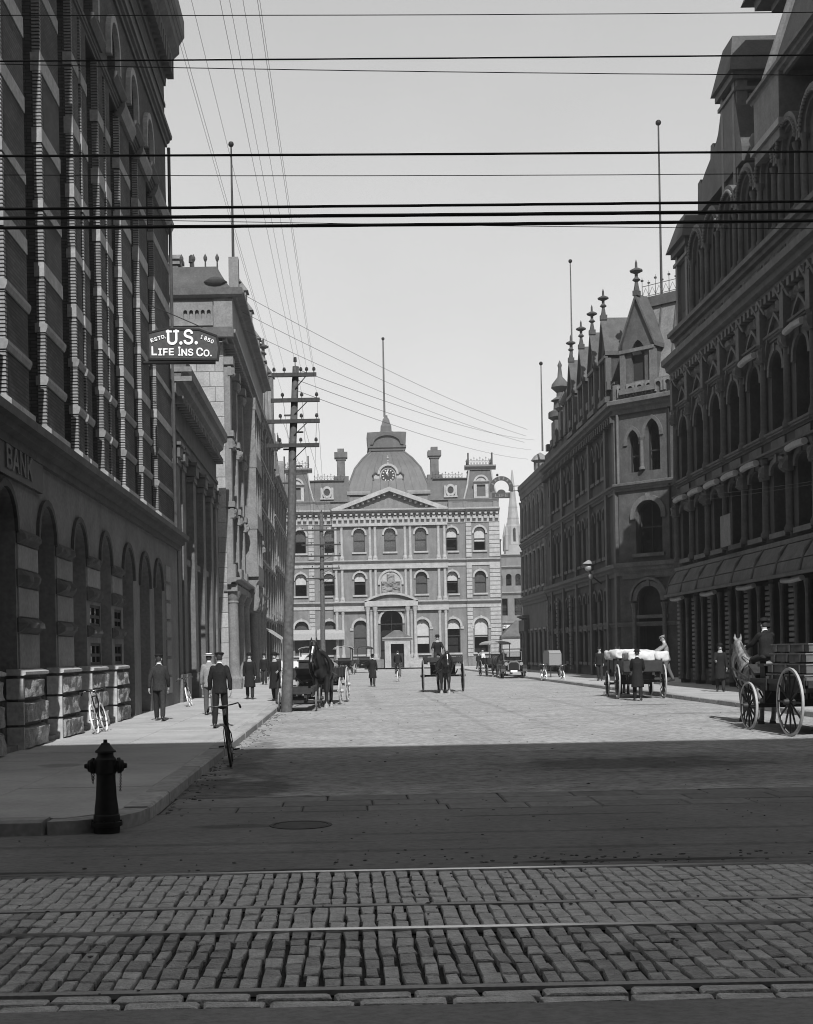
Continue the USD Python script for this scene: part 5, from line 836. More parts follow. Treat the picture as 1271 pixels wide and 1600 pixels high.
for i in range(6):
    a = math.pi * (.86 - .144 * i); lk_ = Bag(fA_ @ np.array([[math.sin(a), 0, math.cos(a), .88 * math.cos(a)], [0, 1, 0, 0], [-math.cos(a), 0, math.sin(a), z0 + .88 * math.sin(a)], [0, 0, 0, 1.]])); lk_.box(-.06, .06, .1, .115, -.11, .11); AS.part('letter_plate', lk_, 'mid_trim')
for z in (z0 + .05, z0 - .38): AS.part('rod', Bag(fA_).tube([(.95, 0, z + .1), (1.5, 0, z + .12), (2.6, 0, z + .15)], .035, 5), 'black_iron')
AS.part('ball', Bag(fA_).tm(trimesh.creation.icosphere(1, .12), trimesh.transformations.translation_matrix((-.35, 0, z0 + 1.2))), 'black_iron')
# ---- the tall block behind the viewer whose shadow lies over the crossing
SB = thing('office_block', 'tall flat-topped office block behind the viewer that shades the crossing', 'building', (0, -8, .15)); fB_ = frame((0, -2.3), (1, 0), (0, 1)); HB = .15 + (25.3 + 2.3) * math.tan(SUN_EL) / math.cos(SUN_AZ)
sc_ = [-36 + 3.4 * i for i in range(22)]; SB.part('core', Bag(fB_).box(-39.8, 39.8, -14, -.6, .15, HB - .3), 'core')
SB.part('front_wall', Bag(fB_).poly(sg.box(-40, .15, 40, HB).difference(so.unary_union([sg.box(s - .8, 1.0 + 3.9 * k, s + .8, 3.6 + 3.9 * k) for s in sc_ for k in range(6)])), -.5, 0), 'mid_stone')
for z in (4.2, HB - .9): hb = Bag(fB_); cornice(hb, -40, 40, z, z + .5, .3, 0); SB.part('cornice', hb, 'mid_trim')
gb = Bag(fB_)
for s in sc_:
    for k in range(6): gb.box(s - .8, s + .8, -.4, -.38, 1.0 + 3.9 * k, 3.6 + 3.9 * k)
SB.part('panes', gb, 'glass'); SB.part('roof', Bag(fB_).box(-40, 40, -14.5, 0, HB - .3, HB), 'slate')
# ================================================================ street furniture
hy = thing('fire_hydrant', 'black two-nozzle fire hydrant with hanging chains at the pavement corner', 'hydrant', (-2.57, 13.6, 0)); hx, hyy = -2.57, 13.6
HB_ = lambda pr, n=24: Bag().lathe(pr, hx, hyy, n)
hy.part('base', HB_([(0, -.02), (.135, -.02), (.14, .07), (.165, .075), (.165, .12), (.15, .125)]), 'black_iron', 30)
hy.part('barrel', HB_([(.14, .12), (.138, .19), (.128, .2), (.125, .26), (.11, .38), (.103, .52), (.1, .62), (.115, .64), (.115, .78), (.1, .80)]), 'black_iron', 30)
hy.part('bonnet', HB_([(.1, .79), (.085, .82), (.085, .85), (.112, .855), (.108, .872), (.085, .89), (.05, .935), (.045, .95), (.028, .955), (.022, .96), (.02, .99), (0, .992)]), 'black_iron', 30)
for e in (-1, 1):
    nb = Bag(np.array([[0, 0, e, hx], [0, 1, 0, hyy], [1, 0, 0, .71], [0, 0, 0, 1.]])); nb.lathe([(.062, .08), (.062, .13), (.078, .135), (.078, .155), (.068, .16), (.06, .185), (.03, .195), (.024, .225), (0, .226)], 0, 0, 16); hy.part('nozzle', nb, 'black_iron', 30)
    lg = Bag()
    for k in range(5): a = k * 2 * math.pi / 5; lg.box(hx + e * .12, hx + e * .15, hyy + .075 * math.cos(a) - .012, hyy + .075 * math.cos(a) + .012, .71 + .075 * math.sin(a) - .012, .71 + .075 * math.sin(a) + .012)
    hy.part('nozzle_lugs', lg, 'black_iron')
cb = Bag()
for x0, L in ((hx - .15, .17), (hx - .12, .14), (hx + .165, .26)):
    n = int(L / .018)
    for k in range(n): cb.tm(trimesh.creation.torus(.009, .0035, 8, 5), trimesh.transformations.rotation_matrix(math.pi / 2, [1, 0, 0] if k % 2 else [0, 1, 0]) + np.array([[0, 0, 0, x0 + (.02 * k / n if x0 < hx - .13 else -.01 * k / n)], [0, 0, 0, hyy - .03], [0, 0, 0, .66 - k * .016], [0, 0, 0, 0]]))
hy.part('chain', cb, 'black_iron', kind='stuff'); bo = Bag()
for k in range(8): a = k * math.pi / 4; bo.lathe([(.012, .12), (.012, .135), (0, .136)], hx + .15 * math.cos(a), hyy + .15 * math.sin(a), 6)
hy.part('bolts', bo, 'black_iron', kind='stuff')
def tpole(label, x, y, zt, lean, r0, r1, arms, step=.42):
    t = thing('telegraph_pole', label, 'pole', (x, y, 0)); n = 9
    P_ = lambda z: x + lean * z / zt
    t.part('post', Bag().tube([(P_(z) + .02 * math.sin(z * 1.3), y, z) for z in np.linspace(-.1, zt, n)], r0, 14, r1), 'wood_pole', True); ins = []
    for k, (z, a, b) in enumerate(arms):
        c = P_(z); A_ = t.part('crossarm', Bag().box(c - a, c + b, y - r1 - .12, y - r1, z - .06, z + .06), 'wood_dark')
        for d in ([-a + .08, -a * .45, b * .28, b * .55, b - .08] if k == 0 else [-a * .5, b * .3, b - .1]):
            A_.part('insulator', Bag().lathe([(.012, z + .05), (.012, z + .12), (.05, z + .13), (.055, z + .19), (.035, z + .24), (0, z + .25)], c + d, y - r1 - .06, 8), 'glass_insulator'); ins.append((c + d, y - r1 - .06, z + .22))
        A_.part('brace', Bag().tube([(c + .5 * b, y - r1 - .02, z - .05), (c, y - r1 - .02, z - .45)], .015, 4), 'black_iron')
    t.part('top_pin', Bag().lathe([(.015, zt), (.015, zt + .15), (.06, zt + .16), (.05, zt + .3), (0, zt + .32)], P_(zt), y, 8), 'glass_insulator')
    sp = Bag()
    for k in range(5): z = 7.4 + k * .55; sp.box(P_(z) + (.1 if k % 2 else -.32), P_(z) + (.32 if k % 2 else -.1), y - .03, y + .03, z, z + .05)
    t.part('pole_steps', sp, 'wood_dark'); return ins
ins1 = tpole('weathered leaning telegraph pole with four crossarms standing at the left kerb', -1.95, 41.5, 11.2, .5, .19, .105, [(10.9, .75, .7), (10.08, .75, .83), (9.4, .85, .85), (8.62, .85, .85)])
ins2 = tpole('distant telegraph pole with stacked crossarms in front of the post office', -2.0, 114, 14.4, .1, .24, .17, [(12.9, 1.8, 1.6), (11.6, 1.8, 1.7), (10.6, 1.9, 1.7), (9.5, 1.7, 1.6), (8.6, 1.6, 1.2)])
def wire(name, label, a, b, sag, r, group=None, n=17):
    a, b = np.array(a, float), np.array(b, float); t = np.linspace(0, 1, n)[:, None]; p = a + (b - a) * t; p[:, 2] -= (4 * sag * t * (1 - t))[:, 0]
    solo(name, Bag().tube(p, r, 6), 'wire_black', label, 'wire', group)
wire('overhead_cable', 'thick black overhead cable, lowest of the three close-set ones', (-14, 10, 5.42), (16, 10, 5.12), .08, .013)
wire('overhead_cable', 'thick black overhead cable, middle one of the three close-set ones', (-14, 10.1, 5.53), (16, 10.1, 5.23), .08, .014)
wire('overhead_cable', 'thick black overhead cable, uppermost of the three close-set ones', (-14, 10.2, 5.63), (16, 10.2, 5.35), .08, .011)
wire('overhead_cable', 'single black overhead cable, well above the three close-set cables', (-14, 10, 6.02), (16, 10, 5.62), .08, .009)
wire('overhead_cable', 'topmost black overhead cable near the upper edge of the sky', (-14, 10, 6.72), (16, 10, 6.38), .06, .006)
wire('span_wire', 'thin wire slanting down to the right just below the topmost cable', (-9, 12.5, 7.95), (12, 12.5, 7.3), .12, .0042)
wire('span_wire', 'thin wire crossing the sky between the single cable and the close-set three', (-9, 13, 6.95), (12, 13, 6.62), .1, .004)
wire('span_wire', 'thin wire just below the three close-set cables, slanting down to the right', (-9, 14, 6.95), (14, 14, 6.25), .12, .004)
wire('span_wire', 'thin wire at the very top of the sky', (-9, 12, 8.05), (12, 12, 7.75), .08, .004)
for (x, y, z) in ins1[:8]: wire('telegraph_wire', 'thin telegraph wire running overhead from the crossarms of the near leaning pole', (x, y, z), (x - .35, -2.2, z + .4), .25, .003, 'telegraph wires from the near pole towards the viewer', 25)
for i, (x, y, z) in enumerate(ins1[5:11]): wire('telegraph_wire', 'thin telegraph wire between the near leaning pole and the far pole', (x, y, z), ins2[i], .6, .006, 'telegraph wires between the two poles', 17)
for i, (za, zb) in enumerate(((20.9, 19.6), (20.4, 19.2), (19.9, 18.8))): wire('span_wire', 'thin wire from the ornate stone building across the street to the far right row', (-5.2, 67 + i * 2, za), (16.3, 112 + i, zb + 1.6), .5, .011, 'wires crossing the street above the dome')
for i in range(3): wire('span_wire', 'thin wire from the near leaning pole across to the far right row', (-1.4, 41.4, 11.1 - .35 * i), (16.3, 108 + 2 * i, 19.6 - .5 * i), .4, .008, 'wires from the pole to the right row')
for i in range(2): wire('span_wire', 'thin wire sagging along the front of the mansard-roofed block', (16.1, 62.3, 9.2 - .25 * i), (15.4, 30, 6.4), .2, .008, 'wires along the mansard block')
# ================================================================ bodies
def ball(p, r, n=10):
    r = (r, r, r) if np.ndim(r) == 0 else r; return m3.Manifold.sphere(1.0, n).scale(tuple(map(float, r))).translate(tuple(map(float, p)))
def hullm(items): return m3.Manifold.batch_hull(items)
def limb(*pr, n=10): b = [ball(p, r, n) for p, r in pr]; return [hullm([b[i], b[i + 1]]) for i in range(len(b) - 1)]
def fuse(parts, ref=None, sm=6):
    m = m3.Manifold.batch_boolean(parts, m3.OpType.Add)
    if ref: m = m.refine_to_length(ref)
    q = m.to_mesh(); t = trimesh.Trimesh(q.vert_properties[:, :3], q.tri_verts, process=False)
    if sm: t.merge_vertices(); trimesh.smoothing.filter_taubin(t, iterations=sm)
    return t
def tr3(t, M4): t = t.copy(); t.apply_transform(M4); return t
def person(label, loc, rot, ht=1.76, la=12, lk=5, ra=-14, rk=12, arms=((8, 12, .12), (-8, 15, .12)), lean=2, coat='jacket', cm='dark_cloth', tm='dark_cloth', hat='bowler', hm='black_cloth', head=(0, 0), sit=False, detail=.035, group=None, cat='person'):
    s = ht / 1.76; T_ = thing('person', label, cat, loc, rot, group, local=True); rd = math.radians
    hip = np.array([0, 0, .93]); lower = []; shoes = []; trou = []
    for side, a, k in ((-1, la, lk), (1, ra, rk)):
        h = hip + [side * .09, 0, -.02]; a, k = rd(a), rd(k); kn = h + .43 * np.array([side * (.12 if sit else .02), math.sin(a), -math.cos(a)]); an = kn + .42 * np.array([0, math.sin(a - k), -math.cos(a - k)])
        fd = np.array([side * .15, math.cos(max(-.5, min(.5, (a - k) * .6))), math.sin((a - k) * .6)]); toe = an + .17 * fd + [0, 0, -.045]; heel = an - .05 * fd + [0, 0, -.05]
        lower.append((h, kn, an, toe, heel))
    zmin = min(min(q[3][2], q[4][2]) for q in lower) - .035; up = np.array([0, 0, -zmin])
    ln = rd(lean); Rl = np.array([[1, 0, 0], [0, math.cos(ln), math.sin(ln)], [0, -math.sin(ln), math.cos(ln)]])
    tf = lambda p: (Rl @ (np.array(p, float) - hip) + hip + up) * s
    tl = lambda p: (np.array(p, float) + up) * s
    body = limb((tf((0, 0, .97)), (.13 * s, .09 * s, .1 * s)), (tf((0, 0, 1.12)), (.12 * s, .085 * s, .1 * s)), (tf((0, -.01, 1.32)), (.15 * s, .1 * s, .13 * s)), (tf((0, -.01, 1.44)), (.11 * s, .07 * s, .06 * s)), (tf((0, .0, 1.53)), .055 * s))
    hy_, hp = rd(head[0]), rd(head[1]); Rh = np.array([[math.cos(hy_), -math.sin(hy_), 0], [math.sin(hy_), math.cos(hy_), 0], [0, 0, 1]]) @ np.array([[1, 0, 0], [0, math.cos(hp), math.sin(hp)], [0, -math.sin(hp), math.cos(hp)]])
    hc = np.array([0, .015, 1.655]); hd = lambda q: tf(hc + Rh @ np.array(q, float))
    body += limb((tf((0, 0, 1.5)), .056 * s), (hd((0, -.01, -.05)), .062 * s)); body += [hullm([ball(hd((0, -.012, .02)), (.076 * s, .092 * s, .088 * s), 14), ball(hd((0, .03, -.06)), (.052 * s, .055 * s, .05 * s), 12)])]
    body += [hullm([ball(hd((0, .078, .02)), .010 * s), ball(hd((0, .105, -.025)), .014 * s)]), hullm([ball(hd((-.02, .082, -.062)), .009 * s), ball(hd((.02, .082, -.062)), .009 * s)])]
    for e in (-1, 1): body += [ball(hd((e * .077, -.01, -.01)), (.012 * s, .02 * s, .032 * s))]
    sl = []
    for side, (a, b, out) in zip((-1, 1), arms):
        a, b = rd(a), rd(b); sh = np.array([side * .185, -.01, 1.42]); d1 = np.array([side * out, math.sin(a), -math.cos(a)]); d1 /= np.linalg.norm(d1); el = sh + .29 * d1; d2 = np.array([side * out * .4 - side * .1 * math.sin(b), math.sin(a + b), -math.cos(a + b)]); d2 /= np.linalg.norm(d2); wr = el + .25 * d2
        body += limb((tf(sh + [-side * .035, 0, -.03]), .045 * s), (tf(el), .038 * s), (tf(wr), .028 * s)); f_ = d2; sd_ = np.cross(f_, [side, 0, 0]); sd_ = sd_ / (np.linalg.norm(sd_) + 1e-9); pl_ = np.array([side, 0, 0]) - f_ * f_[0] * side
        pa = wr + .045 * f_; kn_ = wr + .095 * f_; body += [hullm([ball(tf(wr), .025 * s), ball(tf(kn_ + .028 * sd_), .014 * s), ball(tf(kn_ - .028 * sd_), .014 * s), ball(tf(pa), (.024 * s,) * 3)])]
        for k, L in enumerate((.07, .085, .08, .062)):
            b0_ = kn_ + sd_ * (.03 - .02 * k); m_ = b0_ + f_ * L * .5 - pl_ * .008; e_ = m_ + (f_ * .7 - pl_ * .7) * L * .5; body += limb((tf(b0_), .0095 * s), (tf(m_), .009 * s), (tf(e_), .0075 * s), n=6)
        t0 = wr + .03 * f_ + .025 * sd_; t1 = t0 + .035 * f_ + .03 * sd_; body += limb((tf(t0), .012 * s), (tf(t1), .010 * s), (tf(t1 + .03 * f_), .008 * s), n=6)
        sl += limb((tf(sh + [-side * .03, 0, -.02]), .076 * s), (tf(el), .06 * s), (tf(wr - .02 * d2), .046 * s))
    for h, kn, an, toe, heel in lower:
        body += limb((tl(h), .075 * s), (tl(kn), .05 * s), (tl(an), .034 * s)); body += limb((tl(an), .03 * s), (tl(toe), .02 * s))
        trou += limb((tl(h), (.1 * s, .11 * s, .1 * s)), (tl(kn), .075 * s), (tl(an + [0, 0, .02]), .064 * s))
        shoes += [hullm([ball(tl(heel), .035 * s), ball(tl(toe), (.038 * s, .045 * s, .03 * s)), ball(tl(an + [0, 0, .01]), .045 * s)])]
    T_.part('body', fuse(body, detail, 4), 'skin', True)
    trou += limb((tl((0, 0, .99)), (.145 * s, .105 * s, .08 * s)), (tl((0, 0, .9)), (.15 * s, .11 * s, .08 * s))); T_.part('trousers', fuse(trou, .06, 3), tm, True); T_.part('shoes', fuse(shoes, .05, 2), 'leather', True)
    hem = {'jacket': .80, 'coat': .46, 'shirt': .9}[coat]
    tor = limb((tf((0, -.01, 1.42)), (.165 * s, .085 * s, .06 * s)), (tf((0, -.01, 1.30)), (.185 * s, .125 * s, .1 * s)), (tf((0, 0, 1.08)), (.165 * s, .115 * s, .1 * s)))
    if sit: tor += limb((tf((0, 0, 1.08)), (.165 * s, .115 * s, .1 * s)), (tf((0, .02, .93)), (.19 * s, .16 * s, .1 * s)))
    else:
        sk = limb((tf((0, 0, 1.08)), (.165 * s, .115 * s, .1 * s)), (tl((0, 0, .9)), (.18 * s, .14 * s, .1 * s)), (tl((0, .0, hem - .05)), ((.185 + .05 * (hem < .6)) * s, (.15 + .07 * (hem < .6)) * s, .1 * s)))
        tor += [m3.Manifold.batch_boolean(sk, m3.OpType.Add).trim_by_plane((0, 0, 1), float((hem - zmin) * s))]
    tor += limb((tf((0, -.02, 1.46)), (.1 * s, .075 * s, .045 * s)), (tf((0, -.015, 1.51)), (.062 * s, .06 * s, .02 * s)))
    T_.part('coat' if coat == 'coat' else coat, fuse(tor + sl, .05, 4), cm, True)
    if coat != 'shirt':
        cbag = Bag(); cbag.tm(trimesh.creation.torus(.054 * s, .011 * s, 14, 6), np.r_[np.c_[Rl, tf((0, .0, 1.53))], [[0, 0, 0, 1]]]); T_.part('collar', cbag, 'linen', True)
    hr = fuse([hullm([ball(hd((0, -.03, .035)), (.08 * s, .085 * s, .08 * s), 12), ball(hd((0, -.05, -.03)), (.066 * s, .05 * s, .05 * s), 12)])], None, 0); T_.part('hair', hr, 'hair', True)
    HM = np.eye(4); HM[:3, :3] = Rl @ Rh; HM[:3, 3] = hd((0, -.008, .075))
    prof = {'bowler': [(.0, -.03), (.12, -.02), (.135, -.008), (.128, -.022), (.098, -.016), (.1, .02), (.088, .065), (.05, .085), (0, .09)], 'straw': [(0, -.03), (.15, -.024), (.152, -.014), (.098, -.012), (.096, .05), (.09, .056), (0, .058)],
            'fedora': [(0, -.03), (.15, -.012), (.155, -.004), (.1, -.01), (.1, .03), (.085, .08), (.04, .088), (0, .07)], 'cap': [(0, -.03), (.096, -.028), (.1, .0), (.118, .025), (.108, .04), (.06, .052), (0, .055)]}[hat]
    hb_ = Bag(HM); hb_.lathe([(r * s, z * s) for r, z in prof], 0, 0, 18)
    if hat == 'cap': hb_.add(np.array([(-.07, .07, -.005), (.07, .07, -.005), (.05, .145, -.02), (-.05, .145, -.02), (-.07, .07, -.015), (.07, .07, -.015), (.05, .145, -.028), (-.05, .145, -.028)]) * s, [(0, 1, 2, 3), (7, 6, 5, 4), (0, 4, 5, 1), (1, 5, 6, 2), (2, 6, 7, 3), (3, 7, 4, 0)])
    ht_ = T_.part('hat', hb_, hm, 40)
    if hat == 'straw': ht_.part('hat_band', Bag(HM).lathe([(.099 * s, -.012 * s), (.1 * s, .02 * s)], 0, 0, 18), 'black_cloth', True)
    return T_
PZ = .15
person('man in dark jacket and peaked cap walking away beside the brick bank', (-4.99, 34.2, PZ), 4, la=16, lk=4, ra=-16, rk=14, arms=((-10, 12, .22), (12, 18, .14)), cm='dark_cloth', hat='cap', head=(-8, 0), detail=.022)
person('man in black suit with white collar walking away behind the parked kerb bicycle', (-2.99, 30.3, PZ), -3, la=-10, lk=14, ra=14, rk=2, arms=((10, 14, .2), (-12, 14, .22)), cm='black_cloth', tm='black_cloth', hat='cap', detail=.022)
person('man in grey suit and straw hat just beyond the black-suited man', (-3.95, 37.0, PZ), 6, la=12, ra=-12, cm='grey_cloth', tm='mid_cloth', hat='straw', hm='straw', detail=.025)
person('person in long dark coat walking towards the viewer by the stone columns on the left', (-3.75, 49.9, PZ), 182, la=8, ra=-9, coat='coat', cm='black_cloth', hat='bowler', detail=.03)
person('dark-suited person standing far along the left pavement, left of a companion', (-4.75, 74.6, PZ), 175, la=5, ra=-5, cm='black_cloth', hat='bowler', detail=.05)
person('second dark-suited person far along the left pavement, nearer the shop awnings', (-4.2, 79.0, PZ), 190, la=10, ra=-10, cm='dark_cloth', hat='fedora', detail=.05)
person('person in dark clothes half hidden behind the near leaning telegraph pole', (-2.62, 47.2, PZ), 170, la=14, ra=-12, cm='black_cloth', coat='coat', hat='bowler', detail=.035, arms=((20, 60, .1), (5, 20, .12)))
person('man in long dark coat and hat walking away in the middle of the roadway', (1.5, 71.4, 0), -8, la=10, ra=-12, coat='coat', cm='black_cloth', hat='fedora', detail=.04, arms=((25, 30, .35), (5, 10, .12)))
person('man in black overcoat with back turned, before the wagon of white bundles', (10.3, 45.2, 0), -12, la=6, ra=-10, coat='coat', cm='black_cloth', tm='black_cloth', hat='bowler', detail=.03, arms=((25, 40, .1), (20, 50, .1)))
person('man in pale work clothes and cap leaning over the wagon of white bundles', (12.12, 48.3, .55), 82, ht=1.74, la=10, ra=-10, lean=9, coat='jacket', cm='grey_cloth', tm='mid_cloth', hat='cap', hm='grey_cloth', arms=((55, 15, .1), (60, 10, .1)), head=(0, 15), detail=.025)
person('dark-clothed man standing on the pavement edge beyond the wagon of white bundles', (13.6, 68.5, PZ), 160, la=6, ra=-6, cm='black_cloth', hat='cap', detail=.045)
person('man in long dark coat and hat standing on the right pavement before the shopfronts', (14.17, 48.4, PZ), 168, la=5, ra=-6, coat='coat', cm='black_cloth', hat='fedora', arms=((5, 10, .12), (20, 70, .1)), detail=.028)
person('dark figure at the far right kerb near the post office, beside a pale-clothed one', (12.9, 124, 0), 200, cm='black_cloth', hat='bowler', detail=.07)
person('pale-clothed figure at the far right kerb near the post office', (13.45, 125.5, PZ), 180, cm='pale_cloth', tm='pale_cloth', hat='straw', hm='straw', detail=.07)
# ---------------------------------------------------------------- bicycles
def bicycle(label, loc, rot, tilt, mats=('rubber', 'black_iron', 'nickel'), ref=None, group=None):
    if ref is not None: return thing('bicycle', label, 'bicycle', loc, rot, group, tilt=tilt, local=True, ref=ref)
    t = thing('bicycle', label, 'bicycle', loc, rot, group, tilt=tilt, local=True); R = .345
    for y in (-.53, .53):
        W = np.array([[0, 0, 1, 0], [1, 0, 0, y], [0, 1, 0, R], [0, 0, 0, 1.]]); w = t.part('wheel', Bag(W).tm(trimesh.creation.torus(R - .02, .02, 32, 8)), mats[0], True)
        sp = Bag(W)
        for k in range(18): a = k * math.pi / 9; sp.tube([(.02 * math.cos(a + 1.2), .02 * math.sin(a + 1.2), .03 * (-1) ** k), ((R - .03) * math.cos(a), (R - .03) * math.sin(a), 0)], .0022, 3)
        w.part('spokes', sp, 'nickel'); w.part('hub', Bag(W).lathe([(0, -.05), (.02, -.05), (.015, 0), (.02, .05), (0, .05)], 0, 0, 8), 'nickel'); w.part('rim', Bag(W).tm(trimesh.creation.torus(R - .042, .008, 32, 6)), mats[2], True)
    bb_, st_, hd_, rr, fr_ = (0, -.06, .29), (0, -.2, .86), (0, .38, .86), (0, -.53, R), (0, .53, R)
    fb = Bag()
    for a, b, r in ((bb_, st_, .016), (st_, hd_, .015), (bb_, (0, .4, .68), .017), (hd_, (0, .42, .62), .018), ((.0, .42, .64), (0, .53, R), .013)): fb.tube([a, tuple((np.array(a) + b) / 2), b], r, 8)
    for e in (-.05, .05): fb.tube([(0, bb_[1], bb_[2]), (e, -.3, .31), (e, -.53, R)], .009, 6); fb.tube([(0, st_[1], st_[2] - .04), (e, -.4, .58), (e, -.53, R)], .008, 6); fb.tube([(0, .42, .64), (e, .47, .5), (e, .53, R)], .011, 6)
    t.part('frame', fb, mats[1], True); t.part('seat_post', Bag().tube([st_, (0, -.22, .93), (0, -.23, .98)], .013, 6), 'nickel')
    sd = fuse([hullm([ball((0, -.33, 1.0), (.085, .07, .03)), ball((0, -.08, 1.0), (.025, .04, .022))])], None, 0); t.part('saddle', sd, 'leather', True)
    t.part('stem', Bag().tube([hd_, (0, .37, .95), (0, .41, 1.0)], .013, 6), 'nickel'); h_ = t.part('handlebar', Bag().tube([(-.27, .16, .98), (-.25, .28, 1.02), (-.14, .4, 1.0), (0, .42, .995), (.14, .4, 1.0), (.25, .28, 1.02), (.27, .16, .98)], .012, 8), 'nickel', True)
    for e in (-1, 1): h_.part('grip', Bag().tube([(e * .268, .18, .985), (e * .275, .12, .965), (e * .28, .06, .945)], .019, 8), 'rubber')
    W = np.array([[0, 0, 1, .03], [1, 0, 0, -.06], [0, 1, 0, .29], [0, 0, 0, 1.]]); t.part('chainwheel', Bag(W).tm(trimesh.creation.annulus(.075, .095, .008, sections=20)), 'nickel'); t.part('crank', Bag().tube([(.06, -.06, .29), (.06, .1, .24)], .01, 5).tube([(-.06, -.06, .29), (-.06, -.22, .34)], .01, 5), 'nickel')
    for e, y, z in ((1, .1, .24), (-1, -.22, .34)): t.part('pedal', Bag().box(e * .07 - .01, e * .17, y - .035, y + .035, z - .012, z + .012), 'rubber')
    return t
b1 = bicycle('black bicycle propped on its pedal against the left kerb, nearest the viewer', (-1.98, 21.9, 0), 4, -7)
b2 = bicycle('pale-tyred bicycle leaning on the granite base of the brick bank', (-5.62, 29.35, PZ), 0, -12, ('tyre_white', 'black_iron', 'tyre_white'))
bicycle('pale-tyred bicycle leaning by the doorway, just beyond the man in the peaked cap', (-5.35, 44.0, PZ), 3, -12, ref=b2)
bicycle('bicycle standing at the right kerb, nearer of the two beside the pale handcart', (12.2, 71.8, 0), 178, 6, ref=b2)
bicycle('bicycle standing at the right kerb, farther of the two beside the pale handcart', (11.95, 77.1, 0), 184, 6, ref=b2)
bicycle('dark bicycle leaning on the shopfront behind the man on the right pavement', (15.75, 50.4, PZ), 12, 12, ref=b1)
bicycle('bicycle ridden along the roadway towards the post office', (3.37, 83.0, 0), -5, 0, ref=b2)
person('cyclist in dark clothes riding away towards the post office doorway', (3.37, 82.8, .30), -5, la=62, lk=70, ra=30, rk=48, arms=((48, 12, .12), (48, 12, .12)), lean=14, sit=True, cm='black_cloth', tm='mid_cloth', hat='cap', detail=.05)
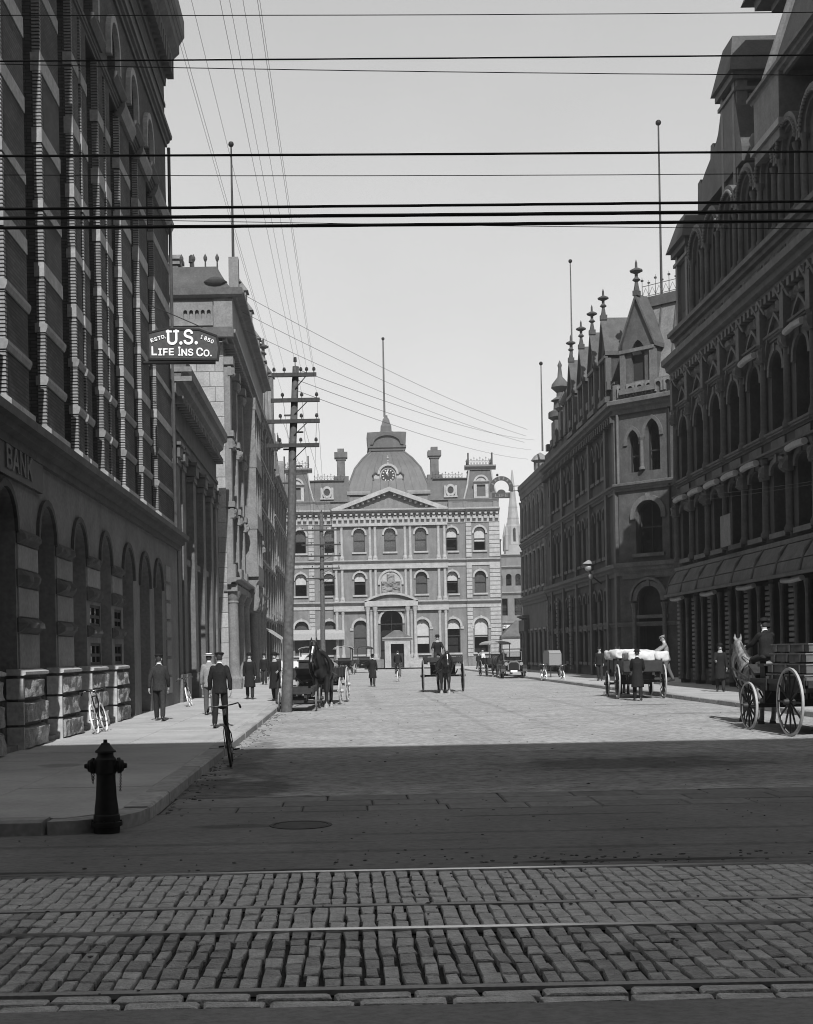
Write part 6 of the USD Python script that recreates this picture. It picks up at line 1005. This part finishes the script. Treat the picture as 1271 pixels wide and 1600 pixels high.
# ---------------------------------------------------------------- horses
def horse(label, loc, rot, mat, s=1.0, step=0.0, hd=0., socks=True, collar=True, blaze=False, head=0., detail=.06, light_harness=False):
    t = thing('horse', label, 'horse', loc, rot, local=True); q = lambda *p: np.array(p, float) * s; hl = 'hoof' if socks else 'hoof_dark'
    b = limb((q(0, .62, 1.16), q(.22, .24, .32)), (q(0, .38, 1.12), q(.27, .3, .34)), (q(0, -.05, 1.1), q(.31, .34, .33)), (q(0, -.5, 1.2), q(.29, .33, .34)), (q(0, -.68, 1.16), q(.22, .2, .28)), n=14)
    nk = q(head * .4, 1.0, 1.6 + hd * .5); pol = q(head, 1.22, 1.92 + hd); nose = q(head * 1.5, 1.52, 1.48 + hd)
    b += limb((q(0, .62, 1.3), q(.17, .22, .28)), (nk, q(.13, .18, .23)), (pol - q(0, .04, .04), q(.095, .13, .13)), n=12)
    md_ = pol * .5 + nose * .5 - q(0, .05, .03); b += limb((pol, q(.105, .11, .115)), (md_, q(.098, .105, .125)), (nose, q(.07, .075, .08)), (nose + q(0, .05, -.07), q(.062, .06, .058)), n=12)
    ears = []
    for e in (-1, 1): ears += [hullm([ball(pol + q(e * .055, -.02, .06), .03 * s), ball(pol + q(e * .075, -.01, .22), .008 * s), ball(pol + q(e * .085, .0, .12), .025 * s)])]
    b += ears; hoof = []; sock = []
    for e, a in ((-1, step), (1, -step)):
        b += limb((q(e * .16, .5, 1.0), q(.1, .15, .2)), (q(e * .16, .5 + .1 * a, .74), .1 * s), (q(e * .155, .52 + .3 * a, .5), .078 * s), (q(e * .15, .5 + .35 * a, .46), .062 * s), (q(e * .15, .5 + .6 * a, .17), .058 * s), (q(e * .15, .53 + .62 * a, .1), .066 * s)); hoof.append((e * .15, .55 + .64 * a))
        b += limb((q(e * .17, -.58, 1.1), q(.13, .2, .22)), (q(e * .18, -.42 - .15 * a, .84), q(.09, .13, .13)), (q(e * .17, -.74 - .3 * a, .56), q(.062, .09, .08)), (q(e * .165, -.71 - .4 * a, .48), .06 * s), (q(e * .16, -.66 - .6 * a, .17), .056 * s), (q(e * .16, -.63 - .6 * a, .1), .064 * s)); hoof.append((e * .16, -.61 - .62 * a))
    t.part('body', fuse(b, detail * s, 8), mat, True)
    for x, y in hoof: t.part('hoof', Bag().lathe([(r * s, z * s) for r, z in ((0, 0), (.085, 0), (.06, .1), (.05, .13), (0, .13))], x * s, y * s, 10), hl, 30)
    mn = [hullm([ball(pol + q(0, -.06, .06), .03 * s), ball(nk + q(.03, -.15, .12), .045 * s)]), hullm([ball(nk + q(.03, -.15, .12), .045 * s), ball(q(.02, .62, 1.56), .05 * s)]), hullm([ball(pol + q(0, .06, .08), .03 * s), ball(pol + q(0, .12, -.05), .02 * s)])]
    t.part('mane', fuse(mn, None, 0), 'hair' if mat != 'coat_grey' else 'coat_bay', True); t.part('tail', fuse(limb((q(0, -.86, 1.3), .05 * s), (q(0, -.98, 1.1), .07 * s), (q(0, -.98, .7), .075 * s), (q(0, -.95, .45), .03 * s)), None, 0), 'hair', True)
    hn = Bag(); CT = np.array([[.3 * s, 0, 0, 0], [0, 1.0, .35 * s, .72 * s], [0, -.35, .46 * s, 1.22 * s], [0, 0, 0, 1.]])
    tor = trimesh.creation.torus(1.0, .17, 24, 8); tor.apply_transform(np.array([[1, 0, 0, 0], [0, 0, .3, 0], [0, 1, 0, 0], [0, 0, 0, 1.]])); hn.tm(tor, CT); t.part('collar', hn, 'leather', True)
    st = Bag(); el = lambda cy, cz, rx, rz, r: st.tube([(rx * s * math.cos(a), cy * s, cz * s + rz * s * math.sin(a)) for a in np.linspace(0, 2 * math.pi, 17)], r * s, 4); el(.2, 1.1, .31, .36, .022); el(-.35, 1.16, .315, .36, .02)
    for e in (-1, 1): st.tube([(e * .29 * s, .7 * s, 1.1 * s), (e * .33 * s, 0, 1.02 * s), (e * .33 * s, -1.0 * s, .95 * s)], .018 * s, 5); st.tube([(e * .05 * s, .2 * s, 1.47 * s), (e * .1 * s, .6 * s, 1.6 * s), tuple(nose + q(e * .05, -.06, .02))], .01 * s, 4)
    t.part('harness_straps', st, 'leather'); br = Bag()
    for k in (.18, .75): c = pol * (1 - k) + nose * k; br.tube([tuple(c + q(.095 * math.cos(a), .1 * math.sin(a) * .75, .1 * math.sin(a) * .75)) for a in np.linspace(0, 2 * math.pi, 13)], .012 * s, 4)
    t.part('bridle', br, 'leather')
    for e in (-1, 1): c = pol * .72 + nose * .28 + q(e * .1, .03, .03); t.part('blinker', Bag().box(c[0] - .008 * s, c[0] + .008 * s, c[1] - .06 * s, c[1] + .06 * s, c[2] - .06 * s, c[2] + .06 * s), 'leather')
    if blaze: c = pol * .6 + nose * .4 + q(0, .085, .05); t.part('blaze', fuse([hullm([ball(pol * .75 + nose * .25 + q(0, .09, .045), q(.022, .012, .03)), ball(pol * .3 + nose * .7 + q(0, .065, .035), q(.018, .012, .03))])], None, 0), 'linen', True)
    return t
# ---------------------------------------------------------------- vehicles on spoked wheels
def wheel(t, x, y, r, rimmat='tyre_white', spmat='wood_dark', n=12, w=.046, dish=0.):
    W = np.array([[0, 0, 1, x], [1, 0, 0, y], [0, 1, 0, r], [0, 0, 0, 1.]]); ri = .9 * r
    ri = .925 * r; k = t.part('wheel', Bag(W).lathe([(ri, -w / 2), (r, -w / 2), (r, w / 2), (ri, w / 2), (ri, -w / 2)], 0, 0, 28), rimmat, 30); sp = Bag(W)
    for i in range(n): a = i * 2 * math.pi / n; sp.tube([(.07 * math.cos(a), .07 * math.sin(a), 0), (ri * math.cos(a), ri * math.sin(a), 0)], .026, 5, .018)
    k.part('spokes', sp, spmat); k.part('hub', Bag(W).lathe([(0, -.13), (.05, -.13), (.075, -.05), (.075, .05), (.05, .12), (0, .12)], 0, 0, 12), spmat, 30)
def wagon(label, loc, rot, L=3.2, W=1.5, rr=.62, rf=.48, deck=1.0, side=.3, mat='wood_dark', rim='wood_mid', spoke='wood_dark', shafts=True, seat=True, two=False, name='wagon', cat='wagon', roof=None, slats=False, shup=0.):
    t = thing(name, label, cat, loc, rot, local=True); x = W / 2
    n = 6
    for i in range(n): a = -x + W * i / n; t.part('deck_plank', Bag().box(a + .006, a + W / n - .006, -L / 2, L / 2, deck - .06, deck), mat)
    for e in (-1, 1):
        sb = Bag(); sb.box(e * x - .03, e * x + .03, -L / 2, L / 2, deck + .003, deck + side); t.part('side_board', sb, mat)
        for y in np.linspace(-L / 2 + .1, L / 2 - .1, 4): t.part('stake', Bag().box(e * (x + .03) - .02, e * (x + .03) + .04, y - .03, y + .03, deck - .15, deck + side + .06), mat)
        t.part('sill_beam', Bag().box(e * x * .6 - .05, e * x * .6 + .05, -L / 2, L / 2, deck - .18, deck - .062), mat)
    t.part('tail_board', Bag().box(-x, x, -L / 2 - .04, -L / 2, deck - .05, deck + side), mat); t.part('front_board', Bag().box(-x, x, L / 2, L / 2 + .04, deck - .05, deck + side), mat)
    axs = [(0, rr)] if two else [(-L / 2 + rr * .75, rr), (L / 2 - rf * .7, rf)]
    for y, r in axs:
        t.part('axle', Bag().box(-x - .1, x + .1, y - .045, y + .045, r - .045, r + .045), mat); t.part('bolster', Bag().box(-x * .75, x * .75, y - .06, y + .06, r + .05, deck - .17), mat)
        for e in (-1, 1): wheel(t, e * (x + .16), y, r, rim, spoke)
        for e in (-1, 1): t.part('spring', Bag().tube([(e * x * .7, y - .4, deck - .2), (e * x * .7, y, r + .06), (e * x * .7, y + .4, deck - .2)], .025, 5), 'black_iron')
    if shafts:
        for e in (-1, 1): t.part('shaft', Bag().tube([(e * .42, L / 2 - .2, .78), (e * .44, L / 2 + .9, .95 + shup * .5), (e * .36, L / 2 + 2.3, 1.08 + shup)], .035, 6, .028), mat)
    if seat: t.part('seat', Bag().box(-x * .8, x * .8, L / 2 - .5, L / 2 - .1, deck + side + .25, deck + side + .31), mat); t.part('seat_riser', Bag().box(-x * .75, x * .75, L / 2 - .45, L / 2 - .15, deck + .003, deck + side + .25), mat); t.part('footboard', Bag().prof([(L / 2 + .04, deck + .1), (L / 2 + .5, deck + .35), (L / 2 + .5, deck + .4), (L / 2 + .04, deck + .16)], -x * .8, x * .8), mat)
    if roof:
        for e in (-1, 1):
            for y in (-L / 2 + .05, L / 2 - .05): t.part('roof_post', Bag().box(e * x - .025, e * x + .025, y - .025, y + .025, deck + side, deck + 1.45), mat)
        rb = Bag(); a = np.linspace(0, math.pi, 9); o = [((x + .1) * math.cos(q), deck + 1.4 + .28 * math.sin(q)) for q in a]; i_ = [((x + .05) * math.cos(q), deck + 1.37 + .26 * math.sin(q)) for q in a[::-1]]; rb.poly(sg.Polygon(o + i_), -L / 2 - .15, L / 2 + .35); t.part('roof', rb, roof)
    return t
# centre: two-wheeled cart coming towards the viewer
wagon('two-wheeled flat cart coming up the middle of the roadway', (4.55, 60.0, 0), 180, L=2.9, W=1.55, rr=.75, deck=1.45, side=.16, two=True, name='cart', cat='cart', rim='wood_mid', seat=False)
horse('dark bay cart horse with white face spots, pulling the two-wheeled cart', (4.42, 57.9, 0), 183, 'coat_black', 1.02, .22, -.16, True, True, True)
person('driver in dark coat and brimmed hat seated on the two-wheeled cart', (4.32, 60.0, 1.20), 180, la=80, lk=78, ra=80, rk=80, arms=((35, 45, .25), (35, 45, .25)), sit=True, cm='black_cloth', hat='fedora', detail=.03)
# left: dark horse and wagon by the near pole
horse('tall black draught horse with pale hooves standing beside the near leaning pole', (-.8, 44.9, 0), 175, 'coat_black', 1.16, .05, -.04, True, True, True, head=.12, detail=.05)
wg = wagon('heavy wagon with tarpaulin load behind the black draught horse', (-1.0, 48.6, 0), 174, L=3.4, W=1.55, rr=.68, rf=.5, deck=1.0, side=.35, rim='spoke_pale', spoke='spoke_pale', seat=True)
lo = solo('tarpaulin_load', Bag().tm(fuse([hullm([ball((-1.5, 49.6, 1.3), .25), ball((-.5, 49.6, 1.3), .25), ball((-1.5, 47.8, 1.35), .25), ball((-.6, 47.8, 1.3), .25), ball((-1.3, 48.7, 1.7), .2)])], .15, 4)), 'canvas', 'grey tarpaulin-covered load on the wagon behind the black draught horse', 'load', smooth=True)
wagon('low black dray with empty shafts at the left kerb, half behind the near leaning pole', (-1.55, 43.0, 0), 178, L=2.6, W=.9, rr=.36, rf=.32, deck=.62, side=.14, name='dray', cat='dray', rim='wood_mid', seat=False, shafts=False)
# right: wagon of white bundles
wagon('wagon loaded with white bundles parked at the right kerb, seen from behind', (10.95, 48.5, 0), -4, L=3.6, W=1.35, rr=.64, rf=.5, deck=1.05, side=.36, rim='spoke_pale', spoke='wood_dark', seat=True)
def bundle(label, c, r, rz=0, seed=1):
    m = fuse([hullm([ball((sx * r[0], sy * r[1], sz * r[2] * .7), .11) for sx in (-1, 1) for sy in (-1, 1) for sz in (-1, 1)])], .12, 2); n_ = (meshkit.fbm(m.vertices * 4 + seed, 3, seed) - .5) * .2; m.vertices = m.vertices + m.vertex_normals * n_[:, None]
    T_ = thing('white_bundle', label, 'bundle', c, rz, local=True); T_.part('wrapping', m, 'paper', 50); sb = Bag()
    for y in (-.4, .4): sb.tube([(math.cos(a) * r[0] * 1.1, y * r[1], math.sin(a) * r[2] * 1.25) for a in np.linspace(0, 2 * math.pi, 13)], .012, 4)
    T_.part('cord', sb, 'wood_mid')
bundle('large white bundle in the middle of the load on the right kerb wagon', (10.95, 47.6, 1.56), (.42, .6, .12), -4, 3); bundle('small white bundle at the right end of the load, under the leaning man', (11.55, 47.3, 1.54), (.17, .4, .1), 8, 9); bundle('white bundle tipped up at the left front of the right kerb wagon', (10.6, 49.4, 1.62), (.32, .5, .1), 12, 15)
horse('dark horse harnessed ahead of the wagon of white bundles', (11.35, 52.6, 0), -4, 'coat_bay', .95, .05, -.1, False)
# right foreground: wagon stacked with dark boxes
RW = (9.9, 27.2, 0)
wagon('pale-rimmed dark wagon in the right foreground with stacked long boxes', RW, 2, L=3.3, W=1.5, rr=.7, rf=.53, deck=1.04, side=.1, rim='spoke_pale', spoke='wood_dark', seat=True, shup=.25)
for k, (z, w, L_, lab) in enumerate(((1.05, .62, 2.1, 'lowest of the long dark boxes stacked on the right foreground wagon'), (1.28, .62, 2.0, 'second long dark box from the bottom of the stack on the right foreground wagon'), (1.51, .6, 1.95, 'third long dark box from the bottom of the stack on the right foreground wagon'), (1.72, .58, 1.9, 'topmost long dark box on the right foreground wagon'))):
    t = thing('long_box', lab, 'box', (9.85 + .02 * k, 26.9, z), 2 + (k % 2) * 1.5, local=True); h = .2 - .01 * k
    t.part('case', Bag().box(-w, w, -L_ / 2, L_ / 2, 0, h - .03), 'crate'); t.part('lid', Bag().box(-w - .02, w + .02, -L_ / 2 - .02, L_ / 2 + .02, h - .028, h), 'wood_mid')
    for y in (-.7, 0, .7): t.part('batten', Bag().box(-w - .025, -w - .002, y - .04, y + .04, 0, h - .03), 'wood_mid')
cl = solo('cloth_cover', Bag().tm(fuse([hullm([ball((10.15, 26.0, 1.35), .12), ball((10.6, 26.0, 1.35), .12), ball((10.2, 26.5, 2.02), .06), ball((10.6, 26.6, 2.02), .06), ball((10.2, 25.75, 2.0), .06), ball((10.6, 25.75, 2.0), .06)])], .1, 3)), 'canvas', 'pale cloth cover over the rear of the box stack at the right edge', 'cover', smooth=True)
horse('dappled grey horse with blinkers ahead of the right foreground wagon', (9.95, 31.0, 0), 3, 'coat_grey', 1.0, .08, .02, False, detail=.045)
person('driver in dark hat hunched on the seat of the right foreground wagon', (9.8, 29.75, 1.02), 12, la=78, lk=80, ra=80, rk=80, arms=((45, 40, .2), (50, 40, .2)), lean=8, sit=True, cm='black_cloth', hat='fedora', detail=.03)
# far right: horse wagon, motor car, handcart
horse('bay horse with white stockings facing the viewer beside the motor car', (10.85, 91.2, 0), 192, 'coat_bay', 1.0, .06, -.3, True)
wagon('covered pale-roofed wagon behind the bay horse at the far right kerb', (11.1, 94.9, 0), 186, L=3.0, W=1.5, rr=.6, rf=.45, deck=.95, side=.4, rim='wood_mid', roof='canvas')
def motor_car(label, loc, rot):
    t = thing('motor_car', label, 'car', loc, rot, local=True); W = .72
    t.part('chassis', Bag().box(-.42, .42, -1.6, 1.5, .45, .58), 'car_black'); t.part('body', Bag().poly(sg.Polygon([(-.68, .58), (.68, .58), (.72, 1.15), (.66, 1.2), (-.66, 1.2), (-.72, 1.15)]), -1.7, .2), 'car_black')
    t.part('bonnet', Bag().poly(sg.Polygon([(-.4, .58), (.4, .58), (.4, .98), (.25, 1.12), (-.25, 1.12), (-.4, .98)]), .2, 1.35), 'car_black'); r_ = t.part('radiator', Bag().poly(sg.Polygon([(-.4, .5), (.4, .5), (.4, 1.0), (.22, 1.17), (-.22, 1.17), (-.4, 1.0)]), 1.35, 1.45), 'brass'); r_.part('grille', Bag().poly(sg.Polygon([(-.33, .55), (.33, .55), (.33, .97), (.18, 1.08), (-.18, 1.08), (-.33, .97)]), 1.45, 1.46), 'black_iron')
    for e in (-1, 1):
        for y in (-1.2, 1.2): wheel(t, e * W, y, .4, 'rubber', 'spoke_pale', 12, .09)
        fb = Bag(); a = np.linspace(.1, math.pi * .95, 9)
        for y in (-1.2, 1.2): o = [(y + .5 * math.cos(q), .42 + .5 * math.sin(q)) for q in a]; i_ = [(y + .47 * math.cos(q), .42 + .47 * math.sin(q)) for q in a[::-1]]; fb.M = np.array([[0, 1, 0, 0], [1, 0, 0, 0], [0, 0, 1, 0], [0, 0, 0, 1.]]); fb.poly(sg.Polygon(o + i_), e * W - .15, e * W + .15)
        t.part('mudguard', fb, 'car_black'); t.part('running_board', Bag().box(e * W - .14, e * W + .14, -.7, .7, .4, .44), 'car_black')
        H_ = np.array([[1, 0, 0, e * .5], [0, 0, 1, 1.38], [0, 1, 0, .98], [0, 0, 0, 1.]]); h_ = t.part('headlamp', Bag(H_).lathe([(0, -.12), (.08, -.1), (.125, .05), (.125, .08), (0, .08)], 0, 0, 14), 'brass', 40); h_.part('lens', Bag(H_).lathe([(0, .09), (.11, .085)], 0, 0, 14), 'lamp_glass')
        t.part('roof_post', Bag().tube([(e * .62, .25, 1.15), (e * .62, .2, 1.95)], .02, 5).tube([(e * .62, -1.5, 1.15), (e * .62, -1.5, 1.95)], .02, 5), 'black_iron')
    t.part('number_plate', Bag().box(-.22, .22, 1.5, 1.52, .42, .56), 'white_paint'); ws = t.part('windscreen', Bag().poly(sg.box(-.62, 1.15, .62, 1.8).difference(sg.box(-.57, 1.2, .57, 1.75)), .24, .28), 'brass'); ws.part('pane', Bag().box(-.57, .57, .255, .262, 1.2, 1.75), 'glass')
    t.part('roof', Bag().box(-.7, .7, -1.6, .35, 1.93, 2.0), 'leather'); t.part('seat', Bag().box(-.6, .6, -.7, -.1, 1.0, 1.45), 'leather'); t.part('steering_wheel', Bag().tm(trimesh.creation.torus(.18, .015, 18, 6), np.array([[1, 0, 0, -.3], [0, .6, -.8, .05], [0, .8, .6, 1.3], [0, 0, 0, 1.]])), 'wood_dark')
motor_car('early black motor car with brass headlamps parked facing the viewer at the right kerb', (11.35, 87.0, 0), 176)
hc = thing('handcart', 'pale box handcart on the right pavement edge between two bicycles', 'handcart', (13.0, 80.5, PZ), 10, local=True); hc.part('box', Bag().box(-.4, .4, -.6, .6, .75, 1.5), 'grey_cloth'); hc.part('lid', Bag().prof([(-.62, 1.5), (.62, 1.5), (.4, 1.68), (-.4, 1.68)], -.38, .38), 'grey_cloth')
for e in (-1, 1): wheel(hc, e * .5, 0, .42, 'rubber', 'spoke_pale', 10, .05)
hc.part('axle', Bag().box(-.5, .5, -.03, .03, .39, .45), 'black_iron'); hc.part('frame', Bag().box(-.35, .35, -.55, .55, .68, .748), 'wood_dark'); hc.part('handle', Bag().tube([(-.3, .6, .75), (-.3, 1.0, .95), (.3, 1.0, .95), (.3, .6, .75)], .02, 6), 'wood_dark'); hc.part('leg', Bag().box(-.3, -.25, -.5, -.45, 0, .68), 'wood_dark'); hc.part('leg', Bag().box(.25, .3, -.5, -.45, 0, .68), 'wood_dark')
# in front of the post office
wagon('pale covered delivery wagon standing before the post office, left of the far telegraph pole', (-3.6, 126, 0), 176, L=3.0, W=1.5, rr=.6, rf=.45, deck=.95, side=.7, rim='white_paint', mat='pale_cloth', spoke='spoke_pale', roof='canvas'); horse('dark horse standing before the pale covered delivery wagon', (-3.4, 122.8, 0), 182, 'coat_black', 1.0, .05, -.2, detail=.09)
wagon('open light wagon with pale roof standing before the post office, right of the far pole', (-.2, 116, 0), 184, L=3.0, W=1.5, rr=.62, rf=.48, deck=.9, side=.3, rim='spoke_pale', spoke='spoke_pale', roof='canvas'); wagon('second light wagon before the post office, just left of the man in the roadway', (1.6, 124, 0), 190, L=2.8, W=1.4, rr=.62, rf=.48, deck=.9, side=.35, rim='wood_mid', roof='leather')
wagon('pale tall-wheeled cart in the roadway beyond the heavy tarpaulin wagon', (-2.6, 70, 0), 172, L=2.4, W=1.3, rr=.7, deck=1.2, side=.3, two=True, name='cart', cat='cart', mat='wood_pale', rim='white_paint', spoke='spoke_pale', seat=False)

r4 = random.Random(11); sd_ = Bag(); sp0 = trimesh.creation.icosphere(0, 1.0)
def clod(x, y, r, z=.004):
    v = sp0.vertices * np.array([r * r4.uniform(.7, 1.6), r * r4.uniform(.7, 1.3), r * .45]) * (1 + np.array([[r4.uniform(-.3, .3)] for _ in sp0.vertices])); sd_.add(v + [x, y, z], sp0.faces)
for _ in range(260): clod(r4.uniform(-4, 6), r4.uniform(6.9, 16), r4.uniform(.004, .014))
for _ in range(260): y = r4.uniform(14.5, 40); clod(KX0 + abs(r4.gauss(.1, .2)), y, r4.uniform(.008, .03))
for _ in range(120): clod(r4.uniform(-1.5, 11), r4.uniform(17, 60), r4.uniform(.008, .03))
for _ in range(90): clod(r4.gauss(2.0, 1.6), r4.gauss(11.3, .18), r4.uniform(.008, .02))
solo('street_dirt', sd_, 'street_dirt', 'scattered dark horse dirt, clods and grit lying on the roadway and in the gutter', 'dirt', kind='stuff')

M['haze'] = usdkit.material(stage, '/World/Looks/haze', {'v': ('principled_volume', {'color': g3(.9), 'density': .0004, 'anisotropy': .2})}, [], volume='v.volume')
solo('haze', Bag().box(-1520, 1520, -1520, 1520, -1.1, 44), 'haze', 'thin pale smoke haze hanging in the air along the street', 'haze', kind='stuff')
